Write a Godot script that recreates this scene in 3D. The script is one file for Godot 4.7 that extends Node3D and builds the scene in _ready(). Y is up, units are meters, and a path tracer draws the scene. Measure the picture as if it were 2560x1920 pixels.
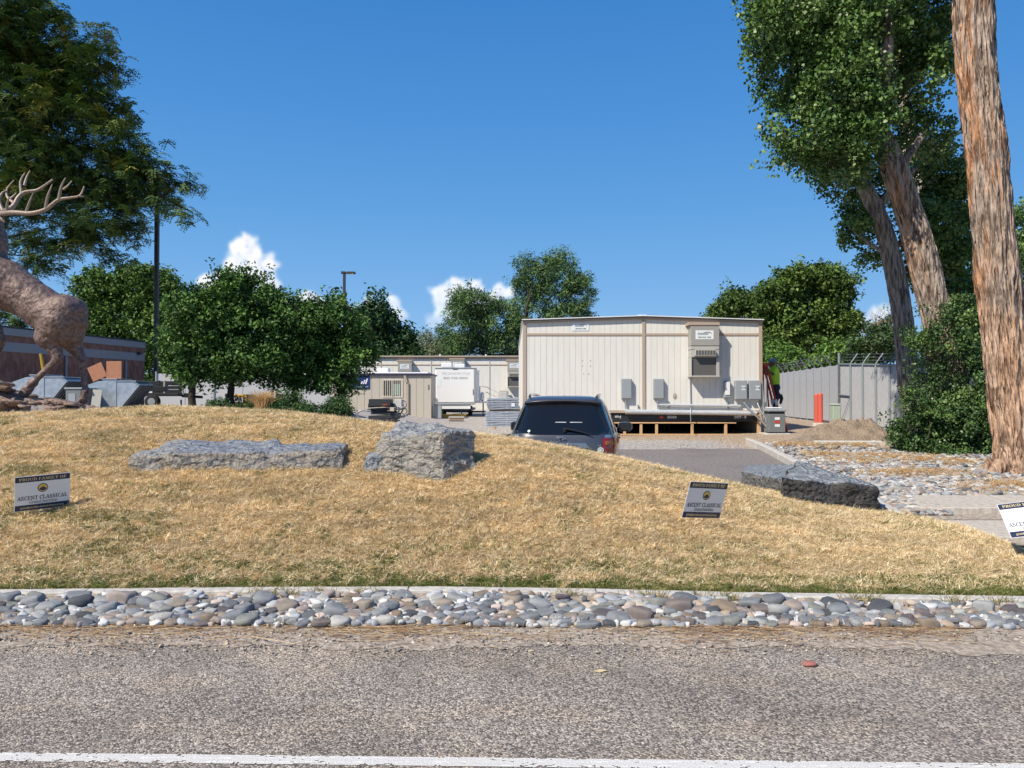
extends Node3D
# A dry-grass berm with boulders beside a road; site trailers, a parked car, cottonwoods and a bronze elk behind it.
# Units are metres, y is up, the camera stands at the origin 2.05 m above the kerb and looks along -z.

const FOCAL := 1923.0     # focal length of the photograph in its own pixels (2560 wide)
const EYE := 2.05         # height of the lens above the kerb
const HORIZON := 985.0    # row of the horizon in the photograph

var rng := RandomNumberGenerator.new()
var noise := FastNoiseLite.new()
var M := {}

# ---------------------------------------------------------------- geometry collector
class Geo:
	var v := PackedVector3Array()
	var n := PackedVector3Array()
	var c := PackedColorArray()
	var i := PackedInt32Array()
	var col := Color.WHITE
	var tf := Transform3D()

	func put(p: Vector3, q: Vector3) -> void:
		v.append(tf * p)
		n.append((tf.basis * q).normalized())
		c.append(col)

	# corners run counter-clockwise as seen from outside
	func tri(a: Vector3, b: Vector3, d: Vector3) -> void:
		var q := (b - a).cross(d - a)
		if q.length_squared() < 1e-16:
			return
		q = q.normalized()
		var k := v.size()
		put(a, q)
		put(b, q)
		put(d, q)
		i.append_array([k, k + 2, k + 1])

	func quad(a: Vector3, b: Vector3, d: Vector3, e: Vector3) -> void:
		var q := (d - a).cross(e - b).normalized()
		var k := v.size()
		put(a, q)
		put(b, q)
		put(d, q)
		put(e, q)
		i.append_array([k, k + 2, k + 1, k, k + 3, k + 2])

	func box(o: Vector3, s: Vector3, b := Basis()) -> void:
		var x := b.x * s.x * 0.5
		var y := b.y * s.y * 0.5
		var z := b.z * s.z * 0.5
		quad(o - x - y + z, o + x - y + z, o + x + y + z, o - x + y + z)
		quad(o + x - y - z, o - x - y - z, o - x + y - z, o + x + y - z)
		quad(o + x - y + z, o + x - y - z, o + x + y - z, o + x + y + z)
		quad(o - x - y - z, o - x - y + z, o - x + y + z, o - x + y - z)
		quad(o - x + y + z, o + x + y + z, o + x + y - z, o - x + y - z)
		quad(o - x - y - z, o + x - y - z, o + x - y + z, o - x - y + z)

	# box with bevelled edges
	func cbox(o: Vector3, s: Vector3, r: float, b := Basis()) -> void:
		var h := s * 0.5
		r = minf(r, minf(h.x, minf(h.y, h.z)) * 0.9)
		var g := func(x: float, y: float, z: float) -> Vector3: return o + b.x * x + b.y * y + b.z * z
		for s1 in [-1.0, 1.0]:
			var sides: Array = [
				[Vector3(s1 * h.x, 0, 0), Vector3(0, 0, -s1) * (h.z - r), Vector3(0, h.y - r, 0)],
				[Vector3(0, s1 * h.y, 0), Vector3(h.x - r, 0, 0), Vector3(0, 0, -s1) * (h.z - r)],
				[Vector3(0, 0, s1 * h.z), Vector3(s1, 0, 0) * (h.x - r), Vector3(0, h.y - r, 0)]]
			for f in sides:
				var m: Vector3 = f[0]
				var u: Vector3 = f[1]
				var w: Vector3 = f[2]
				var p: Array = [m - u - w, m + u - w, m + u + w, m - u + w]
				quad(g.call(p[0].x, p[0].y, p[0].z), g.call(p[1].x, p[1].y, p[1].z), g.call(p[2].x, p[2].y, p[2].z), g.call(p[3].x, p[3].y, p[3].z))
		for sx in [-1.0, 1.0]:
			for sy in [-1.0, 1.0]:
				_edge(g, [sx * h.x, sy * (h.y - r), h.z - r], [sx * (h.x - r), sy * h.y, h.z - r], [sx * (h.x - r), sy * h.y, -h.z + r], [sx * h.x, sy * (h.y - r), -h.z + r], Vector3(sx, sy, 0), b)
				_edge(g, [sx * h.x, h.y - r, sy * (h.z - r)], [sx * (h.x - r), h.y - r, sy * h.z], [sx * (h.x - r), -h.y + r, sy * h.z], [sx * h.x, -h.y + r, sy * (h.z - r)], Vector3(sx, 0, sy), b)
				_edge(g, [h.x - r, sx * h.y, sy * (h.z - r)], [h.x - r, sx * (h.y - r), sy * h.z], [-h.x + r, sx * (h.y - r), sy * h.z], [-h.x + r, sx * h.y, sy * (h.z - r)], Vector3(0, sx, sy), b)
				for sz in [-1.0, 1.0]:
					var p0: Vector3 = g.call(sx * h.x, sy * (h.y - r), sz * (h.z - r))
					var p1: Vector3 = g.call(sx * (h.x - r), sy * h.y, sz * (h.z - r))
					var p2: Vector3 = g.call(sx * (h.x - r), sy * (h.y - r), sz * h.z)
					if (p1 - p0).cross(p2 - p0).dot(b * Vector3(sx, sy, sz)) > 0:
						tri(p0, p1, p2)
					else:
						tri(p0, p2, p1)

	func _edge(g: Callable, a: Array, b: Array, d: Array, e: Array, out: Vector3, bs: Basis) -> void:
		var p0: Vector3 = g.call(a[0], a[1], a[2])
		var p1: Vector3 = g.call(b[0], b[1], b[2])
		var p2: Vector3 = g.call(d[0], d[1], d[2])
		var p3: Vector3 = g.call(e[0], e[1], e[2])
		if (p2 - p0).cross(p3 - p1).dot(bs * out) > 0:
			quad(p0, p1, p2, p3)
		else:
			quad(p3, p2, p1, p0)

	# rows of points -> smooth sheet; rows run so that (along row) x (to next row) points outwards
	func sheet(rows: Array, wrap := false) -> void:
		var w: int = rows[0].size()
		var hgt := rows.size()
		var k := v.size()
		for r in hgt:
			for q in w:
				var up: Vector3 = rows[mini(r + 1, hgt - 1)][q] - rows[maxi(r - 1, 0)][q]
				var al: Vector3
				if wrap:
					al = rows[r][(q + 1) % w] - rows[r][(q - 1 + w) % w]
				else:
					al = rows[r][mini(q + 1, w - 1)] - rows[r][maxi(q - 1, 0)]
				var nn := al.cross(up)
				if nn.length_squared() < 1e-18:
					nn = Vector3.UP
				put(rows[r][q], nn.normalized())
		var lim := w if wrap else w - 1
		for r in hgt - 1:
			for q in lim:
				var a := k + r * w + q
				var b := k + r * w + (q + 1) % w
				i.append_array([a, a + w, b, b, a + w, b + w])

	# round bar along points
	func tube(pts: Array, rads: Array, sides := 8, capped := true) -> void:
		var rows := []
		var side := Vector3.ZERO
		var cnt := pts.size()
		for q in cnt:
			var dir: Vector3 = (pts[mini(q + 1, cnt - 1)] - pts[maxi(q - 1, 0)]).normalized()
			if side == Vector3.ZERO:
				side = dir.cross(Vector3.UP if absf(dir.y) < 0.9 else Vector3.RIGHT).normalized()
			else:
				side = (side - dir * side.dot(dir)).normalized()
			var other := dir.cross(side)
			var row := PackedVector3Array()
			for s in sides:
				var an := TAU * s / sides
				row.append(pts[q] + (side * cos(an) + other * sin(an)) * float(rads[q] if rads.size() > 1 else rads[0]))
			rows.append(row)
		sheet(rows, true)
		if capped:
			for e in [0, cnt - 1]:
				for s in range(1, sides - 1):
					if e == 0:
						tri(rows[e][0], rows[e][s + 1], rows[e][s])
					else:
						tri(rows[e][0], rows[e][s], rows[e][s + 1])

	# solid of revolution about the y axis at o; profile [[r, y], ...] from bottom to top
	func lathe(o: Vector3, prof: Array, sides := 16) -> void:
		var rows := []
		for p in prof:
			var row := PackedVector3Array()
			for s in sides:
				var an := -TAU * s / sides
				row.append(o + Vector3(cos(an) * p[0], p[1], sin(an) * p[0]))
			rows.append(row)
		sheet(rows, true)

	# flat polygon (counter-clockwise in x,y) with thickness along z, front at +z
	func prism(poly: PackedVector2Array, z0: float, z1: float) -> void:
		var t := Geometry2D.triangulate_polygon(poly)
		for q in range(0, t.size(), 3):
			var a := poly[t[q]]
			var b := poly[t[q + 1]]
			var d := poly[t[q + 2]]
			if (b - a).cross(d - a) < 0:
				var e := b
				b = d
				d = e
			tri(Vector3(a.x, a.y, z1), Vector3(b.x, b.y, z1), Vector3(d.x, d.y, z1))
			tri(Vector3(a.x, a.y, z0), Vector3(d.x, d.y, z0), Vector3(b.x, b.y, z0))
		for q in poly.size():
			var a := poly[q]
			var b := poly[(q + 1) % poly.size()]
			quad(Vector3(a.x, a.y, z0), Vector3(b.x, b.y, z0), Vector3(b.x, b.y, z1), Vector3(a.x, a.y, z1))

	# many copies of a small piece
	func stamp(pv: PackedVector3Array, pn: PackedVector3Array, pi: PackedInt32Array, t: Transform3D, color: Color) -> void:
		var k := v.size()
		v.append_array(t * pv)
		n.append_array(Transform3D(t.basis.orthonormalized(), Vector3.ZERO) * pn)
		var cc := PackedColorArray()
		cc.resize(pv.size())
		cc.fill(color)
		c.append_array(cc)
		for q in pi:
			i.append(q + k)

	func mesh(mat: Material) -> ArrayMesh:
		var arr := []
		arr.resize(Mesh.ARRAY_MAX)
		arr[Mesh.ARRAY_VERTEX] = v
		arr[Mesh.ARRAY_NORMAL] = n
		arr[Mesh.ARRAY_COLOR] = c
		arr[Mesh.ARRAY_INDEX] = i
		var am := ArrayMesh.new()
		am.add_surface_from_arrays(Mesh.PRIMITIVE_TRIANGLES, arr)
		am.surface_set_material(0, mat)
		return am

# ---------------------------------------------------------------- scene-tree helpers
func part(called: String, g: Geo, m: Material, parent: Node3D = self, label := "") -> MeshInstance3D:
	var o := MeshInstance3D.new()
	o.name = called
	o.mesh = g.mesh(m)
	parent.add_child(o, true)
	if label:
		o.set_meta("label", label)
	return o

func inst(called: String, mesh: Mesh, m: Material, parent: Node3D, t := Transform3D()) -> MeshInstance3D:
	var o := MeshInstance3D.new()
	o.name = called
	o.mesh = mesh
	if m:
		o.material_override = m
	o.transform = t
	parent.add_child(o, true)
	return o

func tag(o: Node3D, label: String, category: String, group := "", kind := "") -> Node3D:
	if label:
		o.set_meta("label", label)
	if category:
		o.set_meta("category", category)
	if group:
		o.set_meta("group", group)
	if kind:
		o.set_meta("kind", kind)
	return o

func thing(called: String, label: String, category: String, at := Vector3.ZERO, group := "") -> Node3D:
	var o := Node3D.new()
	o.name = called
	add_child(o, true)
	o.position = at
	return tag(o, label, category, group)

func setting(o: Node3D) -> Node3D:
	o.set_meta("kind", "structure")
	return o

func bx(called: String, o: Vector3, s: Vector3, r: float, m: Material, parent: Node3D, b := Basis()) -> MeshInstance3D:
	var g := Geo.new()
	if r > 0:
		g.cbox(o, s, r, b)
	else:
		g.box(o, s, b)
	return part(called, g, m, parent)

func tb(called: String, pts: Array, rads: Array, m: Material, parent: Node3D, sides := 8) -> MeshInstance3D:
	var g := Geo.new()
	g.tube(pts, rads, sides)
	return part(called, g, m, parent)

# lettering: height is that of capitals, in metres
func words(called: String, text: String, at: Vector3, height: float, m: Material, parent: Node3D, b := Basis(), bold := true, serif := false, width := 0.0, slant := 0.0) -> MeshInstance3D:
	var t := TextMesh.new()
	var f := SystemFont.new()
	f.font_names = PackedStringArray(["Droid Serif" if serif else "Droid Sans"])
	f.font_weight = 700 if bold else 400
	t.font = f
	t.text = text
	t.font_size = 64
	t.pixel_size = height / 46.0
	t.depth = 0.002
	t.curve_step = 3.0
	t.material = m
	var o := MeshInstance3D.new()
	o.name = called
	o.mesh = t
	parent.add_child(o, true)
	var sx := 1.0
	if width > 0.0:
		sx = width / maxf(0.01, t.get_aabb().size.x)
	o.transform = Transform3D(b * Basis(Vector3(sx, 0, 0), Vector3(slant, 1, 0), Vector3(0, 0, 1)), at)
	return o

# ---------------------------------------------------------------- where things stand
func at(px: float, py: float, d: float) -> Vector3:
	return Vector3((px - 1280.0) / FOCAL * d, EYE - (py - HORIZON) / FOCAL * d, -d)

func curve(t: float, keys: Array) -> float:
	if t <= keys[0][0]:
		return keys[0][1]
	for k in keys.size() - 1:
		if t <= keys[k + 1][0]:
			return lerpf(keys[k][1], keys[k + 1][1], (t - keys[k][0]) / (keys[k + 1][0] - keys[k][0]))
	return keys[-1][1]

const YARD := [[0, -0.13], [8.2, -0.12], [9, -0.04], [10, 0.05], [12, 0.2], [16, 0.34], [20, 0.47], [27, 0.6], [31, 0.7], [44, 0.74], [60, 0.8], [500, 0.8]]
const KNOLL := [[0, -0.13], [9, -0.12], [13, 0.5], [16, 1.4], [18, 1.58], [20, 1.62], [30, 1.42], [45, 1.0], [60, 0.9], [500, 0.8]]

# the yard: low on the drive, a knoll to the left
func ground(x: float, d: float) -> float:
	var w := smoothstep(-2.4 - d * 0.02, -6.4 - d * 0.02, x)
	var y := lerpf(curve(d, YARD), curve(d, KNOLL), w)
	if x > 6.0 and d > 18.0:
		y += 0.12 * smoothstep(6.0, 11.0, x) * smoothstep(18.0, 26.0, d)
	return y

const CREST := [[-600, 1052, 16.0], [0, 1037, 15.5], [200, 1029, 15.2], [400, 1019, 15.0], [700, 1031, 14.4], [900, 1053, 13.6], [1050, 1071, 13.0], [1180, 1086, 12.6], [1300, 1101, 12.2], [1450, 1129, 11.9], [1560, 1151, 11.8], [1700, 1183, 11.7], [1850, 1218, 11.7], [2000, 1247, 11.7], [2200, 1279, 11.5], [2400, 1319, 10.6], [2480, 1346, 9.9], [2560, 1389, 9.2], [2760, 1450, 8.8]]
var crest_d := []
var crest_h := []

func kerb_d(x: float) -> float:
	return curve(x, [[-9, 7.8], [-5.3, 7.9], [-2.5, 8.0], [-0.8, 8.02], [0.8, 7.94], [2.2, 7.8], [5.1, 7.64], [9, 7.5]])

func lawn(x: float, d: float) -> float:
	var k := kerb_d(x) + 0.02
	var cd := curve(x, crest_d)
	var ch := curve(x, crest_h)
	var t := (d - k) / (cd - k)
	if t <= 0.0:
		return 0.04
	if t <= 1.0:
		return 0.045 + (ch - 0.045) * pow(sin(t * PI / 2), lerpf(1.4, 1.75, smoothstep(-1.0, 2.5, x)))
	var back := lerpf(1.15, 5.0, smoothstep(-2.5, -6.0, x))
	var u := (d - cd) / back
	return lerpf(ch, ground(x, d) - 0.12, smoothstep(0.0, 1.0, u))

# the point of the ground that a line of sight meets
func foot(px: float, py: float) -> Vector3:
	var d := 4.0
	while d < 70.0:
		var p := at(px, py, d)
		var y := ground(p.x, d)
		if d > kerb_d(p.x) and d < curve(p.x, crest_d) + 4.0:
			y = maxf(y, lawn(p.x, d))
		if p.y <= y:
			return Vector3(p.x, y, -d)
		d += 0.02
	return at(px, py, 70.0)

func on(x: float, d: float) -> Vector3:
	return Vector3(x, ground(x, d), -d)

func xat(px: float, d: float) -> float:
	return (px - 1280.0) / FOCAL * d

# ---------------------------------------------------------------- materials
func mat(r: float, g: float, b: float, rough := 0.8, metal := 0.0) -> StandardMaterial3D:
	var m := StandardMaterial3D.new()
	m.albedo_color = Color(r, g, b).linear_to_srgb()
	m.roughness = rough
	m.metallic = metal
	return m

# noise picture through a colour ramp; ramp: [[value, Color linear], ...]
func tex(size: int, freq: float, ramp: Array, seed_: int, type := FastNoiseLite.TYPE_SIMPLEX_SMOOTH, oct := 4, cell := -1, warp := 0.0, stretch := 1.0) -> ImageTexture:
	var f := FastNoiseLite.new()
	f.seed = seed_
	f.noise_type = type
	f.frequency = freq
	f.fractal_octaves = oct
	if oct <= 1:
		f.fractal_type = FastNoiseLite.FRACTAL_NONE
	if cell >= 0:
		f.cellular_return_type = cell
	if warp > 0.0:
		f.domain_warp_enabled = true
		f.domain_warp_amplitude = warp
		f.domain_warp_frequency = freq * 0.5
	var im := f.get_seamless_image(size, int(size * stretch))
	if stretch != 1.0:
		im.resize(size, size, Image.INTERPOLATE_CUBIC)
	im.convert(Image.FORMAT_L8)
	var lut := []
	for k in 256:
		var t := k / 255.0
		var c: Color = ramp[0][1]
		for q in ramp.size() - 1:
			if t >= ramp[q][0]:
				c = ramp[q][1].lerp(ramp[q + 1][1], clampf((t - ramp[q][0]) / maxf(1e-4, ramp[q + 1][0] - ramp[q][0]), 0, 1))
		c = c.linear_to_srgb()
		lut.append([int(clampf(c.r, 0, 1) * 255), int(clampf(c.g, 0, 1) * 255), int(clampf(c.b, 0, 1) * 255)])
	var src := im.get_data()
	var out := PackedByteArray()
	out.resize(src.size() * 3)
	var o := 0
	for s in src:
		var l: Array = lut[s]
		out[o] = l[0]
		out[o + 1] = l[1]
		out[o + 2] = l[2]
		o += 3
	return ImageTexture.create_from_image(Image.create_from_data(size, size, false, Image.FORMAT_RGB8, out))

func grey(size: int, freq: float, seed_: int, type := FastNoiseLite.TYPE_SIMPLEX_SMOOTH, oct := 4, cell := -1, stretch := 1.0) -> ImageTexture:
	var f := FastNoiseLite.new()
	f.seed = seed_
	f.noise_type = type
	f.frequency = freq
	f.fractal_octaves = oct
	if oct <= 1:
		f.fractal_type = FastNoiseLite.FRACTAL_NONE
	if cell >= 0:
		f.cellular_return_type = cell
	var im := f.get_seamless_image(size, int(size * stretch))
	if stretch != 1.0:
		im.resize(size, size, Image.INTERPOLATE_CUBIC)
	im.convert(Image.FORMAT_L8)
	return ImageTexture.create_from_image(im)

# texture laid over the world from three sides; metres: size of one repeat
func tri_mat(t: Texture2D, metres: float, rough := 0.9, bump: Texture2D = null, depth := 0.0, world := true) -> StandardMaterial3D:
	var m := StandardMaterial3D.new()
	m.albedo_texture = t
	m.roughness = rough
	m.uv1_triplanar = true
	m.uv1_world_triplanar = world
	m.uv1_scale = Vector3.ONE / metres
	m.vertex_color_use_as_albedo = true
	if bump:
		m.heightmap_enabled = true
		m.heightmap_texture = bump
		m.heightmap_scale = depth
	return m

func leafy(rough := 0.55, back := Color(0.10, 0.16, 0.03)) -> StandardMaterial3D:
	var m := StandardMaterial3D.new()
	m.vertex_color_use_as_albedo = true
	m.roughness = rough
	m.metallic_specular = 0.4
	m.backlight_enabled = true
	m.backlight = back.linear_to_srgb()
	m.cull_mode = BaseMaterial3D.CULL_DISABLED
	return m

func C(r: float, g: float, b: float) -> Color:
	return Color(r, g, b)

func jit(c: Color, a: float) -> Color:
	var k := 1.0 + rng.randf_range(-a, a)
	return Color(c.r * k, c.g * k, c.b * k)

# ---------------------------------------------------------------- camera, sky and sun
func sky_color(el: float) -> Color:
	# clear desert air, seen in sRGB from the horizon up
	var k := [[0.0, Color8(162, 196, 228)], [3.0, Color8(144, 186, 226)], [7.0, Color8(120, 171, 221)], [13.0, Color8(95, 154, 213)], [20.0, Color8(75, 138, 203)], [28.0, Color8(60, 124, 193)], [50.0, Color8(45, 103, 172)], [90.0, Color8(32, 84, 152)]]
	if el <= 0.0:
		return k[0][1]
	for q in k.size() - 1:
		if el <= k[q + 1][0]:
			return k[q][1].lerp(k[q + 1][1], (el - k[q][0]) / (k[q + 1][0] - k[q][0]))
	return k[-1][1]

func make_sky() -> Texture2D:
	var w := 2048
	var h := 1024
	var im := Image.create(w, h, false, Image.FORMAT_RGB8)
	for r in h:
		var el := 90.0 - (r + 0.5) / h * 180.0
		im.fill_rect(Rect2i(0, r, w, 1), sky_color(el) if el > 0 else Color8(150, 140, 122))
	# fair-weather cumulus low over the trees: puffs as [column, row, radius] of the photograph
	var puffs := [
		[608, 628, 34], [590, 655, 32], [648, 640, 28], [668, 658, 26], [622, 680, 46], [565, 685, 24], [548, 690, 20], [655, 705, 40], [600, 715, 45], [618, 605, 20], [676, 640, 14],
		[512, 705, 18], [530, 712, 20], [440, 770, 14], [428, 782, 16],
		[762, 748, 22], [785, 756, 24], [810, 768, 20], [745, 770, 20],
		[880, 790, 26], [900, 770, 18], [925, 752, 22], [945, 770, 24], [905, 800, 30], [985, 768, 26], [1005, 782, 20], [965, 785, 26],
		[1098, 748, 30], [1120, 728, 26], [1148, 722, 28], [1180, 712, 22], [1190, 735, 26], [1150, 760, 40], [1108, 778, 32], [1090, 792, 28], [1195, 760, 28], [1135, 790, 34],
		[1252, 726, 20], [1235, 745, 22], [1270, 735, 18], [1215, 770, 26],
		[2185, 790, 28], [2165, 806, 26], [2210, 800, 26], [2190, 830, 40], [2150, 830, 26], [2240, 822, 30], [2100, 845, 24], [2075, 855, 20]]
	var f := FastNoiseLite.new()
	f.seed = 5
	f.frequency = 0.018
	f.fractal_octaves = 5
	# straight ahead (-z) is the left edge of the panorama
	var u0 := int(atan((380.0 - 1280.0) / FOCAL) / TAU * w)
	var u1 := int(atan((2330.0 - 1280.0) / FOCAL) / TAU * w)
	for uu in range(u0, u1):
		var az := (uu + 0.5) / w * TAU
		var u := posmod(uu, w)
		var px := 1280.0 + tan(az) * FOCAL
		for r in range(430, 500):
			var el := deg_to_rad(90.0 - (r + 0.5) / h * 180.0)
			var py := HORIZON - tan(el) / cos(az) * FOCAL
			var best := -1.0
			var up := 0.0
			for p in puffs:
				var dx: float = (px - p[0]) / p[2]
				var dy: float = (py - p[1]) / p[2]
				if absf(dx) < 1.7 and absf(dy) < 1.7:
					var q := 1.0 - sqrt(dx * dx + dy * dy)
					if q > best:
						best = q
						up = -dy * 0.7 - dx * 0.55
			if best > -0.7:
				var nn := f.get_noise_2d(px, py)
				var a := smoothstep(-0.12, 0.42, best + nn * 0.95)
				a *= smoothstep(880.0, 760.0, py) * 0.75 + 0.25
				if a > 0.0:
					var lit := clampf(0.62 + up * 0.38 + f.get_noise_2d(px * 1.7 + 900, py * 1.7) * 0.7, 0.0, 1.0)
					var cc := Color8(206, 213, 230).lerp(Color8(255, 254, 252), lit)
					cc = cc.lerp(sky_color(rad_to_deg(el)), smoothstep(660.0, 860.0, py) * 0.35)
					im.set_pixel(u, r, im.get_pixel(u, r).lerp(cc, a))
	return ImageTexture.create_from_image(im)

func make_light() -> void:
	var cam := Camera3D.new()
	cam.name = "camera"
	cam.fov = rad_to_deg(2.0 * atan(960.0 / FOCAL))
	cam.position = Vector3(0, EYE, 0)
	cam.rotation.x = atan((HORIZON - 960.0) / FOCAL)
	cam.near = 0.1
	cam.far = 2000.0
	cam.current = true
	add_child(cam)
	var sun := DirectionalLight3D.new()
	sun.name = "sun"
	sun.light_energy = 1.6
	sun.light_color = Color(1.0, 0.955, 0.88)
	sun.light_angular_distance = 0.53
	sun.shadow_enabled = true
	add_child(sun)
	sun.look_at_from_position(Vector3.ZERO, -Vector3(-0.52, 0.72, 0.46))
	var e := Environment.new()
	e.background_mode = Environment.BG_SKY
	var sm := PanoramaSkyMaterial.new()
	sm.panorama = make_sky()
	e.sky = Sky.new()
	e.sky.sky_material = sm
	e.tonemap_mode = Environment.TONE_MAPPER_LINEAR
	e.tonemap_exposure = 1.15
	e.sdfgi_enabled = true
	e.ssao_enabled = true
	e.ssil_enabled = true
	var we := WorldEnvironment.new()
	we.name = "environment"
	we.environment = e
	add_child(we)

# ---------------------------------------------------------------- land
func span(a: float, b: float, s: float) -> Array:
	var o := []
	var q := a
	while q < b - 1e-4:
		o.append(q)
		q += s
	o.append(b)
	return o

func terrain(called: String, xs: Array, ds: Array, fn: Callable, m: Material, tint = null, parent: Node3D = self) -> MeshInstance3D:
	var rows := []
	for d in ds:
		var row := PackedVector3Array()
		for x in xs:
			row.append(fn.call(x, d))
		rows.append(row)
	var g := Geo.new()
	g.sheet(rows)
	if tint != null:
		for q in g.v.size():
			g.c[q] = tint.call(g.v[q])
	return part(called, g, m, parent)

var soil_tex: Texture2D
var speck: Texture2D
var cloudy: Texture2D

func make_land() -> void:
	noise.seed = 11
	noise.frequency = 1.0
	noise.fractal_octaves = 4
	for k in CREST:
		var p := at(k[0], k[1], k[2])
		crest_d.append([p.x, k[2]])
		crest_h.append([p.x, p.y])
	soil_tex = tex(512, 0.03, [[0.0, C(0.20, 0.165, 0.13)], [0.4, C(0.33, 0.275, 0.22)], [0.65, C(0.41, 0.35, 0.285)], [1.0, C(0.50, 0.44, 0.37)]], 3, FastNoiseLite.TYPE_SIMPLEX, 6)
	speck = tex(256, 0.09, [[0.0, C(0.55, 0.55, 0.55)], [0.45, C(0.86, 0.86, 0.86)], [0.6, C(1, 1, 1)], [1.0, C(1.0, 1.0, 1.0)]], 9, FastNoiseLite.TYPE_SIMPLEX, 5)
	cloudy = grey(256, 0.02, 21, FastNoiseLite.TYPE_SIMPLEX, 5)
	var rough_bump := grey(512, 0.05, 4, FastNoiseLite.TYPE_SIMPLEX, 6)
	var cells := grey(512, 0.11, 8, FastNoiseLite.TYPE_CELLULAR, 1, FastNoiseLite.RETURN_DISTANCE)

	# --- the yard: dirt and gravel, one sheet to the horizon
	var gravel := tex(1024, 0.12, [[0.0, C(0.14, 0.13, 0.125)], [0.35, C(0.3, 0.275, 0.25)], [0.6, C(0.42, 0.385, 0.345)], [0.85, C(0.55, 0.51, 0.46)], [1.0, C(0.72, 0.69, 0.64)]], 6, FastNoiseLite.TYPE_CELLULAR, 1, FastNoiseLite.RETURN_CELL_VALUE)
	var gm := tri_mat(gravel, 4.0, 0.95, cells, 2.5)
	var xs := span(-60, 60, 1.0)
	xs.push_front(-700.0)
	xs.append(700.0)
	var ds := span(5.0, 60, 0.75) + [80.0, 120.0, 250.0, 700.0]
	var gr := terrain("ground", xs, ds, func(x, d): return Vector3(x, ground(x, d) - 0.004 + (0.03 * noise.get_noise_2d(x * 0.4, d * 0.4) if d > 14 else 0.0), -d), gm,
		func(p): 
			var k: float = smoothstep(0.25, 0.7, noise.get_noise_2d(p.x * 0.3, p.z * 0.3) * 0.7 + smoothstep(6.0, 8.0, p.x) + smoothstep(-23.6, -25.6, p.z) * smoothstep(0.5, 3.0, p.x) * smoothstep(-60.0, -40.0, p.z))
			return Color(0.98, 0.98, 1.0).lerp(Color(0.98, 0.82, 0.66), k))
	setting(gr)

	# --- chip-seal road
	var chips := tex(1024, 0.13, [[0.0, C(0.10, 0.095, 0.09)], [0.3, C(0.25, 0.228, 0.21)], [0.55, C(0.41, 0.37, 0.33)], [0.8, C(0.58, 0.52, 0.455)], [1.0, C(0.85, 0.78, 0.69)]], 15, FastNoiseLite.TYPE_CELLULAR, 1, FastNoiseLite.RETURN_CELL_VALUE)
	var chip_bump := grey(1024, 0.13, 15, FastNoiseLite.TYPE_CELLULAR, 1, FastNoiseLite.RETURN_DISTANCE)
	var road_m := tri_mat(chips, 1.7, 0.9, chip_bump, 0.9)
	road_m.heightmap_flip_texture = true
	setting(terrain("road", span(-14, 14, 0.12) , span(-4, 6.9, 0.11), func(x, d): return Vector3(x, -0.05, -d), road_m,
		func(p):
			var a := 1.0 + 0.26 * noise.get_noise_2d(p.x * 0.5, p.z * 0.9) + 0.16 * noise.get_noise_2d(p.x * 2.6, p.z * 3.0)
			var dust := clampf(noise.get_noise_2d(p.x * 0.8 + 40, p.z * 1.6) * 1.3 + 0.05 + smoothstep(5.4, 6.5, -p.z) * 0.35, 0, 0.75)
			return Color(0.70 * a, 0.675 * a, 0.645 * a).lerp(Color(0.86 * a, 0.78 * a, 0.685 * a), dust)))

	# --- worn white edge line: paint flakes left where the chips stand
	var g := Geo.new()
	for q in range(-660, 660):
		for r in 10:
			var x := q * 0.0115
			var off := -0.05 + r * 0.0102
			var wear := noise.get_noise_2d(x * 9.0, off * 22.0) * 0.7 + noise.get_noise_2d(x * 1.3 + 7, 3.0) * 0.25 + noise.get_noise_2d(x * 34.0, off * 50.0) * 0.35
			var edge := absf(off) / 0.05
			if wear + edge * edge * 0.34 > 0.50:
				continue
			if fposmod(x * 0.83 + 0.12 * sin(off * 60.0) + 0.1 * noise.get_noise_1d(off * 60.0), 1.0) < 0.016:
				continue
			var d := 4.405 - x * 0.023 + off
			g.col = Color(1, 1, 1) * (1.0 + 0.12 * noise.get_noise_2d(x * 15, off * 40))
			g.quad(Vector3(x, -0.046, -d), Vector3(x + 0.0117, -0.046, -d), Vector3(x + 0.0117, -0.046, -d - 0.0118), Vector3(x, -0.046, -d - 0.0118))
	var pm := tri_mat(speck, 0.3, 0.7)
	pm.albedo_color = Color(0.84, 0.83, 0.79).linear_to_srgb()
	setting(part("road_line", g, pm))

	# --- dirt verge with a ragged edge on the asphalt
	var soil_m := tri_mat(soil_tex, 1.6, 0.95, rough_bump, 1.2)
	var vxs := span(-8, 8, 0.05)
	setting(terrain("verge", vxs, [0, 1, 2, 3, 4, 5, 6, 7, 8], func(x, r):
		var near := 6.42 - 0.16 * noise.get_noise_2d(x * 1.1, 9.0) - 0.09 * noise.get_noise_2d(x * 7.0, 2.0) - 0.05 * noise.get_noise_2d(x * 25.0, 2.0) - 0.28 * smoothstep(2.2, 4.8, x) + 0.12 * noise.get_noise_2d(x * 0.35, 30.0)
		var d := lerpf(near, kerb_d(x), r / 8.0)
		return Vector3(x, -0.0455 + (0.0 if r == 0 else 0.008 + 0.006 * noise.get_noise_2d(x * 6, d * 6)) + 0.055 * smoothstep(7.15, 7.75, d), -d), soil_m))

	# --- concrete edging: cast lengths with open joints
	var conc := tex(512, 0.02, [[0.0, C(0.36, 0.34, 0.31)], [0.5, C(0.50, 0.48, 0.445)], [1.0, C(0.60, 0.585, 0.55)]], 31, FastNoiseLite.TYPE_SIMPLEX, 6)
	M.conc = tri_mat(conc, 1.3, 0.9, rough_bump, 0.25)
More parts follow.
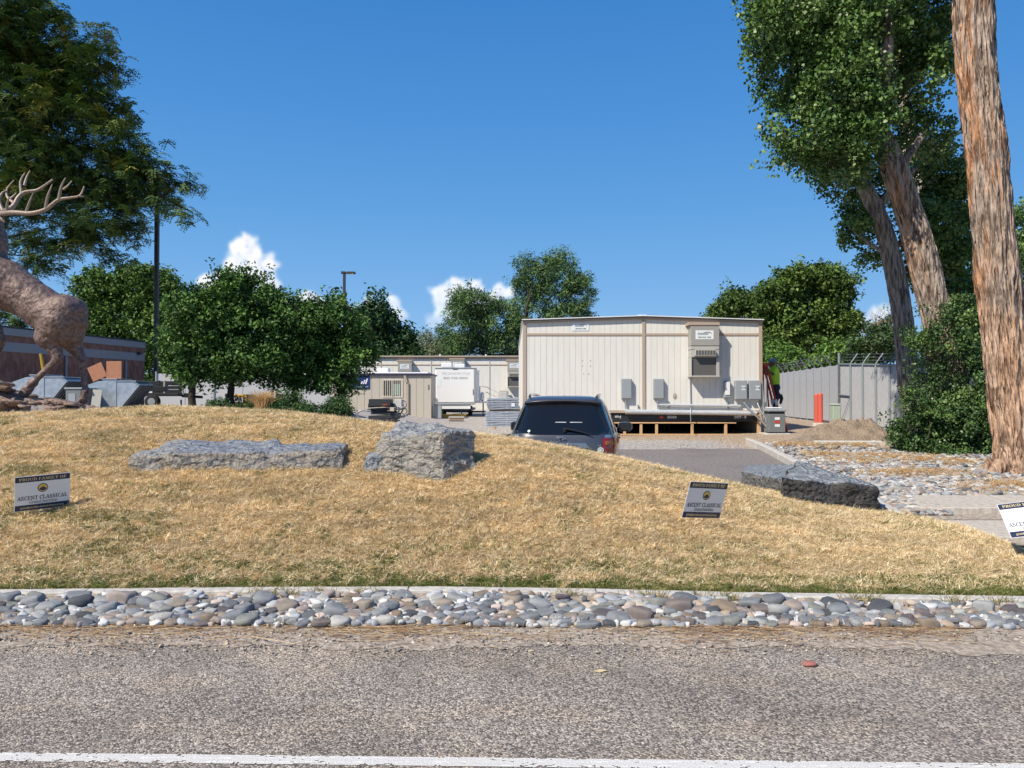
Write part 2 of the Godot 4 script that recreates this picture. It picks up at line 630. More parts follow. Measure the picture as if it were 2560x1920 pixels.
	var kerb := Node3D.new()
	kerb.name = "kerb"
	add_child(kerb)
	setting(kerb)
	var kx := -7.6
	var kn := 0
	while kx < 7.6:
		var ln := 1.92 if kn % 3 else 1.35
		kn += 1
		var gk := Geo.new()
		var rows := []
		for pr in [[-0.13, -0.12], [-0.13, 0.035], [-0.118, 0.05], [-0.02, 0.056], [0.0, 0.045], [0.0, -0.1]]:
			var row := PackedVector3Array()
			for q in 9:
				var x := kx + (ln - 0.014) * q / 8.0
				row.append(Vector3(x, pr[1] + 0.005 * noise.get_noise_2d(x * 2.0, pr[0] * 9.0), -(kerb_d(x) + pr[0])))
			rows.append(row)
		for r in rows.size() - 1:
			for q in 8:
				gk.quad(rows[r][q], rows[r][q + 1], rows[r + 1][q + 1], rows[r + 1][q])
		for e in [0, 8]:
			for r in range(1, rows.size() - 1):
				if e == 0:
					gk.tri(rows[0][0], rows[r][0], rows[r + 1][0])
				else:
					gk.tri(rows[0][8], rows[r + 1][8], rows[r][8])
		part("kerb_length", gk, M.conc, kerb)
		kx += ln

	make_cobbles()
	make_lawn(rough_bump)
	make_drive(rough_bump, cells)

# river cobble shapes, unit size about 1 across
func cobble_meshes(count: int, around: int, rings: int) -> Array:
	var out := []
	for k in count:
		var rows := []
		var sx := rng.randf_range(0.85, 1.25)
		var sz := rng.randf_range(0.7, 1.0)
		var sy := rng.randf_range(0.34, 0.66)
		var e := rng.randf_range(0.6, 1.0)
		for r in rings + 1:
			var la := -PI / 2 + PI * r / rings
			var row := PackedVector3Array()
			for q in around:
				var lo := -TAU * q / around
				var p := Vector3(cos(la) * cos(lo), sin(la), cos(la) * sin(lo))
				p = Vector3(signf(p.x) * pow(absf(p.x), e), signf(p.y) * pow(absf(p.y), e), signf(p.z) * pow(absf(p.z), e))
				var f := 1.0 + 0.30 * noise.get_noise_3d(p.x * 0.7 + k * 9.1, p.y * 0.7, p.z * 0.7) + 0.1 * noise.get_noise_3d(p.x * 2 + k * 3, p.y * 2, p.z * 2)
				row.append(Vector3(p.x * sx, p.y * sy, p.z * sz) * 0.5 * f)
			rows.append(row)
		var g := Geo.new()
		g.sheet(rows, true)
		for q in g.v.size():
			if q < around:
				g.n[q] = Vector3.DOWN
			elif q >= around * rings:
				g.n[q] = Vector3.UP
		out.append(g)
	return out

func stone_colors() -> Array:
	return [C(0.33, 0.355, 0.38), C(0.23, 0.25, 0.275), C(0.43, 0.45, 0.46), C(0.55, 0.56, 0.55), C(0.13, 0.14, 0.155), C(0.46, 0.395, 0.325), C(0.70, 0.685, 0.64), C(0.31, 0.26, 0.24), C(0.40, 0.315, 0.235), C(0.36, 0.375, 0.35), C(0.19, 0.17, 0.18), C(0.53, 0.445, 0.395)]

func make_cobbles() -> void:
	rng.seed = 77
	var bed := Node3D.new()
	bed.name = "cobble_strip"
	add_child(bed)
	setting(bed)
	var shapes := cobble_meshes(14, 12, 7)
	var meshes := []
	for s in shapes:
		meshes.append(s.mesh(null))
	var mats := []
	var veins := tex(256, 0.05, [[0.0, C(0.62, 0.62, 0.62)], [0.5, C(0.88, 0.88, 0.88)], [0.62, C(1, 1, 1)], [0.68, C(1.0, 1.0, 1.0)], [0.72, C(0.9, 0.9, 0.9)], [1.0, C(0.95, 0.95, 0.95)]], 19, FastNoiseLite.TYPE_SIMPLEX, 5, -1, 20.0)
	var pits := grey(256, 0.07, 5, FastNoiseLite.TYPE_SIMPLEX, 4)
	for c in stone_colors():
		var m := tri_mat(veins, 0.22, 0.78, pits, 0.6, false)
		m.albedo_color = c.linear_to_srgb()
		mats.append(m)
	# stones thrown largest first, each finding room beside the others
	var placed := []
	var sizes := []
	for q in 3400:
		sizes.append(0.045 + 0.085 * pow(rng.randf(), 1.7))
	for q in 125:
		sizes.append(rng.randf_range(0.12, 0.22))
	sizes.sort()
	sizes.reverse()
	for s in sizes:
		for tr in 14:
			var x := rng.randf_range(-7.4, 7.2)
			var kd := kerb_d(x) - 0.18
			var d := rng.randf_range(6.93 + 0.06 * noise.get_noise_1d(x * 2.0) - 0.05 * smoothstep(2, 5, x), kd - s * 0.35)
			# a few bare pockets of soil along the edging
			if noise.get_noise_2d(x * 1.5 + 3.0, 77.0) > 0.12 and d > kd - 0.3 and s < 0.17:
				continue
			var ok := true
			for p in placed:
				var dx: float = x - p[0]
				var dd: float = d - p[1]
				var m: float = (s + p[2]) * 0.37
				if absf(dx) < m and dx * dx + dd * dd < m * m:
					ok = false
					break
			if ok:
				placed.append([x, d, s])
				break
	placed.sort_custom(func(a, b): return a[2] / a[1] > b[2] / b[1])
	var rest := Geo.new()
	var singles := 0
	for p in placed:
		var s: float = p[2]
		var k := rng.randi() % meshes.size()
		var b := Basis.from_euler(Vector3(rng.randf_range(-0.3, 0.3), rng.randf_range(-0.7, 0.7) + (PI if rng.randf() < 0.5 else 0.0), rng.randf_range(-0.28, 0.28))).scaled(Vector3(s, s, s) * 1.06)
		var mid: float = 1.0 - absf(p[1] - 7.38) / 0.6
		var t := Transform3D(b, Vector3(p[0], -0.045 + 0.05 * smoothstep(7.15, 7.75, p[1]) + s * rng.randf_range(0.10, 0.24) + 0.016 * maxf(mid, 0) + rng.randf_range(0, 0.014), -p[1]))
		var ci: int = [0, 0, 1, 2, 2, 1, 3, 3, 4, 5, 5, 6, 0, 7, 8, 9, 9, 10, 11, 0][rng.randi() % 20]
		var seen: bool = absf(p[0]) < p[1] * 0.69
		if singles < 300 and seen:
			inst("cobble", meshes[k], mats[ci], bed, t)
			singles += 1
		else:
			var sg: Geo = shapes[k]
			rest.stamp(sg.v, sg.n, sg.i, t, stone_colors()[ci])
	# small stones filling the gaps
	for q in 1900:
		var x := rng.randf_range(-7.4, 7.2)
		var d := rng.randf_range(6.9, kerb_d(x) - 0.16)
		var s := rng.randf_range(0.025, 0.085)
		if noise.get_noise_2d(x * 1.5 + 3.0, 77.0) > 0.1 and d > kerb_d(x) - 0.42 and rng.randf() < 0.85:
			continue
		var sg: Geo = shapes[rng.randi() % shapes.size()]
		rest.stamp(sg.v, sg.n, sg.i, Transform3D(Basis.from_euler(Vector3(rng.randf() * 3, rng.randf() * 6, rng.randf() * 3)).scaled(Vector3(s, s, s)), Vector3(x, -0.04 + 0.05 * smoothstep(7.15, 7.75, d) + s * 0.25 + rng.randf() * 0.02, -d)), jit(stone_colors()[rng.randi() % 12], 0.25))
	var rm := StandardMaterial3D.new()
	rm.vertex_color_use_as_albedo = true
	rm.roughness = 0.75
	tag(part("small_cobbles", rest, rm, bed), "", "", "", "stuff")
	# straw and dead stalks washed against the stones
	var straw := Geo.new()
	for q in 5200:
		var x := rng.randf_range(-7.2, 7.0)
		var dens := 0.36 + 1.0 * noise.get_noise_2d(x * 0.55, 50.0) + 0.25 * smoothstep(-1.0, 1.5, x) - 0.3 * smoothstep(3.2, 4.6, x)
		if rng.randf() > dens:
			continue
		var d := 6.9 - absf(rng.randfn(0.0, 0.2)) + 0.04
		var ln := rng.randf_range(0.04, 0.2) * (1.0 if rng.randf() < 0.9 else 2.8)
		var an := rng.randfn(0.0, 0.4)
		var dir := Vector3(cos(an), rng.randf_range(-0.02, 0.09), sin(an))
		var p := Vector3(x, -0.034 + rng.randf() * 0.012, -d)
		straw.col = jit([C(0.46, 0.33, 0.19), C(0.58, 0.45, 0.28), C(0.28, 0.17, 0.10), C(0.38, 0.24, 0.13), C(0.20, 0.13, 0.08)][rng.randi() % 5], 0.25)
		straw.tube([p, p + dir * ln * 0.5 + Vector3(0, 0.006, 0.008), p + dir * ln], [rng.randf_range(0.0012, 0.0034)], 3, false)
	for q in 150:
		var x := rng.randf_range(-5.4, 5.4)
		var d := rng.randf_range(6.84, 7.0)
		var p := Vector3(x, -0.04, -d)
		straw.col = jit(C(0.28, 0.2, 0.13), 0.4)
		straw.tube([p, p + Vector3(rng.randf_range(-0.03, 0.03), rng.randf_range(0.05, 0.17), 0.0)], [0.0028, 0.0012], 3, false)
	var sm := StandardMaterial3D.new()
	sm.vertex_color_use_as_albedo = true
	sm.roughness = 0.9
	tag(part("dead_straw", straw, sm), "brown dead straw and stalks washed along the edge of the cobbles", "straw", "", "stuff")
	# grit scattered over the crumbling edge of the asphalt
	var grit := []
	var gshape: Geo = cobble_meshes(1, 6, 4)[0]
	for q in 3300:
		var x := rng.randf_range(-7.0, 7.0)
		var d := 6.6 + rng.randfn(0, 0.22) - 0.25 * smoothstep(2.0, 4.5, x) * rng.randf()
		if d > 6.95 or d < 5.6:
			continue
		var s := rng.randf_range(0.008, 0.028) * (1.0 if rng.randf() < 0.95 else 1.9)
		grit.append([Transform3D(Basis.from_euler(Vector3(rng.randf() * 3, rng.randf() * 6, 0)).scaled(Vector3(s, s * 0.8, s)), Vector3(x, -0.044 + s * 0.15 + (0.01 if d > 6.5 else 0.0), -d)), jit([C(0.42, 0.34, 0.25), C(0.30, 0.27, 0.24), C(0.5, 0.46, 0.4), C(0.2, 0.18, 0.165)][rng.randi() % 4], 0.3)])
	tag(scatter("road_grit", gshape.mesh(rm), grit), "loose grit scattered along the crumbling edge of the asphalt", "grit", "", "stuff")
	# weeds growing between the stones and the edging
	var weed := Geo.new()
	for cl in [-2.55, -2.3, -1.95, -1.5, 0.55, 1.25, 1.45, 1.9, 2.15, 3.35, 3.5, 4.3, 4.75]:
		for q in 46:
			var x: float = cl + rng.randfn(0, 0.075)
			var p := Vector3(x, 0.01, -(kerb_d(x) - 0.17 + rng.randfn(0, 0.02)))
			weed.col = jit(C(0.20, 0.22, 0.07) if rng.randf() < 0.55 else C(0.55, 0.43, 0.22), 0.3)
			var tip := p + Vector3(rng.randfn(0, 0.06), rng.randf_range(0.04, 0.13), rng.randf_range(-0.02, 0.07))
			weed.tube([p, p.lerp(tip, 0.5) + Vector3(0, 0.015, 0), tip], [0.003, 0.0024, 0.0006], 3, false)
	tag(part("weeds", weed, sm), "wisps of green and dry weeds along the concrete edging", "weeds", "", "stuff")
	# two dead leaves and a red chip of stone lying on the asphalt
	for lf in [[1500.0, 1676.0, 0.11, C(0.62, 0.50, 0.27), "pale dead leaf lying flat on the asphalt"], [1325.0, 1626.0, 0.08, C(0.55, 0.47, 0.29), "small dead leaf near the straw edge of the road"]]:
		var d: float = 2.1 * FOCAL / (lf[1] - HORIZON)
		var gl := Geo.new()
		var ws: float = lf[2]
		gl.quad(Vector3(-ws * 0.5, 0.004, 0), Vector3(0, 0.006, ws * 0.2), Vector3(ws * 0.5, 0.012, 0), Vector3(0, 0.01, -ws * 0.24))
		gl.quad(Vector3(0, 0.008, -ws * 0.24), Vector3(ws * 0.5, 0.010, 0), Vector3(0, 0.004, ws * 0.2), Vector3(-ws * 0.5, 0.002, 0))
		var lo := part("fallen_leaf", gl, mat(lf[3].r, lf[3].g, lf[3].b, 0.8))
		lo.position = Vector3(xat(lf[0], d), -0.05, -d)
		tag(lo, lf[4], "leaf")
	var dr := 2.1 * FOCAL / (1662.0 - HORIZON)
	var rs := part("red_stone", shapes[3], mat(0.33, 0.13, 0.11, 0.85))
	rs.transform = Transform3D(Basis().scaled(Vector3(0.1, 0.07, 0.08)), Vector3(xat(2021, dr), -0.032, -dr))
	tag(rs, "flat reddish stone lying alone on the asphalt", "stone")

var tuft_mesh: ArrayMesh

func make_tuft(blades: int, hgt: float, spread: float, flop: float, wide: float) -> Geo:
	var g := Geo.new()
	for q in blades:
		var an := rng.randf() * TAU
		var o := Vector3(rng.randfn(0, spread), 0, rng.randfn(0, spread))
		var dir := Vector3(cos(an), 0, sin(an))
		var h := hgt * rng.randf_range(0.55, 1.15)
		var b := o + dir * h * flop * 0.35 + Vector3(0, h * 0.62, 0)
		var t := o + dir * h * flop * rng.randf_range(0.7, 1.5) + Vector3(0, h * rng.randf_range(0.55, 1.0), 0)
		var s := Vector3(-dir.z, 0, dir.x) * wide * rng.randf_range(0.7, 1.2)
		s = s.rotated(dir, rng.randf_range(-0.7, 0.7))
		g.quad(o - s, o + s, b + s * 0.75, b - s * 0.75)
		g.tri(b - s * 0.75, b + s * 0.75, t)
	return g

func scatter(called: String, m: Mesh, items: Array, parent: Node3D = self) -> MultiMeshInstance3D:
	var mm := MultiMesh.new()
	mm.transform_format = MultiMesh.TRANSFORM_3D
	mm.use_colors = true
	mm.mesh = m
	mm.instance_count = items.size()
	var buf := PackedFloat32Array()
	buf.resize(items.size() * 16)
	var k := 0
	for it in items:
		var t: Transform3D = it[0]
		var c: Color = it[1]
		var b := t.basis
		buf[k] = b.x.x; buf[k + 1] = b.y.x; buf[k + 2] = b.z.x; buf[k + 3] = t.origin.x
		buf[k + 4] = b.x.y; buf[k + 5] = b.y.y; buf[k + 6] = b.z.y; buf[k + 7] = t.origin.y
		buf[k + 8] = b.x.z; buf[k + 9] = b.y.z; buf[k + 10] = b.z.z; buf[k + 11] = t.origin.z
		buf[k + 12] = c.r; buf[k + 13] = c.g; buf[k + 14] = c.b; buf[k + 15] = 1.0
		k += 16
	mm.buffer = buf
	var o := MultiMeshInstance3D.new()
	o.name = called
	o.multimesh = mm
	parent.add_child(o, true)
	return o

func make_lawn(bump: Texture2D) -> void:
	rng.seed = 5
	var thatch := tex(512, 0.06, [[0.0, C(0.26, 0.18, 0.085)], [0.4, C(0.44, 0.33, 0.175)], [0.7, C(0.58, 0.45, 0.25)], [1.0, C(0.68, 0.55, 0.33)]], 14, FastNoiseLite.TYPE_SIMPLEX, 5)
	var lm := tri_mat(thatch, 0.8, 1.0, bump, 2.0)
	setting(terrain("lawn", span(-15, 9, 0.2), span(0, 1.0, 0.022), func(x, t):
		var k := kerb_d(x)
		var d: float = lerpf(k, curve(x, crest_d) + 5.0, t)
		return Vector3(x, lawn(x, d), -d), lm))
	var gm := leafy(0.8, Color(0.22, 0.16, 0.07))
	gm.metallic_specular = 0.25
	var kinds := []
	for q in 4:
		kinds.append(make_tuft(10, 0.05, 0.022, 1.25, 0.003).mesh(gm))
	var lists := [[], [], [], []]
	var dry := [C(0.77, 0.63, 0.39), C(0.82, 0.69, 0.45), C(0.70, 0.55, 0.32), C(0.87, 0.76, 0.53), C(0.75, 0.585, 0.345), C(0.63, 0.485, 0.27)]
	var green := [C(0.13, 0.17, 0.045), C(0.18, 0.21, 0.06), C(0.24, 0.245, 0.085), C(0.10, 0.135, 0.035)]
	var made := 0
	while made < 235000:
		var x := rng.randf_range(-13.0, 8.4)
		var k := kerb_d(x)
		var cd := curve(x, crest_d)
		var t := rng.randf()
		var d := lerpf(k + 0.01, cd + 0.9, t)
		if absf(x) > d * 0.70 + 2.4:
			continue
		made += 1
		var from_kerb := d - k
		var n1 := noise.get_noise_2d(x * 0.55, d * 0.9)
		var n2 := noise.get_noise_2d(x * 2.4 + 60, d * 3.2)
		var n3 := noise.get_noise_2d(x * 0.35 + 200, d * 3.4)
		var gr := smoothstep(0.34, 0.04, from_kerb + n2 * 0.3) * 0.95
		gr = maxf(gr, smoothstep(0.2, 0.7, n1 + n2 * 0.7 + n3 * 0.5) * 0.35)
		gr = maxf(gr, smoothstep(1.5, 0.3, from_kerb) * smoothstep(-0.25, 0.35, n3 + n2 * 0.5) * 0.55)
		gr = maxf(gr, smoothstep(-2.0, -5.0, x) * smoothstep(-0.05, 0.45, n1 + n2 * 0.4) * 0.36)
		var c: Color
		if rng.randf() < gr:
			c = jit(green[rng.randi() % 4], 0.3)
		else:
			c = jit(dry[rng.randi() % 6], 0.22) * (1.0 + 0.22 * n2 + 0.28 * n3)
		var s := rng.randf_range(0.7, 1.25) * (1.0 + 0.2 * n2)
		if from_kerb < 0.12:
			s *= 0.85
		var b := Basis.from_euler(Vector3(rng.randfn(0, 0.25), rng.randf() * TAU, rng.randfn(0, 0.25))).scaled(Vector3(s, s * rng.randf_range(0.75, 1.2), s))
		lists[rng.randi() % 4].append([Transform3D(b, Vector3(x, lawn(x, d) - 0.004, -d)), c])
	for q in 4:
		tag(scatter("dry_grass", kinds[q], lists[q]), "short sun-bleached grass covering the berm above the edging", "grass", "blades of the berm", "stuff")
	# longer wisps standing up here and there
	var wisps := []
	var tall := make_tuft(7, 0.13, 0.012, 0.6, 0.0024).mesh(gm)
	for q in 1700:
		var x := rng.randf_range(-9.5, 7.0)
		var k := kerb_d(x)
		var d := lerpf(k + 0.1, curve(x, crest_d) + 0.5, rng.randf())
		if noise.get_noise_2d(x * 0.8 + 9, d * 1.2) < -0.05:
			continue
		wisps.append([Transform3D(Basis(Vector3.UP, rng.randf() * TAU).scaled(Vector3.ONE * rng.randf_range(0.6, 1.1)), Vector3(x, lawn(x, d) - 0.01, -d)), jit(C(0.55, 0.44, 0.24) if rng.randf() < 0.75 else C(0.2, 0.22, 0.08), 0.25)])
	tag(scatter("grass_wisps", tall, wisps), "longer dry wisps standing out of the mown grass", "grass", "", "stuff")

func make_drive(bump: Texture2D, cells: Texture2D) -> void:
	rng.seed = 12
	# asphalt drive behind the berm
	var asph := tex(512, 0.04, [[0.0, C(0.13, 0.12, 0.115)], [0.5, C(0.205, 0.185, 0.175)], [1.0, C(0.30, 0.27, 0.25)]], 40, FastNoiseLite.TYPE_SIMPLEX, 6)
	var am := tri_mat(asph, 2.2, 0.92, bump, 0.5)
	var kerb_x := func(d: float) -> float: return curve(d, [[11, 5.5], [14, 5.9], [17.7, 6.32], [22.9, 7.02]])
	setting(terrain("asphalt_drive", span(0, 1, 0.02), span(10.5, 21.4, 0.3), func(t, d):
		var x: float = lerpf(-4.0, kerb_x.call(d), t)
		var dd: float = d
		if d > 21.3:
			dd = 21.3 + 0.5 * noise.get_noise_2d(x * 0.6, 1.0) + 0.2 * noise.get_noise_2d(x * 3, 1.0)
		return Vector3(x, ground(x, dd) + 0.03 + (0.0 if x > -2.2 else -0.3 * (-2.2 - x)), -dd), am,
		func(p): 
			var a: float = 1.0 + 0.25 * noise.get_noise_2d(p.x * 0.6, p.z * 0.5)
			return Color(a, a, a)))
	# low concrete kerb between the drive and the cobble bed
	var kb := Node3D.new()
	kb.name = "drive_kerb"
	add_child(kb)
	setting(kb)
	var d := 11.2
	while d < 22.6:
		var g := Geo.new()
		var p0 := Vector3(kerb_x.call(d), ground(kerb_x.call(d), d), -d)
		var p1 := Vector3(kerb_x.call(d + 1.48), ground(kerb_x.call(d + 1.48), d + 1.48), -d - 1.48)
		var z := (p1 - p0).normalized()
		var b := Basis(z.cross(Vector3.UP).normalized(), Vector3.UP, -z)
		g.cbox((p0 + p1) * 0.5 + b.x * 0.09 + Vector3(0, 0.055, 0), Vector3(0.17, 0.26, (p1 - p0).length() - 0.012), 0.02, b)
		part("kerb_length", g, M.conc, kb)
		d += 1.5
	# cobble bed under the cottonwoods
	var bed := Node3D.new()
	bed.name = "cobble_bed"
	add_child(bed)
	setting(bed)
	var soil_m := tri_mat(soil_tex, 1.6, 0.95, bump, 1.2)
	terrain("soil", span(0, 1, 0.04), span(11.3, 22.6, 0.3), func(t, dd):
		var x: float = lerpf(kerb_x.call(dd) + 0.18, 15.0, t)
		return Vector3(x, ground(x, dd) + 0.06, -dd), soil_m, null, bed)
	var shapes := cobble_meshes(8, 9, 5)
	var meshes := []
	for s in shapes:
		meshes.append(s.mesh(null))
	var mats := []
	for c in stone_colors():
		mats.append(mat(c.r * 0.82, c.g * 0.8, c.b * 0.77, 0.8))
	var stones := []
	for q in 9000:
		var dd := 11.6 + 10.8 * pow(rng.randf(), 1.25)
		var x := rng.randf_range(kerb_x.call(dd) + 0.2, 0.69 * dd + 0.8)
		if x < kerb_x.call(dd) + 0.2:
			continue
		if dd < 13.1 and x > 6.6:
			continue
		if noise.get_noise_2d(x * 0.5, dd * 0.5) > 0.42:
			continue
		stones.append([x, dd, rng.randf_range(0.07, 0.17)])
	stones.sort_custom(func(a, b): return a[2] / a[1] > b[2] / b[1])
	var rm := StandardMaterial3D.new()
	rm.vertex_color_use_as_albedo = true
	rm.roughness = 0.75
	var rest := []
	for q in 8:
		rest.append([])
	for q in stones.size():
		var s = stones[q]
		var sc: float = s[2]
		var k := rng.randi() % 8
		var ci: int = [0, 2, 3, 6, 2, 5, 1, 3, 5, 9, 11, 4, 8, 7][rng.randi() % 14]
		var t := Transform3D(Basis.from_euler(Vector3(rng.randfn(0, 0.3), rng.randf() * TAU, rng.randfn(0, 0.3))).scaled(Vector3(sc, sc * 0.85, sc)), Vector3(s[0], ground(s[0], s[1]) + 0.06 + sc * rng.randf_range(0.1, 0.3), -s[1]))
		if q < 300:
			inst("cobble", meshes[k], mats[ci], bed, t)
		else:
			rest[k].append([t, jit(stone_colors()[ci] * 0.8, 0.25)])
	for k in 8:
		var sh: Geo = shapes[k]
		tag(scatter("far_cobbles", sh.mesh(rm), rest[k], bed), "", "", "", "stuff")
	# dead yellow grass between the cobbles
	var gm := leafy(0.85, Color(0.14, 0.09, 0.03))
	var tall := make_tuft(12, 0.11, 0.045, 1.1, 0.004).mesh(gm)
	var items := []
	for pt in [[2110, 1122, 0.9, 0.25], [1985, 1120, 0.7, 0.3], [2145, 1160, 1.1, 0.35], [2200, 1150, 0.7, 0.25], [2290, 1155, 0.8, 0.3], [2250, 1195, 0.8, 0.25], [2330, 1192, 0.9, 0.25], [2480, 1232, 0.7, 0.3], [2530, 1225, 0.5, 0.3], [2060, 1145, 0.5, 0.2], [2390, 1165, 0.7, 0.25]]:
		var o := foot(pt[0], pt[1])
		for q in 260:
			var x: float = o.x + rng.randfn(0, pt[2] * 0.5)
			var dd: float = -o.z + rng.randfn(0, pt[3] * 1.2)
			items.append([Transform3D(Basis(Vector3.UP, rng.randf() * TAU).scaled(Vector3.ONE * rng.randf_range(0.5, 1.1)), Vector3(x, ground(x, dd) + 0.07, -dd)), jit([C(0.60, 0.40, 0.19), C(0.66, 0.49, 0.26), C(0.48, 0.30, 0.14)][rng.randi() % 3], 0.2)])
	tag(scatter("dead_grass", tall, items), "patches of dead orange grass among the cobbles under the cottonwoods", "grass", "", "stuff")
	# concrete walk at the end of the berm
	var walk := Node3D.new()
	walk.name = "concrete_path"
	add_child(walk)
	setting(walk)
	for sl in [[6.2, 10.0, 11.62], [6.2, 11.66, 13.1]]:
		for q in 3:
			var g := Geo.new()
			var x0: float = sl[0] + q * 1.9
			var o := Vector3(x0 + 0.94, ground(x0, (sl[1] + sl[2]) / 2) + 0.03 + (0.03 if sl[1] > 11 else 0.0), -(sl[1] + sl[2]) / 2)
			g.cbox(o, Vector3(1.88, 0.12, sl[2] - sl[1]), 0.012)
			for k in g.c.size():
				g.c[k] = Color(1.0, 0.94, 0.86)
			part("path_slab", g, M.conc, walk)

# ---------------------------------------------------------------- boulders and yard signs
# a block given by its eight corners (bottom: front-left, front-right, back-right, back-left, then the top four), broken up by noise
func block(g: Geo, k: Array, amp: float, sd: float, pale_top: Color, side: Color, res := 30) -> void:
	var faces := [
		[0, 1, 5, 4], [1, 2, 6, 5], [2, 3, 7, 6], [3, 0, 4, 7], [4, 5, 6, 7]]
	var mid := Vector3.ZERO
	for p in k:
		mid += p / 8.0
	for fi in 5:
		var f: Array = faces[fi]
		var rows := []
		for r in res + 1:
			var row := PackedVector3Array()
			for q in res + 1:
				var u := float(q) / res
				var v := float(r) / res
				var p: Vector3 = (k[f[0]].lerp(k[f[1]], u)).lerp(k[f[3]].lerp(k[f[2]], u), v)
				# broad facets with stepped fractures, and edges that break unevenly
				var o := (p - mid).normalized()
				var q1 := Vector3(p.x + sd, p.y, p.z)
				var ch := noise.get_noise_3dv(q1 * 1.1)
				var fa := facets.get_noise_3dv(q1 + Vector3(1, 1, 1) * noise.get_noise_3dv(q1 * 2.0) * 0.12)
				var st := snappedf(noise.get_noise_3d(p.x * 1.9 + sd, p.y * 3.2 + p.x * 1.1, p.z * 1.9), 0.16)
				var fine := noise.get_noise_3dv(q1 * 7.0)
				var edge := maxf(pow(absf(u * 2 - 1), 10.0), pow(absf(v * 2 - 1), 10.0))
				p += o * amp * (0.75 + ch * 1.0 + fa * 1.1 + st * 1.0 + fine * 0.22 - edge * (0.3 + 0.8 * absf(noise.get_noise_3dv(q1 * 3.0))))
				row.append(p)
			rows.append(row)
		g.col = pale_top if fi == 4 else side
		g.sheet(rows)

var facets := FastNoiseLite.new()

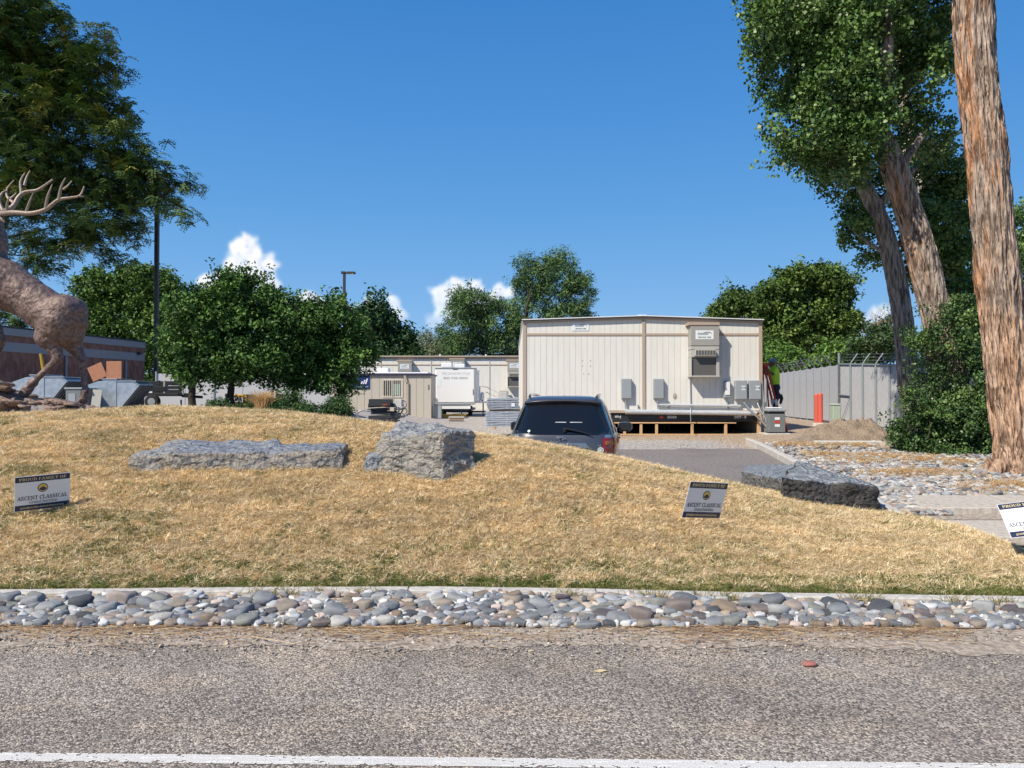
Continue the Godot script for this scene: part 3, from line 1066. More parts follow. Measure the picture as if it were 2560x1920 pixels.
func make_boulders() -> void:
	rng.seed = 3
	facets.seed = 8
	facets.noise_type = FastNoiseLite.TYPE_CELLULAR
	facets.cellular_return_type = FastNoiseLite.RETURN_DISTANCE2_SUB
	facets.frequency = 1.5
	facets.fractal_type = FastNoiseLite.FRACTAL_NONE
	var streak := tex(512, 0.012, [[0.0, C(0.07, 0.08, 0.095)], [0.34, C(0.15, 0.165, 0.185)], [0.45, C(0.22, 0.23, 0.245)], [0.54, C(0.40, 0.40, 0.395)], [0.6, C(0.27, 0.255, 0.235)], [0.75, C(0.17, 0.167, 0.163)], [1.0, C(0.48, 0.46, 0.44)]], 60, FastNoiseLite.TYPE_SIMPLEX, 5, -1, 30.0, 2.0)
	var marble := tex(512, 0.010, [[0.0, C(0.09, 0.10, 0.115)], [0.40, C(0.15, 0.165, 0.185)], [0.48, C(0.24, 0.25, 0.265)], [0.53, C(0.60, 0.60, 0.58)], [0.57, C(0.30, 0.31, 0.32)], [0.66, C(0.14, 0.15, 0.165)], [0.72, C(0.5, 0.5, 0.48)], [0.80, C(0.2, 0.2, 0.205)], [1.0, C(0.35, 0.33, 0.3)]], 64, FastNoiseLite.TYPE_SIMPLEX, 4, -1, 46.0, 3.2)
	var crag := grey(512, 0.025, 61, FastNoiseLite.TYPE_SIMPLEX, 6)
	var stone := tri_mat(streak, 1.5, 0.85, crag, 4.5, false)
	var vein := tri_mat(marble, 1.35, 0.8, crag, 5.0, false)
	# long low slab
	var a := foot(300, 1182)
	var b := foot(862, 1180)
	var da := -a.z
	var db := -b.z
	var g := Geo.new()
	var dn := Vector3(0, -0.22, 0)
	var p_mid_f := foot(470, 1182)
	var k1 := [a + dn, p_mid_f + dn + Vector3(0.1, 0, 0), p_mid_f + Vector3(0.15, -0.1, -0.75), at(320, 1150, da + 0.6) + dn, at(332, 1137, da + 0.05), at(475, 1132, -p_mid_f.z + 0.08), at(480, 1098, -p_mid_f.z + 0.75), at(345, 1120, da + 0.6)]
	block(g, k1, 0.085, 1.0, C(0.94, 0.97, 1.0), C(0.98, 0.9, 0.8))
	var k2 := [p_mid_f + dn - Vector3(0.12, 0, 0.02), b + dn, b + Vector3(0.02, -0.1, -0.62), p_mid_f + Vector3(0, -0.1, -0.8), at(440, 1133, -p_mid_f.z + 0.06), at(862, 1122, db + 0.1), at(866, 1108, db + 0.62), at(432, 1096, -p_mid_f.z + 0.8)]
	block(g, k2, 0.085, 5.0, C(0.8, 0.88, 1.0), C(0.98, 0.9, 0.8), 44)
	var o1 := part("slab_boulder", g, stone)
	tag(o1, "long low grey slab boulder lying on the dry grass", "boulder", "boulders on the berm")
	# tall block with a marbled top
	var f0 := foot(905, 1186)
	var f1 := foot(1108, 1209)
	var f2 := foot(1192, 1172)
	var d1 := -f1.z
	g = Geo.new()
	var back := Vector3(-0.2, -0.1, -1.05)
	var k3 := [f0 + dn, f1 + dn, f2 + dn, f0 + back, at(952, 1086, -f0.z + 0.12), at(1104, 1082, d1 + 0.06), at(1196, 1074, -f2.z + 0.12), at(1000, 1046, d1 + 1.25)]
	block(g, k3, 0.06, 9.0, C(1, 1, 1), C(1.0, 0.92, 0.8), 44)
	var k4 := [at(900, 1190, -f0.z - 0.02) + dn, at(985, 1200, -f0.z - 0.05) + dn, at(985, 1190, -f0.z + 0.4) + dn, at(895, 1180, -f0.z + 0.35) + dn, at(908, 1140, -f0.z + 0.02), at(975, 1128, -f0.z + 0.02), at(975, 1118, -f0.z + 0.4), at(918, 1130, -f0.z + 0.4)]
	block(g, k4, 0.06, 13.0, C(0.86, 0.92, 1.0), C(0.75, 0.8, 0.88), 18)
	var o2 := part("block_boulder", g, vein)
	tag(o2, "tall squarish boulder with black and white marbled top", "boulder", "boulders on the berm")
	# dark boulder at the end of the berm
	g = Geo.new()
	var e0 := foot(1952, 1250)
	var e1 := foot(2200, 1284)
	var de := -e0.z
	var df := -e1.z
	var k5 := [e0 + dn, e1 + dn, e1 + Vector3(0.15, -0.2, -0.5), e0 + Vector3(0.3, -0.25, -1.2), at(1948, 1192, de + 0.02), at(2200, 1218, df + 0.04), at(2172, 1208, df + 0.55), at(1988, 1148, de + 1.2)]
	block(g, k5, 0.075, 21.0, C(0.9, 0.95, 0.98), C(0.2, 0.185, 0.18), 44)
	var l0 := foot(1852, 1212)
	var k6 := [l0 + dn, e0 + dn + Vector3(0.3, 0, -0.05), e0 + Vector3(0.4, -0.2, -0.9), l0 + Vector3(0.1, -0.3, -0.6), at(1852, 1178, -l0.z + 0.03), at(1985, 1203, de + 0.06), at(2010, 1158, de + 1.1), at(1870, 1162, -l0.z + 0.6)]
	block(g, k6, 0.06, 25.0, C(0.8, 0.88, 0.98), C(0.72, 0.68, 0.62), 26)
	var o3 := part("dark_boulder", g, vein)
	tag(o3, "charcoal faced boulder with pale sloping top at the low end of the berm", "boulder", "boulders on the berm")
	# grey rock at the kerb's end
	g = Geo.new()
	var c := Vector3(5.42, -0.05, -7.66)
	var k7 := [c + Vector3(-0.24, -0.1, 0.2), c + Vector3(0.4, -0.1, 0.22), c + Vector3(0.4, -0.1, -0.3), c + Vector3(-0.16, -0.1, -0.3), c + Vector3(-0.16, 0.2, 0.12), c + Vector3(0.35, 0.3, 0.15), c + Vector3(0.35, 0.3, -0.2), c + Vector3(-0.05, 0.28, -0.2)]
	block(g, k7, 0.03, 33.0, C(0.95, 0.95, 1), C(0.9, 0.95, 1), 16)
	tag(part("kerb_rock", g, stone), "grey rock standing at the end of the concrete edging", "boulder")

# yard sign: centre, its right vector and its up vector
func yard_sign(label: String, o: Vector3, u: Vector3, up: Vector3, tail: float) -> void:
	u = u.normalized()
	up = (up - u * up.dot(u)).normalized()
	var b := Basis(u, up, u.cross(up))
	var t := thing("yard_sign", label, "sign", o, "yard signs in the grass")
	t.basis = b
	var w := 0.61
	var h := 0.457
	bx("panel", Vector3.ZERO, Vector3(w, h, 0.005), 0.001, M.sign_white, t)
	bx("header_band", Vector3(0, h / 2 - 0.042, 0.0035), Vector3(w - 0.012, 0.072, 0.002), 0, M.navy, t)
	bx("footer_band", Vector3(0, -h / 2 + 0.042, 0.0035), Vector3(w - 0.012, 0.072, 0.002), 0, M.navy, t)
	words("header_lettering", "PROUD FAMILY OF", Vector3(0, h / 2 - 0.042, 0.0058), 0.034, M.gold_ink, t, Basis(), true, true, 0.52)
	words("name_lettering", "ASCENT CLASSICAL", Vector3(0, -0.062, 0.0038), 0.05, M.navy, t, Basis(), true, true, 0.55)
	words("place_lettering", "Grand Junction", Vector3(0.01, -0.118, 0.0038), 0.036, M.navy, t, Basis(), false, true, 0.31, 0.25)
	words("address_lettering", "grandjunction.ascentclassical.org", Vector3(0, -h / 2 + 0.042, 0.0058), 0.026, M.gold_ink, t, Basis(), true, false, 0.48)
	var g := Geo.new()
	g.tf = Transform3D(Basis(Vector3.RIGHT, PI / 2), Vector3(0, 0.062, 0.003))
	g.lathe(Vector3.ZERO, [[0.058, 0.0], [0.058, 0.0012], [0.0, 0.0012]], 28)
	var e := part("emblem", g, M.navy, t)
	g = Geo.new()
	g.tf = Transform3D(Basis(Vector3.RIGHT, PI / 2), Vector3(0, 0.062, 0.0044))
	g.lathe(Vector3.ZERO, [[0.048, 0.0], [0.048, 0.0012], [0.0, 0.0012]], 28)
	part("disc", g, M.gold, e)
	g = Geo.new()
	var hill := PackedVector2Array([Vector2(-0.042, 0.045), Vector2(-0.03, 0.033), Vector2(0, 0.02), Vector2(0.03, 0.033), Vector2(0.042, 0.045), Vector2(0.03, 0.062), Vector2(0.018, 0.07), Vector2(0.004, 0.079), Vector2(-0.01, 0.073), Vector2(-0.028, 0.06)])
	g.prism(hill, 0.0058, 0.0066)
	part("mesa", g, M.navy, e)
	# wire stake
	g = Geo.new()
	for s in [-0.125, 0.125]:
		g.tube([Vector3(s, -h / 2 + 0.16, -0.001), Vector3(s, -h / 2 - tail, -0.001)], [0.0021], 5)
	g.tube([Vector3(-0.125, -h / 2 - 0.03, -0.001), Vector3(0.125, -h / 2 - 0.03, -0.001)], [0.002], 5)
	part("wire_stake", g, M.wire, t)

func make_signs() -> void:
	M.sign_white = mat(0.78, 0.79, 0.80, 0.45)
	M.navy = mat(0.012, 0.022, 0.075, 0.4)
	M.gold_ink = mat(0.62, 0.52, 0.27, 0.5)
	M.gold = mat(0.72, 0.50, 0.10, 0.5)
	M.wire = mat(0.42, 0.43, 0.44, 0.4, 0.7)
	yard_sign("yard sign turned away from the sun in the grass below the elk statue", Vector3(-5.926, 0.813, -9.73), Vector3(0.741, 0.038, -0.67), Vector3(0.139, 0.968, 0.209), 0.5)
	yard_sign("yard sign tilted sideways in the grass below the parked car", Vector3(2.327, 0.771, -9.282), Vector3(0.87, -0.093, -0.484), Vector3(0.2, 0.964, 0.174), 0.52)
	yard_sign("bright sunlit yard sign beside the concrete path", Vector3(6.06, 0.609, -8.965), Vector3(0.95, 0.169, 0.264), Vector3(0.047, 0.757, -0.652), 0.5)

# ---------------------------------------------------------------- buildings and site equipment
func common_materials() -> void:
	var siding := tex(512, 0.015, [[0.0, C(0.69, 0.68, 0.63)], [0.5, C(0.72, 0.71, 0.662)], [1.0, C(0.742, 0.732, 0.687)]], 70, FastNoiseLite.TYPE_SIMPLEX, 5, -1, 0.0, 0.12)
	M.siding = tri_mat(siding, 1.7, 0.75)
	M.trim = mat(0.42, 0.335, 0.26, 0.7)
	M.tan_dark = mat(0.40, 0.34, 0.27, 0.75)
	M.unit = mat(0.33, 0.325, 0.30, 0.55)
	M.unit_light = mat(0.42, 0.415, 0.385, 0.55)
	M.coil = mat(0.10, 0.10, 0.10, 0.7)
	M.elec = mat(0.30, 0.335, 0.36, 0.45)
	M.elec_dark = mat(0.17, 0.185, 0.195, 0.5)
	M.black = mat(0.012, 0.012, 0.013, 0.6)
	M.steel_black = mat(0.02, 0.021, 0.023, 0.45)
	M.white = mat(0.78, 0.79, 0.8, 0.4)
	M.label_white = mat(0.75, 0.79, 0.80, 0.5)
	M.ink = mat(0.03, 0.045, 0.06, 0.6)
	M.red_paint = mat(0.55, 0.05, 0.03, 0.5)
	M.galv = tri_mat(tex(256, 0.05, [[0.0, C(0.52, 0.56, 0.61)], [0.5, C(0.62, 0.66, 0.71)], [1.0, C(0.72, 0.75, 0.79)]], 71, FastNoiseLite.TYPE_CELLULAR, 1, FastNoiseLite.RETURN_CELL_VALUE), 0.5, 0.38)
	M.galv.metallic = 0.35
	M.conduit = mat(0.55, 0.57, 0.58, 0.35, 0.8)
	M.lumber = tri_mat(tex(256, 0.02, [[0.0, C(0.44, 0.26, 0.13)], [0.5, C(0.58, 0.37, 0.20)], [1.0, C(0.68, 0.47, 0.28)]], 72, FastNoiseLite.TYPE_SIMPLEX, 4, -1, 0.0, 6.0), 0.7, 0.85)
	M.roof_white = mat(0.7, 0.71, 0.72, 0.5)
	M.rubber = mat(0.02, 0.02, 0.02, 0.9)
	M.bronze_pole = mat(0.045, 0.04, 0.036, 0.5)

# a wall-hung cooling unit, hung from its top centre
func wall_unit(parent: Node3D, o: Vector3, w: float, h: float, dp: float, canopy: bool) -> void:
	var u := Node3D.new()
	u.name = "cooling_unit"
	parent.add_child(u, true)
	u.position = o
	var z := dp / 2
	bx("upper_cabinet", Vector3(0, -h * 0.20, z), Vector3(w, h * 0.40 - 0.012, dp), 0.012, M.unit, u)
	bx("mid_panel", Vector3(0, -h * 0.435, z - 0.008), Vector3(w - 0.01, h * 0.075 - 0.01, dp - 0.02), 0.01, M.unit_light, u)
	bx("grille_panel", Vector3(0, -h * 0.55, z - 0.012), Vector3(w - 0.01, h * 0.15 - 0.01, dp - 0.02), 0.01, M.unit_light, u)
	bx("coil_guard", Vector3(0, -h * 0.81, z - 0.03), Vector3(w - 0.08, h * 0.36, dp - 0.06), 0.0, M.coil, u)
	bx("corner_post", Vector3(w / 2 - 0.05, -h * 0.81, z), Vector3(0.1, h * 0.37, dp), 0.008, M.unit_light, u)
	bx("corner_post", Vector3(-w / 2 + 0.02, -h * 0.81, z), Vector3(0.04, h * 0.37, dp), 0.008, M.unit_light, u)
	bx("sill", Vector3(0, -h * 0.99, z + 0.006), Vector3(w + 0.02, h * 0.03, dp + 0.01), 0.006, M.unit_light, u)
	# louvred hood
	var hd := bx("vent_hood", Vector3(-0.02, -h * 0.535, dp + 0.06), Vector3(w * 0.72, h * 0.125, 0.16), 0.01, M.unit_light, u)
	for r in 7:
		bx("louvre", Vector3(-0.02 + (r - 3) * w * 0.098, -h * 0.535, dp + 0.142), Vector3(w * 0.078, h * 0.088, 0.008), 0, M.coil, hd)
	bx("placard", Vector3(-0.02, -h * 0.185, dp + 0.004), Vector3(w * 0.63, h * 0.175, 0.006), 0, M.label_white, u)
	satellite_print(u, Vector3(-0.02, -h * 0.185, dp + 0.008), w * 0.55)
	if canopy:
		bx("cap_board", Vector3(-0.04, 0.05, z), Vector3(w + 0.1, 0.10, dp + 0.05), 0.008, M.trim, u)

func satellite_print(parent: Node3D, o: Vector3, w: float) -> void:
	words("logo_lettering", "Satellite", o + Vector3(-w * 0.09, w * 0.07, 0), w * 0.15, M.ink, parent, Basis(), true, true, w * 0.68, 0.25)
	var g := Geo.new()
	var arc := []
	for q in 9:
		var t := q / 8.0
		arc.append(o + Vector3(lerpf(-w * 0.1, w * 0.47, t), w * (0.10 + 0.11 * sin(t * PI * 0.8)) - w * 0.1 * t * t, 0.001))
	g.tube(arc, [w * 0.003, w * 0.006, w * 0.01, w * 0.014, w * 0.018, w * 0.02, w * 0.022, w * 0.016, w * 0.006], 4)
	part("logo_swoosh", g, M.ink, parent)
	words("phone_lettering", "800-453-1299", o + Vector3(0, -w * 0.16, 0), w * 0.09, M.ink, parent, Basis(), true, false, w * 0.8)

func electric_box(parent: Node3D, called: String, o: Vector3, s: Vector3, m: Material) -> Node3D:
	var b := bx(called, o + Vector3(0, 0, s.z / 2), s, 0.012, m, parent)
	bx("cover", o + Vector3(0, -0.005, s.z + 0.004), Vector3(s.x - 0.03, s.y - 0.05, 0.012), 0.004, m, b)
	return b

func make_office() -> void:
	# the large double modular office: two halves under a low ridge
	var D := 27.0
	var S := D / FOCAL
	var x0 := xat(1308, D)
	var x1 := xat(1905, D)
	var yg := EYE - (1088 - HORIZON) * S
	var yb := EYE - (1031 - HORIZON) * S - yg
	var ye := EYE - (800 - HORIZON) * S - yg
	var yp := EYE - (790 - HORIZON) * S - yg
	var w := x1 - x0
	var t := thing("modular_office", "large cream modular office with low ridge roof and grey cooling unit", "building", Vector3((x0 + x1) / 2, yg, -D))
	var hw := w / 2
	var deep := 18.0
	var roof_y := func(x: float) -> float: return lerpf(yp, ye, absf(x) / hw)
	# shell: two side walls, back wall
	bx("side_wall", Vector3(-hw + 0.05, (yb + ye) / 2, -deep / 2), Vector3(0.1, ye - yb, deep - 0.2), 0, M.siding, t)
	bx("side_wall", Vector3(hw - 0.05, (yb + ye) / 2, -deep / 2), Vector3(0.1, ye - yb, deep - 0.2), 0, M.siding, t)
	bx("rear_wall", Vector3(0, (yb + ye) / 2, -deep + 0.05), Vector3(w - 0.22, ye - yb, 0.1), 0, M.siding, t)
	var g := Geo.new()
	g.prism(PackedVector2Array([Vector2(-hw + 0.11, yb), Vector2(hw - 0.11, yb), Vector2(hw - 0.11, ye - 0.05), Vector2(0, yp - 0.05), Vector2(-hw + 0.11, ye - 0.05)]), -0.12, -0.02)
	var wall := part("front_wall", g, M.siding, t)
	# upright boards, eight inches apart, above and below the belt trim
	var belt := EYE - (836 - HORIZON) * S - yg
	var n := int(round(w / 0.2035))
	var bw := w / n
	for q in n:
		var x := -hw + bw * (q + 0.5)
		var top: float = minf(roof_y.call(x - bw / 2), roof_y.call(x + bw / 2)) - 0.04
		for part_ in [[yb + 0.02, belt - 0.04], [belt + 0.04, top]]:
			var bm := bx("siding_board", Vector3(x, (part_[0] + part_[1]) / 2, -0.008), Vector3(bw - 0.006, part_[1] - part_[0], 0.016), 0.002, M.siding, wall)
			if q % 7 == 3:
				bm.position.z = 0.001
	# trim
	var tz := 0.014
	bx("corner_trim", Vector3(-hw + 0.05, (yb + ye) / 2 - 0.03, tz), Vector3(0.13, ye - yb - 0.02, 0.03), 0.006, M.trim, t)
	bx("corner_trim", Vector3(hw - 0.05, (yb + ye) / 2 - 0.03, tz), Vector3(0.13, ye - yb - 0.02, 0.03), 0.006, M.trim, t)
	bx("belt_trim", Vector3(0, belt, tz - 0.003), Vector3(w - 0.24, 0.085, 0.028), 0.006, M.trim, t)
	bx("joint_trim", Vector3(0.04, (yb + yp) / 2, tz + 0.006), Vector3(0.115, yp - yb - 0.06, 0.036), 0.006, M.trim, t)
	bx("base_trim", Vector3(0, yb + 0.03, tz + 0.002), Vector3(w - 0.02, 0.10, 0.035), 0.006, M.trim, t)
	for s in [-1, 1]:
		var ang: float = atan2(yp - ye, hw) * -s
		var bs := Basis(Vector3.BACK, ang)
		var ln := Vector2(hw, yp - ye).length() + 0.03
		bx("fascia", Vector3(s * hw / 2, (ye + yp) / 2 - 0.075, 0.045), Vector3(ln, 0.085, 0.06), 0.006, M.trim, t, bs)
		var rf := bx("roof", Vector3(s * (hw / 2 + 0.02), (ye + yp) / 2, -deep / 2 + 0.1), Vector3(ln + 0.02, 0.035, deep + 0.12), 0.006, M.roof_white, t, bs)
		bx("drip_edge", Vector3(s * (hw / 2 + 0.02), (ye + yp) / 2 - 0.026, 0.09), Vector3(ln + 0.015, 0.02, 0.05), 0, M.black, rf, bs)
	bx("ridge_vent", Vector3(0.05, yp + 0.05, -0.6), Vector3(0.32, 0.07, 0.5), 0.02, M.roof_white, t)
	# sign plates
	var px := func(p: float) -> float: return xat(p, D) - (x0 + x1) / 2
	var py := func(p: float) -> float: return EYE - (p - HORIZON) * S - yg
	bx("placard", Vector3(px.call(1452), py.call(816.5), 0.01), Vector3(0.58, 0.29, 0.012), 0.003, M.label_white, t)
	satellite_print(t, Vector3(px.call(1452), py.call(816.5), 0.018), 0.46)
	wall_unit(t, Vector3(px.call(1755), py.call(816), 0.002), 0.99, 1.78, 0.46, true)
	# electrical boxes and raceways
	for b in [[1565, 972, 0.36, 0.70, 0.16], [1645, 972, 0.36, 0.70, 0.16]]:
		electric_box(t, "panel_box", Vector3(px.call(b[0]), py.call(b[1]), 0.003), Vector3(b[2], b[3], b[4]), M.elec)
		tb("nipple", [Vector3(px.call(b[0] - 2), py.call(1000), 0.09), Vector3(px.call(b[0] - 2), py.call(1022), 0.09)], [0.03], M.conduit, t)
	var dis := electric_box(t, "disconnect_box", Vector3(px.call(1816), py.call(974), 0.003), Vector3(0.25, 0.58, 0.14), M.elec)
	bx("switch_cover", Vector3(px.call(1816), py.call(972), 0.165), Vector3(0.17, 0.44, 0.03), 0.01, M.white, dis)
	for b in [1849, 1884]:
		var eb := electric_box(t, "meter_box", Vector3(px.call(b), py.call(975), 0.003), Vector3(0.41, 0.67, 0.2), M.elec)
		bx("notice", Vector3(px.call(b + 5), py.call(970), 0.217), Vector3(0.15, 0.15, 0.003), 0, M.label_white, eb)
		words("notice_lettering", "ON", Vector3(px.call(b + 5), py.call(970), 0.2195), 0.08, M.ink, eb)
	tb("raceway", [Vector3(px.call(1643), py.call(1012), 0.08), Vector3(px.call(1850), py.call(1015), 0.08)], [0.045], M.galv, t, 4)
	tb("raceway", [Vector3(px.call(1562), py.call(1029), 0.12), Vector3(px.call(1888), py.call(1033), 0.12)], [0.085], M.galv, t, 4)
	for q in [[1671, 1003, 1022], [1819, 1002, 1026], [1595, 1012, 1022]]:
		tb("stub_pipe", [Vector3(px.call(q[0]), py.call(q[1]), 0.05), Vector3(px.call(q[0]), py.call(q[2]), 0.05)], [0.022], M.elec_dark, t)
	tb("unit_cable", [Vector3(px.call(1725), py.call(946), 0.03), Vector3(px.call(1726), py.call(1015), 0.03), Vector3(px.call(1722), py.call(1030), 0.24), Vector3(px.call(1723), py.call(1052), 0.22), Vector3(px.call(1731), py.call(1074), 0.1)], [0.018], M.conduit, t)
	for c in [[1857, 1005, 1914, 1064], [1891, 1008, 1914, 1055]]:
		var a := Vector3(px.call(c[0]), py.call(c[1]), 0.12)
		var b := Vector3(px.call(c[2]), py.call(c[3]), 0.35)
		tb("flex_conduit", [a, a.lerp(b, 0.3) + Vector3(-0.03, -0.06, 0.05), a.lerp(b, 0.65) + Vector3(0, -0.09, 0.06), b + Vector3(-0.1, -0.01, 0), b], [0.032], M.conduit, t)
	# open foundation: black steel frame over timber cripple studs
	bx("frame_beam", Vector3(0, py.call(1044), -0.1), Vector3(w - 0.3, 0.26, 0.12), 0.01, M.steel_black, t)
	g = Geo.new()
	g.prism(PackedVector2Array([Vector2(px.call(1582), py.call(1053)), Vector2(px.call(1602), py.call(1040)), Vector2(px.call(1622), py.call(1040)), Vector2(px.call(1636), py.call(1053))]), -0.06, -0.02)
	part("coupler_plate", g, M.steel_black, t)
	words("frame_lettering", "2826B", Vector3(px.call(1680), py.call(1043), -0.037), 0.085, M.white, t)
	words("frame_lettering", "2427 - B", Vector3(px.call(1851), py.call(1043), -0.037), 0.085, M.white, t)
	words("frame_lettering", "US-J", Vector3(px.call(1545), py.call(1041), -0.037), 0.085, M.white, t)
	bx("frame_plate", Vector3(px.call(1654), py.call(1043.5), -0.037), Vector3(0.12, 0.08, 0.006), 0, M.red_paint, t)
	bx("timber_plate", Vector3(px.call(1560), py.call(1057), -0.06), Vector3(px.call(1864) * 1.0 - px.call(1310) + 0.1, 0.05, 0.10), 0.004, M.lumber, t)
	for q in [1330, 1400, 1480, 1562, 1603, 1642, 1731, 1815]:
		bx("cripple_stud", Vector3(px.call(q), (py.call(1060) + 0.0) / 2, -0.06), Vector3(0.09, py.call(1060) - 0.02, 0.08), 0.004, M.lumber, t)
	bx("corner_post", Vector3(px.call(1898), py.call(1062), -0.05), Vector3(0.12, 0.72, 0.12), 0.006, M.lumber, t)
	bx("sill_timber", Vector3(px.call(1640), 0.02, -0.06), Vector3(px.call(1899) - px.call(1380), 0.05, 0.10), 0.004, M.lumber, t)
	for q in [1690, 1872]:
		g = Geo.new()
		for s in [-1, 1]:
			g.tube([Vector3(px.call(q + s * 9), 0.0, -1.6), Vector3(px.call(q + s * 2), py.call(1056), -1.6)], [0.02], 6)
		part("jack_stand", g, M.steel_black, t)
	# dark underside so that the crawl space is closed to the sky
	bx("floor_deck", Vector3(0, yb - 0.03, -deep / 2), Vector3(w - 0.2, 0.06, deep - 0.4), 0, M.black, t)
	for s in [-1, 1]:
		bx("skirt", Vector3(s * (hw - 0.06), yb / 2, -deep / 2), Vector3(0.03, yb, deep - 0.3), 0, M.tan_dark, t)
	bx("skirt", Vector3(0, yb / 2, -deep + 0.1), Vector3(w - 0.3, yb, 0.03), 0, M.tan_dark, t)

	for q in [[1456, 902], [1476, 902], [1456, 915], [1476, 915], [1459, 934], [1472, 935]]:
		g = Geo.new()
		g.tf = Transform3D(Basis(Vector3.RIGHT, PI / 2), Vector3(px.call(q[0]), py.call(q[1]), 0.003))
		g.lathe(Vector3.ZERO, [[0.022, 0.0], [0.02, 0.004], [0.0, 0.005]], 10)
		part("screw_cap", g, M.tan_dark, t)
	g = Geo.new()
	g.tf = Transform3D(Basis(Vector3.RIGHT, PI / 2) * Basis.from_scale(Vector3(0.8, 1, 1.3)), Vector3(px.call(1687), py.call(990), 0.003))
	g.lathe(Vector3.ZERO, [[0.085, 0.0], [0.08, 0.012], [0.0, 0.014]], 18)
	part("cable_plug", g, M.tan_dark, t)
	# pad-mounted transformer with its slab
	var tx := thing("transformer", "grey steel transformer cabinet on a pad beside the cream office", "transformer", Vector3(xat(1936, 26.6), 0.0, -26.6))
	tx.position.y = EYE - (1086 - HORIZON) / FOCAL * 26.6 - 0.02
	var sh: Material = M.elec_dark
	bx("pad", Vector3(0, 0.03, 0), Vector3(0.86, 0.09, 0.8), 0.015, M.conc, tx)
	bx("cabinet", Vector3(0.0, 0.42, 0), Vector3(0.56, 0.62, 0.55), 0.012, sh, tx)
	bx("vent_band", Vector3(0.0, 0.775, 0), Vector3(0.53, 0.10, 0.52), 0, M.black, tx)
	var lid := bx("lid", Vector3(0.0, 0.86, 0), Vector3(0.60, 0.09, 0.60), 0.02, M.elec, tx)
	bx("tray", Vector3(-0.02, 0.94, -0.02), Vector3(0.46, 0.04, 0.3), 0.01, M.white, lid)
	for q in 3:
		bx("warning_label", Vector3(0.0, 0.58 - q * 0.12, 0.277), Vector3(0.17, 0.085, 0.002), 0, M.label_white if q != 1 else M.red_paint, tx)

	# conduit post and coiled cable at the corner
	var cp := thing("conduit_post", "grey conduit riser with looped cable at the office corner", "conduit", Vector3(xat(1915, 26.9), yg - 0.03, -26.95))
	tb("riser", [Vector3(0, 0, 0), Vector3(0, 2.0, 0)], [0.05], M.elec, cp)
	g = Geo.new()
	var loop := []
	for q in 21:
		var an := TAU * q / 20.0
		loop.append(Vector3(-0.07 + 0.09 * cos(an), 0.85 + 0.34 * sin(an), 0.09))
	g.tube(loop, [0.022], 6)
	part("cable_loop", g, M.elec_dark, cp)

	# folded red wedge beside the transformer
	var cn := thing("red_cone", "orange-red safety cone standing behind the transformer pad", "cone", on(xat(1962, 27.3), 27.3))
	cn.position.y = EYE - (1084 - HORIZON) / FOCAL * 27.3
	g = Geo.new()
	g.lathe(Vector3.ZERO, [[0.0, 0.0], [0.17, 0.0], [0.17, 0.03], [0.11, 0.04], [0.03, 0.44], [0.0, 0.45]], 14)
	part("cone", g, M.red_paint, cn)

func make_far_office() -> void:
	# the long cream modular building at the back of the yard
	var D := 53.0
	var S := D / FOCAL
	var xl := xat(640, D)
	var xr := xat(1312, D)
	var w := xr - xl
	var y0 := ground((xl + xr) / 2, D) - 0.05
	var top := EYE - (893 - HORIZON) * S - y0
	var t := thing("long_modular_building", "long cream modular building across the back of the gravel yard", "building", Vector3((xl + xr) / 2, y0, -D))
	bx("wall", Vector3(0, top / 2, -2.0), Vector3(w, top, 3.9), 0, M.siding, t)
	var px := func(p: float) -> float: return xat(p, D) - (xl + xr) / 2
	var py := func(p: float) -> float: return EYE - (p - HORIZON) * S - y0
	bx("roof", Vector3(0, top + 0.05, -2.0), Vector3(w + 0.3, 0.10, 4.3), 0.02, M.tan_dark, t)
	bx("fascia", Vector3(0, top - 0.06, 0.02), Vector3(w, 0.12, 0.05), 0.01, M.trim, t)
	bx("belt_trim", Vector3(0, py.call(912), -0.03), Vector3(w, 0.08, 0.05), 0.008, M.trim, t)
	for q in [690, 820, 952, 1078, 1224]:
		bx("joint_trim", Vector3(px.call(q), top / 2, -0.03), Vector3(0.06, top - 0.1, 0.055), 0.008, M.unit_light, t)
	var bwid := 0.41
	var nb := int(w / bwid)
	for q in nb:
		var x := -w / 2 + bwid * (q + 0.5)
		bx("siding_board", Vector3(x, top / 2 - 0.03, -0.042), Vector3(bwid - 0.006, top - 0.2, 0.012), 0, M.siding, t)
	for u in [[1014, 905], [1145, 900], [1286, 903]]:
		wall_unit(t, Vector3(px.call(u[0]), py.call(u[1]), -0.035), 0.96, 1.78, 0.45, true)
	for q in [1097, 1214]:
		tb("roof_vent", [Vector3(px.call(q), top + 0.08, -1), Vector3(px.call(q), top + 0.25, -1)], [0.07], M.roof_white, t)
	bx("step_box", Vector3(px.call(1260), py.call(1000), 0.5), Vector3(0.6, 1.3, 0.7), 0.02, M.unit_light, t)

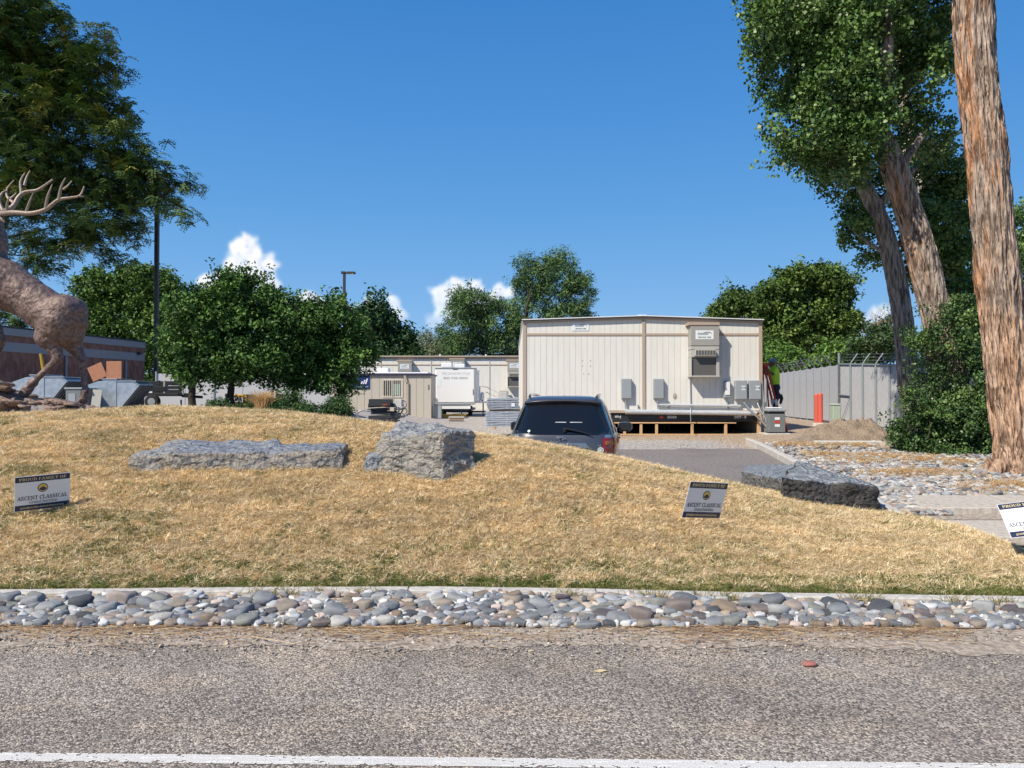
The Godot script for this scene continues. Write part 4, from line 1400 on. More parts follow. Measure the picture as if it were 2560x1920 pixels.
func make_site_office() -> void:
	# small tan office trailer with a barred window
	var D := 40.0
	var S := D / FOCAL
	var xl := xat(800, D)
	var xr := xat(1078, D)
	var w := xr - xl
	var mid := (xl + xr) / 2
	var y0 := EYE - (1049 - HORIZON) * S
	var t := thing("site_office_trailer", "small tan office trailer with barred window and navy sign", "trailer", Vector3(mid, y0, -D))
	var top := EYE - (938 - HORIZON) * S - y0
	var px := func(p: float) -> float: return xat(p, D) - mid
	var py := func(p: float) -> float: return EYE - (p - HORIZON) * S - y0
	M.tan_wall = mat(0.47, 0.435, 0.375, 0.7)
	bx("wall", Vector3(0, top / 2, -1.22), Vector3(w, top, 2.4), 0.01, M.tan_wall, t)
	for q in range(0, 15):
		bx("siding_panel", Vector3(-w / 2 + w / 15.0 * (q + 0.5), top / 2 - 0.02, -0.012), Vector3(w / 15.0 - 0.014, top - 0.16, 0.014), 0.003, M.tan_wall, t)
	var rf := bx("roof", Vector3(0, top + 0.03, -1.2), Vector3(w + 0.14, 0.09, 2.6), 0.01, M.navy_trim, t)
	bx("roof_cap", Vector3(0, top + 0.11, -1.25), Vector3(w - 0.3, 0.1, 2.3), 0.04, M.roof_white, rf)
	bx("roof_unit", Vector3(px.call(952), top + 0.27, -0.9), Vector3(0.62, 0.26, 0.7), 0.04, M.white, t)
	# window: frame, panes, bars
	var cx: float = px.call(980)
	var cy: float = py.call(970)
	bx("window_frame", Vector3(cx + 0.04, cy - 0.02, 0.01), Vector3(1.06, 0.96, 0.035), 0.006, M.tan_light, t)
	var wn := bx("window", Vector3(cx, cy, 0.029), Vector3(0.94, 0.78, 0.008), 0, M.dark_glass, t)
	for q in 9:
		bx("bar", Vector3(cx - 0.42 + q * 0.105, cy, 0.05), Vector3(0.035, 0.80, 0.02), 0.004, M.tan_light, wn)
	bx("mullion", Vector3(cx + 0.01, cy, 0.056), Vector3(0.055, 0.80, 0.03), 0.004, M.tan_light, wn)
	bx("blind", Vector3(cx + 0.24, cy - 0.08, 0.0345), Vector3(0.38, 0.58, 0.003), 0, M.blind, wn)
	bx("downspout", Vector3(px.call(1019), top * 0.42, 0.05), Vector3(0.13, top * 0.84, 0.09), 0.01, M.tan_dark, t)
	bx("downspout_elbow", Vector3(px.call(1015), top * 0.9, 0.05), Vector3(0.12, top * 0.2, 0.09), 0.01, M.tan_dark, t, Basis(Vector3.BACK, 0.3))
	words("serial_lettering", "00281", Vector3(px.call(1072), py.call(968), 0.006), 0.07, M.ink, t, Basis(Vector3.BACK, PI / 2))
	# navy company sign with a white skyline mark
	var sg := bx("company_sign", Vector3(px.call(898), py.call(956), 0.02), Vector3(1.1, 0.68, 0.025), 0.004, M.navy_sign, t)
	for q in 3:
		var g := Geo.new()
		var bx0: float = px.call(902) + q * 0.11
		var hh := 0.14 + 0.07 * q
		g.prism(PackedVector2Array([Vector2(bx0, py.call(960)), Vector2(bx0 + 0.07, py.call(960)), Vector2(bx0 + 0.12 + 0.02 * q, py.call(960) + hh), Vector2(bx0 + 0.05 + 0.02 * q, py.call(960) + hh)]), 0.033, 0.037)
		part("mark", g, M.white, sg)
	words("sign_lettering", "mobilemodular.com", Vector3(px.call(906), py.call(966.5), 0.034), 0.055, M.white, sg, Basis(), true, false, 0.62)

func make_restroom() -> void:
	# white restroom trailer seen end-on, with steps and a landing on its right
	var D := 44.0
	var S := D / FOCAL
	var mid := xat(1138, D)
	var y0 := EYE - (1043 - HORIZON) * S
	var t := thing("restroom_trailer", "white restroom trailer seen end-on with grey lettering and side steps", "trailer", Vector3(mid, y0, -D))
	var px := func(p: float) -> float: return xat(p, D) - mid
	var py := func(p: float) -> float: return EYE - (p - HORIZON) * S - y0
	var w: float = px.call(1187) - px.call(1086)
	var yb: float = py.call(1009)
	var yt: float = py.call(920)
	bx("body", Vector3(0, (yb + yt) / 2, -2.6), Vector3(w, yt - yb, 5.2), 0.09, M.white, t)
	bx("roof_edge", Vector3(0, yt - 0.01, -2.6), Vector3(w + 0.05, 0.07, 5.26), 0.03, M.elec, t)
	bx("corner_rail", Vector3(w / 2 - 0.02, (yb + yt) / 2, 0.0), Vector3(0.06, yt - yb - 0.1, 0.05), 0.015, M.elec, t)
	bx("bumper", Vector3(0, yb - 0.03, 0.02), Vector3(w, 0.07, 0.08), 0.02, M.elec, t)
	bx("skirt_box", Vector3(-0.08, yb - 0.19, -0.2), Vector3(w * 0.82, 0.24, 0.4), 0.01, M.white, t)
	bx("chassis", Vector3(0, yb - 0.36, -2.6), Vector3(w * 0.8, 0.12, 5.0), 0, M.steel_black, t)
	bx("marker_lamp", Vector3(0, yt - 0.07, 0.01), Vector3(0.3, 0.03, 0.02), 0, M.ink, t)
	bx("hatch", Vector3(-w / 2 + 0.22, py.call(955), 0.004), Vector3(0.26, 0.55, 0.01), 0.003, M.label_white, t)
	bx("door_latch", Vector3(w / 2 - 0.13, py.call(980), 0.02), Vector3(0.035, 0.33, 0.03), 0.008, M.elec_dark, t)
	words("name_lettering", "THE LAVATORY UTAH", Vector3(0.04, py.call(934), 0.003), 0.115, M.pale_ink, t, Basis(), false, true, 1.6)
	words("phone_lettering", "801-735-3009", Vector3(0.02, py.call(945.5), 0.003), 0.12, M.ink, t, Basis(), false, true, 1.36)
	bx("roof_unit", Vector3(-0.5, yt + 0.16, -0.5), Vector3(0.62, 0.26, 0.7), 0.04, M.white, t)
	bx("roof_unit", Vector3(0.22, yt + 0.14, -0.9), Vector3(0.6, 0.24, 0.7), 0.04, M.white, t)
	for s in [-0.9, 0.72]:
		for zz in [-2.4, -3.3]:
			var g := Geo.new()
			g.tf = Transform3D(Basis(Vector3.BACK, PI / 2), Vector3(s, 0.3, zz))
			g.lathe(Vector3.ZERO, [[0.0, -0.1], [0.26, -0.1], [0.31, -0.06], [0.31, 0.06], [0.26, 0.1], [0.0, 0.1]], 20)
			part("wheel", g, M.rubber, t)
	tb("jack", [Vector3(0.35, 0, -0.1), Vector3(0.35, yb - 0.3, -0.1)], [0.03], M.steel_black, t)
	# open door edge, landing and stair rails
	bx("door", Vector3(w / 2 + 0.1, (yb + yt) / 2 + 0.05, -0.5), Vector3(0.12, (yt - yb) * 0.9, 0.06), 0.01, M.label_white, t)
	bx("hand_tank", Vector3(w / 2 + 0.36, py.call(992), -0.9), Vector3(0.22, 0.55, 0.3), 0.08, M.galv, t)
	bx("landing", Vector3(w / 2 + 0.75, py.call(1006), -1.2), Vector3(1.5, 0.08, 1.0), 0.01, M.galv, t)
	for q in 3:
		bx("step", Vector3(w / 2 + 1.6 + q * 0.26, py.call(1006) - 0.17 * (q + 1), -1.2), Vector3(0.28, 0.04, 1.0), 0.008, M.galv, t)
	var g2 := Geo.new()
	for zz in [-0.75, -1.65]:
		var y1: float = py.call(1006)
		g2.tube([Vector3(w / 2 + 0.2, y1, zz), Vector3(w / 2 + 0.2, y1 + 0.92, zz), Vector3(w / 2 + 0.55, y1 + 0.9, zz), Vector3(w / 2 + 2.3, y1 + 0.1, zz), Vector3(w / 2 + 2.3, y1 - 0.7, zz)], [0.025], 6)
		g2.tube([Vector3(w / 2 + 0.55, y1 + 0.6, zz), Vector3(w / 2 + 2.3, y1 - 0.2, zz)], [0.02], 6)
		g2.tube([Vector3(w / 2 + 1.3, y1 - 0.1, zz), Vector3(w / 2 + 1.3, y1 + 0.5, zz)], [0.02], 6)
	part("handrail", g2, M.galv, t)
	for q in 2:
		bx("leg", Vector3(w / 2 + 0.4 + q * 1.0, (py.call(1006)) / 2, -1.2), Vector3(0.07, py.call(1006), 0.07), 0, M.steel_black, t)
	# utility box beside the trailer
	var ub := thing("utility_box", "plain grey box standing between the office trailer and restroom trailer", "box", Vector3(xat(1095, 40.5), EYE - (1046 - HORIZON) / FOCAL * 40.5, -40.5))
	bx("cabinet", Vector3(0, 0.36, 0), Vector3(0.38, 0.70, 0.4), 0.01, M.elec, ub)
	bx("lid", Vector3(0, 0.72, 0), Vector3(0.42, 0.03, 0.44), 0.008, M.elec_dark, ub)
	# pressure washer and hoses in the shade
	var pw := thing("water_pump", "dark pump with white tank in the gap beside the restroom trailer", "pump", Vector3(xat(1087, 42.5), ground(xat(1087, 42.5), 42.5) - 0.02, -42.5))
	bx("engine", Vector3(0, 0.3, 0), Vector3(0.5, 0.6, 0.5), 0.06, M.steel_black, pw)
	bx("tank", Vector3(0, 0.85, 0), Vector3(0.36, 0.42, 0.36), 0.1, M.white, pw)
	tb("hose", [Vector3(-0.1, 0.6, 0.27), Vector3(-0.1, 0.9, 0.3), Vector3(0.0, 1.0, 0.3), Vector3(0.12, 0.5, 0.32), Vector3(0.14, 0.0, 0.34)], [0.025], M.white, pw)
	var hs := thing("yellow_hose", "coil of yellow hose on the gravel under the restroom trailer", "hose", Vector3(xat(1130, 42.0), ground(xat(1130, 42.0), 42.0), -42.0))
	var g3 := Geo.new()
	for q in 5:
		var loop := []
		for k in 17:
			var an := TAU * k / 16.0
			loop.append(Vector3(cos(an) * (0.5 + 0.07 * q) + rng.randfn(0, 0.03), 0.04 + 0.035 * q, sin(an) * 0.3))
		g3.tube(loop, [0.03], 5)
	part("coil", g3, mat(0.62, 0.40, 0.06, 0.6), hs)
	var pl := thing("timber_stack", "few weathered planks lying flat on the gravel before the restroom trailer", "planks", Vector3(xat(1140, 37.0), ground(xat(1140, 37.0), 37.0), -37.0))
	for q in 3:
		bx("plank", Vector3(0.02 * q, 0.04 + 0.09 * q, 0.05 * q), Vector3(0.75, 0.07, 0.24), 0.006, M.lumber if q == 1 else M.unit_light, pl)

func make_sheet_stack() -> void:
	# strapped stack of ribbed roofing sheets
	var D := 26.5
	var S := D / FOCAL
	var mid := xat(1258, D)
	var y0 := EYE - (1071 - HORIZON) * S
	var t := thing("roofing_sheet_stack", "stack of ribbed galvanized roofing sheets strapped on timber", "roofing sheets", Vector3(mid, y0, -D))
	bx("timber", Vector3(-0.3, 0.03, 0.0), Vector3(0.1, 0.08, 1.2), 0.006, M.lumber, t)
	bx("timber", Vector3(0.35, 0.03, 0.0), Vector3(0.1, 0.08, 1.2), 0.006, M.lumber, t)
	rng.seed = 44
	var y := 0.08
	for q in 13:
		var lower := q < 7
		var hgt := 0.075 if lower else 0.062
		if q == 7:
			bx("spacer", Vector3(0.05, y + 0.03, 0.0), Vector3(1.05, 0.06, 0.7), 0.006, M.lumber, t)
			y += 0.065
		var g := Geo.new()
		var wd := 1.16 if lower else 1.08
		var ox := rng.randf_range(-0.025, 0.025)
		var rows := []
		for pr in [[-0.5, 0.0], [0.48, 0.0], [0.5, 0.012], [0.47, 0.035], [0.5, hgt - 0.012], [0.44, hgt], [-0.5, hgt]]:
			var row := PackedVector3Array()
			for k in 9:
				var xx := -wd / 2 + wd * k / 8.0
				row.append(Vector3(ox + xx, y + pr[1] + 0.006 * sin(xx * 5.0 + q), pr[0] * 1.1 + 0.012 * sin(xx * 9.0 + q * 2.0)))
			rows.append(row)
		for r in rows.size() - 1:
			for k in 8:
				g.quad(rows[r][k], rows[r][k + 1], rows[r + 1][k + 1], rows[r + 1][k])
		for e in [0, 8]:
			for r in range(1, rows.size() - 1):
				if e == 0:
					g.tri(rows[0][0], rows[r][0], rows[r + 1][0])
				else:
					g.tri(rows[0][8], rows[r + 1][8], rows[r][8])
		part("sheet", g, M.galv, t)
		y += hgt
	bx("end_box", Vector3(0.02, y + 0.1, -0.3), Vector3(0.24, 0.24, 0.3), 0.02, M.unit_light, t)
	bx("notice", Vector3(0.34, y - 0.22, 0.565), Vector3(0.12, 0.12, 0.003), 0, M.label_white, t)

func make_fence() -> void:
	# screened chain-link fence: the far run goes back to the left, the near run comes forward to the right
	var mesh_tex := tex(256, 0.05, [[0.0, C(0.36, 0.37, 0.39)], [0.5, C(0.42, 0.43, 0.45)], [1.0, C(0.48, 0.49, 0.505)]], 80, FastNoiseLite.TYPE_SIMPLEX, 4, -1, 0.0, 0.3)
	M.screen = tri_mat(mesh_tex, 1.4, 0.85)
	M.post = mat(0.30, 0.34, 0.36, 0.45, 0.4)
	var corner := at(2098, 1058, 31.0)
	var far_end := at(1900, 1036, 47.0)
	var near_end := at(2560, 1140, 20.5)
	for run in [[corner, far_end, 13, "back", "grey screened security fence running back behind the bollards"], [corner, near_end, 11, "near", "grey screened security fence with steel posts behind the cottonwood trunks"]]:
		var a: Vector3 = run[0]
		var e: Vector3 = run[1]
		var cnt: int = run[2]
		var t := thing("security_fence", run[4], "fence", a, "security fence runs")
		var dir := e - a
		var flat := Vector3(dir.x, 0, dir.z).normalized()
		var bs := Basis(flat, Vector3.UP, flat.cross(Vector3.UP))
		var inward := bs.z if run[3] == "near" else -bs.z
		# towards the camera side
		if inward.z < 0:
			inward = -inward
		var hgt := 2.42
		for q in cnt:
			var p0 := dir * (float(q) / cnt)
			var p1 := dir * (float(q + 1) / cnt)
			var g := Geo.new()
			var rows := []
			for r in 7:
				var row := PackedVector3Array()
				for k in 9:
					var u := k / 8.0
					var p := p0.lerp(p1, u) + Vector3(0, 0.06 + (hgt - 0.1) * r / 6.0, 0)
					if r == 6:
						p.y -= 0.05 * sin(u * PI) * (1.0 if run[3] == "back" else 0.3)
					p += inward * (-0.03 - 0.015 * sin(u * PI) * noise.get_noise_2d(q * 3.0 + u, r))
					row.append(p)
				rows.append(row)
			g.sheet(rows)
			part("screen_panel", g, M.screen, t)
			tb("post", [p0 + Vector3(0, -0.1, 0), p0 + Vector3(0, hgt + (0.42 if q == 0 and run[3] == "near" else 0.0), 0)], [0.045 if q else 0.055], M.post, t)
			if q > 0:
				var lean := flat * (-0.28 if run[3] == "back" else 0.28)
				if run[3] == "back":
					lean = Vector3(-0.3, 0, 0)
				else:
					lean = Vector3(0.32, 0, -0.1)
				tb("barb_arm", [p0 + Vector3(0, hgt, 0), p0 + Vector3(0, hgt + 0.38, 0) + lean], [0.022], M.post, t, 6)
			if run[3] == "near":
				tb("top_rail", [p0 + Vector3(0, hgt - 0.04, 0), p1 + Vector3(0, hgt - 0.04, 0)], [0.032], M.post, t)
		for wv in 3:
			var k := 0.12 + wv * 0.12
			var off := (Vector3(-0.3, 0, 0) if run[3] == "back" else Vector3(0.32, 0, -0.1)) * (k / 0.38)
			tb("barbed_wire", [Vector3(0, hgt + k, 0) + off, dir + Vector3(0, hgt + k, 0) + off], [0.006], M.post, t, 4)
		if run[3] == "near":
			var p1 := dir / cnt
			tb("mid_rail", [Vector3(0, 1.15, 0) + inward * 0.02, p1 + Vector3(0, 1.15, 0) + inward * 0.02], [0.03], M.post, t)
			tb("brace_rod", [p1 + Vector3(0, 1.1, 0) + inward * 0.03, Vector3(0, 0.2, 0) + p1 * 0.3 + inward * 0.03], [0.012], M.post, t, 5)
			# concrete mow strip under the fence
			bx("footing", dir / 2 + Vector3(0, -0.1, 0), Vector3(dir.length(), 0.18, 0.3), 0.02, M.conc, t, Basis(dir.normalized(), dir.normalized().cross(Vector3.UP).cross(dir.normalized()).normalized(), dir.normalized().cross(Vector3.UP)))
		else:
			var dn := dir.normalized()
			bx("footing", dir / 2 + Vector3(0, -0.05, 0) + inward * 0.2, Vector3(dir.length(), 0.2, 0.3), 0.02, M.conc, t, Basis(dn, dn.cross(Vector3.UP).cross(dn).normalized(), dn.cross(Vector3.UP)))
	# bollards
	for b in [[2041.5, 30.2, "red steel bollard nearer the cream office"], [2050.5, 29.4, "red steel bollard overlapping its twin on the fence side"]]:
		var o := Vector3(xat(b[0], b[1]), EYE - (1060 - HORIZON) / FOCAL * b[1], -b[1])
		var t := thing("bollard", b[2], "bollard", o, "red bollards by the fence")
		var g := Geo.new()
		g.lathe(Vector3.ZERO, [[0.095, -0.1], [0.095, 1.12], [0.085, 1.155], [0.05, 1.18], [0.0, 1.185]], 20)
		part("post", g, mat(0.62, 0.115, 0.075, 0.5), t)
		g = Geo.new()
		g.lathe(Vector3.ZERO, [[0.16, -0.1], [0.155, 0.03], [0.12, 0.05], [0.0, 0.05]], 16)
		part("concrete_collar", g, M.conc, t)
	# utility pedestal
	var pd := thing("utility_pedestal", "pale green utility pedestal standing at the fence corner", "pedestal", Vector3(xat(2088, 29.6), EYE - (1056 - HORIZON) / FOCAL * 29.6, -29.6))
	var pg := mat(0.36, 0.45, 0.37, 0.55)
	bx("body", Vector3(0, 0.33, 0), Vector3(0.29, 0.66, 0.28), 0.02, pg, pd)
	bx("cap", Vector3(0, 0.69, 0), Vector3(0.34, 0.06, 0.33), 0.02, mat(0.45, 0.54, 0.46, 0.5), pd)
	# heap of dug soil, broken kerb and a stump
	rng.seed = 9
	var soil := tri_mat(soil_tex, 1.3, 0.95, grey(256, 0.05, 4, FastNoiseLite.TYPE_SIMPLEX, 5), 3.0)
	var hc := foot(2120, 1108)
	var rows := []
	for r in 40:
		var row := PackedVector3Array()
		for q in 60:
			var x := lerpf(-2.7, 2.2, q / 59.0)
			var z := lerpf(1.5, -2.2, r / 39.0)
			var e := sqrt(pow((x - 0.3) / 1.9, 2.0) + pow((z + 0.5) / 1.35, 2.0))
			var h := 0.62 * pow(maxf(0.0, 1.0 - e * e), 1.2) + 0.3 * maxf(0.0, 1.0 - sqrt(pow((x + 1.3) / 1.3, 2.0) + pow((z - 0.3) / 1.0, 2.0)))
			h *= 1.0 + 0.55 * noise.get_noise_2d(x * 2.2, z * 2.2)
			h += 0.05 * noise.get_noise_2d(x * 6.0, z * 6.0) - 0.05
			var gy := ground(hc.x + x, -(hc.z + z))
			row.append(Vector3(hc.x + x, gy + h, hc.z + z))
		rows.append(row)
	var hg := Geo.new()
	hg.col = Color(0.72, 0.66, 0.6)
	hg.sheet(rows)
	tag(part("soil_heap", hg, soil), "heap of loose dug soil in front of the fence", "soil heap")
	for c in [[2163, 1091, 0.7, 0.16, 0.3, 0.1, "broken pale concrete chunk on the soil heap"], [2222, 1088, 0.62, 0.2, 0.3, -0.25, "broken concrete chunk against the fence foot"]]:
		var o := foot(c[0], c[1])
		var cg := Geo.new()
		cg.cbox(Vector3(0, 0.06, 0), Vector3(c[2], c[3], c[4]), 0.03)
		var co := part("concrete_chunk", cg, M.conc)
		co.position = o + Vector3(0, 0.1, 0.3)
		co.rotation = Vector3(0.15, c[5], c[5] * 0.4)
		tag(co, c[6], "rubble", "broken concrete pieces")
	var so := foot(2236, 1132)
	var st := thing("tree_stump", "weathered cut stump lying at the edge of the leafy bush", "stump", so)
	var sgeo := Geo.new()
	var pts := []
	var rd := []
	for q in 7:
		pts.append(Vector3(-0.42 + q * 0.14, 0.13 + 0.02 * sin(q * 2.0), 0))
		rd.append(0.14 + 0.02 * sin(q * 1.7))
	sgeo.tube(pts, rd, 12)
	part("log", sgeo, M.bark_pale, st)
	var wo := foot(2120, 1116)
	var ws := thing("wheel_stop", "long low concrete bar lying across the cobbles", "wheel stop", wo)
	bx("bar", Vector3(0, 0.1, 0), Vector3(1.9, 0.13, 0.2), 0.03, M.conc, ws, Basis(Vector3.UP, -0.06))

# ---------------------------------------------------------------- trees
# a spray of leaves round a twig: arrays to be stamped many times
func spray(count: int, reach: float, length: float, wide: float, droop: float) -> Geo:
	var g := Geo.new()
	for q in count:
		var p := Vector3(rng.randfn(0, 1), rng.randfn(0, 1), rng.randfn(0, 1)).normalized() * reach * pow(rng.randf(), 0.5)
		var dir := (Vector3(rng.randfn(0, 1), rng.randfn(0, 0.8) - droop, rng.randfn(0, 1))).normalized()
		var side := dir.cross(Vector3(rng.randfn(0, 1), rng.randfn(0, 1) + 0.6, rng.randfn(0, 1))).normalized()
		var l := length * rng.randf_range(0.7, 1.2)
		var w := wide * rng.randf_range(0.7, 1.2)
		var fold := side.cross(dir) * w * 0.25
		g.quad(p, p + dir * l * 0.45 + side * w * 0.5 + fold, p + dir * l, p + dir * l * 0.45 - side * w * 0.5 + fold)
	return g

# a long compound frond of small leaflets, hanging
func frond(length: float, pairs: int, leaf: float) -> Geo:
	var g := Geo.new()
	for fr in 4:
		var an := rng.randf() * TAU
		var out := Vector3(cos(an), rng.randf_range(-0.5, 0.25), sin(an)).normalized()
		var side := out.cross(Vector3.UP).normalized()
		for q in pairs:
			var t := (q + 0.5) / pairs
			var p := out * length * t + Vector3(0, -length * 0.5 * t * t, 0)
			for s in [-1.0, 1.0]:
				var d: Vector3 = (side * s + out * 0.35 + Vector3(0, rng.randf_range(-0.5, 0.1), 0)).normalized()
				var w := out * leaf * 0.24
				g.quad(p, p + d * leaf * 0.5 + w, p + d * leaf, p + d * leaf * 0.5 - w)
	return g

# crown: lobes are [centre, radii]; leaf clumps sit mostly near the skin of each lobe
func crown(lobes: Array, clumps: float, per: int, clump_r: float, kinds: Array, palette: Array, size: float, hollow := 0.55) -> Geo:
	var g := Geo.new()
	for lb in lobes:
		var o: Vector3 = lb[0]
		var r: Vector3 = lb[1]
		var area := pow((pow(r.x * r.y, 1.6) + pow(r.x * r.z, 1.6) + pow(r.y * r.z, 1.6)) / 3.0, 1.0 / 1.6) * 4.0 * PI
		var n := int(area * clumps)
		for c in n:
			var dir := Vector3(rng.randfn(0, 1), rng.randfn(0, 1), rng.randfn(0, 1)).normalized()
			var bump := 1.0 + 0.22 * noise.get_noise_3d(dir.x * 2.4 + o.x, dir.y * 2.4 + o.y, dir.z * 2.4)
			var k := lerpf(hollow, 1.0, pow(rng.randf(), 0.45)) * bump
			var cc := o + Vector3(dir.x * r.x, dir.y * r.y, dir.z * r.z) * k
			var tone: Color = palette[rng.randi() % palette.size()] * 2.1
			var cr := clump_r * rng.randf_range(0.6, 1.25)
			for q in per:
				var p := cc + Vector3(rng.randfn(0, 0.5), rng.randfn(0, 0.38), rng.randfn(0, 0.5)) * cr
				var kd: Geo = kinds[rng.randi() % kinds.size()]
				var b := Basis.from_euler(Vector3(rng.randf_range(-0.6, 0.6), rng.randf() * TAU, rng.randf_range(-0.6, 0.6))).scaled(Vector3.ONE * size * rng.randf_range(0.75, 1.2))
				g.stamp(kd.v, kd.n, kd.i, Transform3D(b, p), jit(tone, 0.22))
	return g

func limb(g: Geo, a: Vector3, b: Vector3, r0: float, r1: float, bend := 0.12, sides := 8, steps := 7) -> void:
	g.col = Color(0.55, 0.51, 0.47)
	var pts := []
	var rd := []
	var ln := (b - a).length()
	var off := Vector3(rng.randfn(0, 1), rng.randfn(0, 0.4), rng.randfn(0, 1)) * ln * bend
	for q in steps + 1:
		var t := float(q) / steps
		pts.append(a.lerp(b, t) + off * sin(t * PI) + Vector3(noise.get_noise_1d(t * 4 + a.x * 7), 0, noise.get_noise_1d(t * 4 + a.z * 7 + 50)) * ln * 0.05 * sin(t * PI))
		rd.append(lerpf(r0, r1, t))
	g.tube(pts, rd, sides)

# rugged trunk: a tube with deep vertical furrows
func rugged(g: Geo, pts: Array, rads: Array, sides: int, rows_per: int, depth: float, sd: float) -> void:
	var rows := []
	var cv := Curve3D.new()
	for p in pts:
		cv.add_point(p)
	var total := pts.size() - 1
	var n := total * rows_per
	for r in n + 1:
		var t := float(r) / rows_per
		var k := mini(int(t), total - 1)
		var f := t - k
		var a: Vector3 = pts[maxi(k - 1, 0)]
		var b: Vector3 = pts[k]
		var c: Vector3 = pts[k + 1]
		var d: Vector3 = pts[mini(k + 2, total)]
		var p := b.cubic_interpolate(c, a, d, f)
		var rad: float = lerpf(rads[k], rads[k + 1], f)
		var dir := (c - b).normalized()
		var sx := dir.cross(Vector3.BACK).normalized()
		var sz := sx.cross(dir)
		var row := PackedVector3Array()
		for q in sides:
			var an := TAU * q / sides
			var cx := cos(an)
			var sy := sin(an)
			var y := p.y
			var fur := absf(noise.get_noise_3d(cx * 2.7 / 0.35 * rad + sd, y * 0.42, sy * 2.7 / 0.35 * rad)) * 3.0
			var fine := noise.get_noise_3d(cx * 14.0 * rad / 0.35 + sd, y * 2.6, sy * 14.0 * rad / 0.35)
			var big := noise.get_noise_3d(cx * 0.9 + sd, y * 0.5, sy * 0.9)
			row.append(p + (sx * cx - sz * sy) * (rad * (1.0 + 0.12 * big) + depth * (pow(minf(fur * 1.3, 1.0), 0.5) - 0.85) + depth * 0.35 * fine))
		rows.append(row)
	# rows run upwards, points clockwise from above
	g.sheet(rows, true)

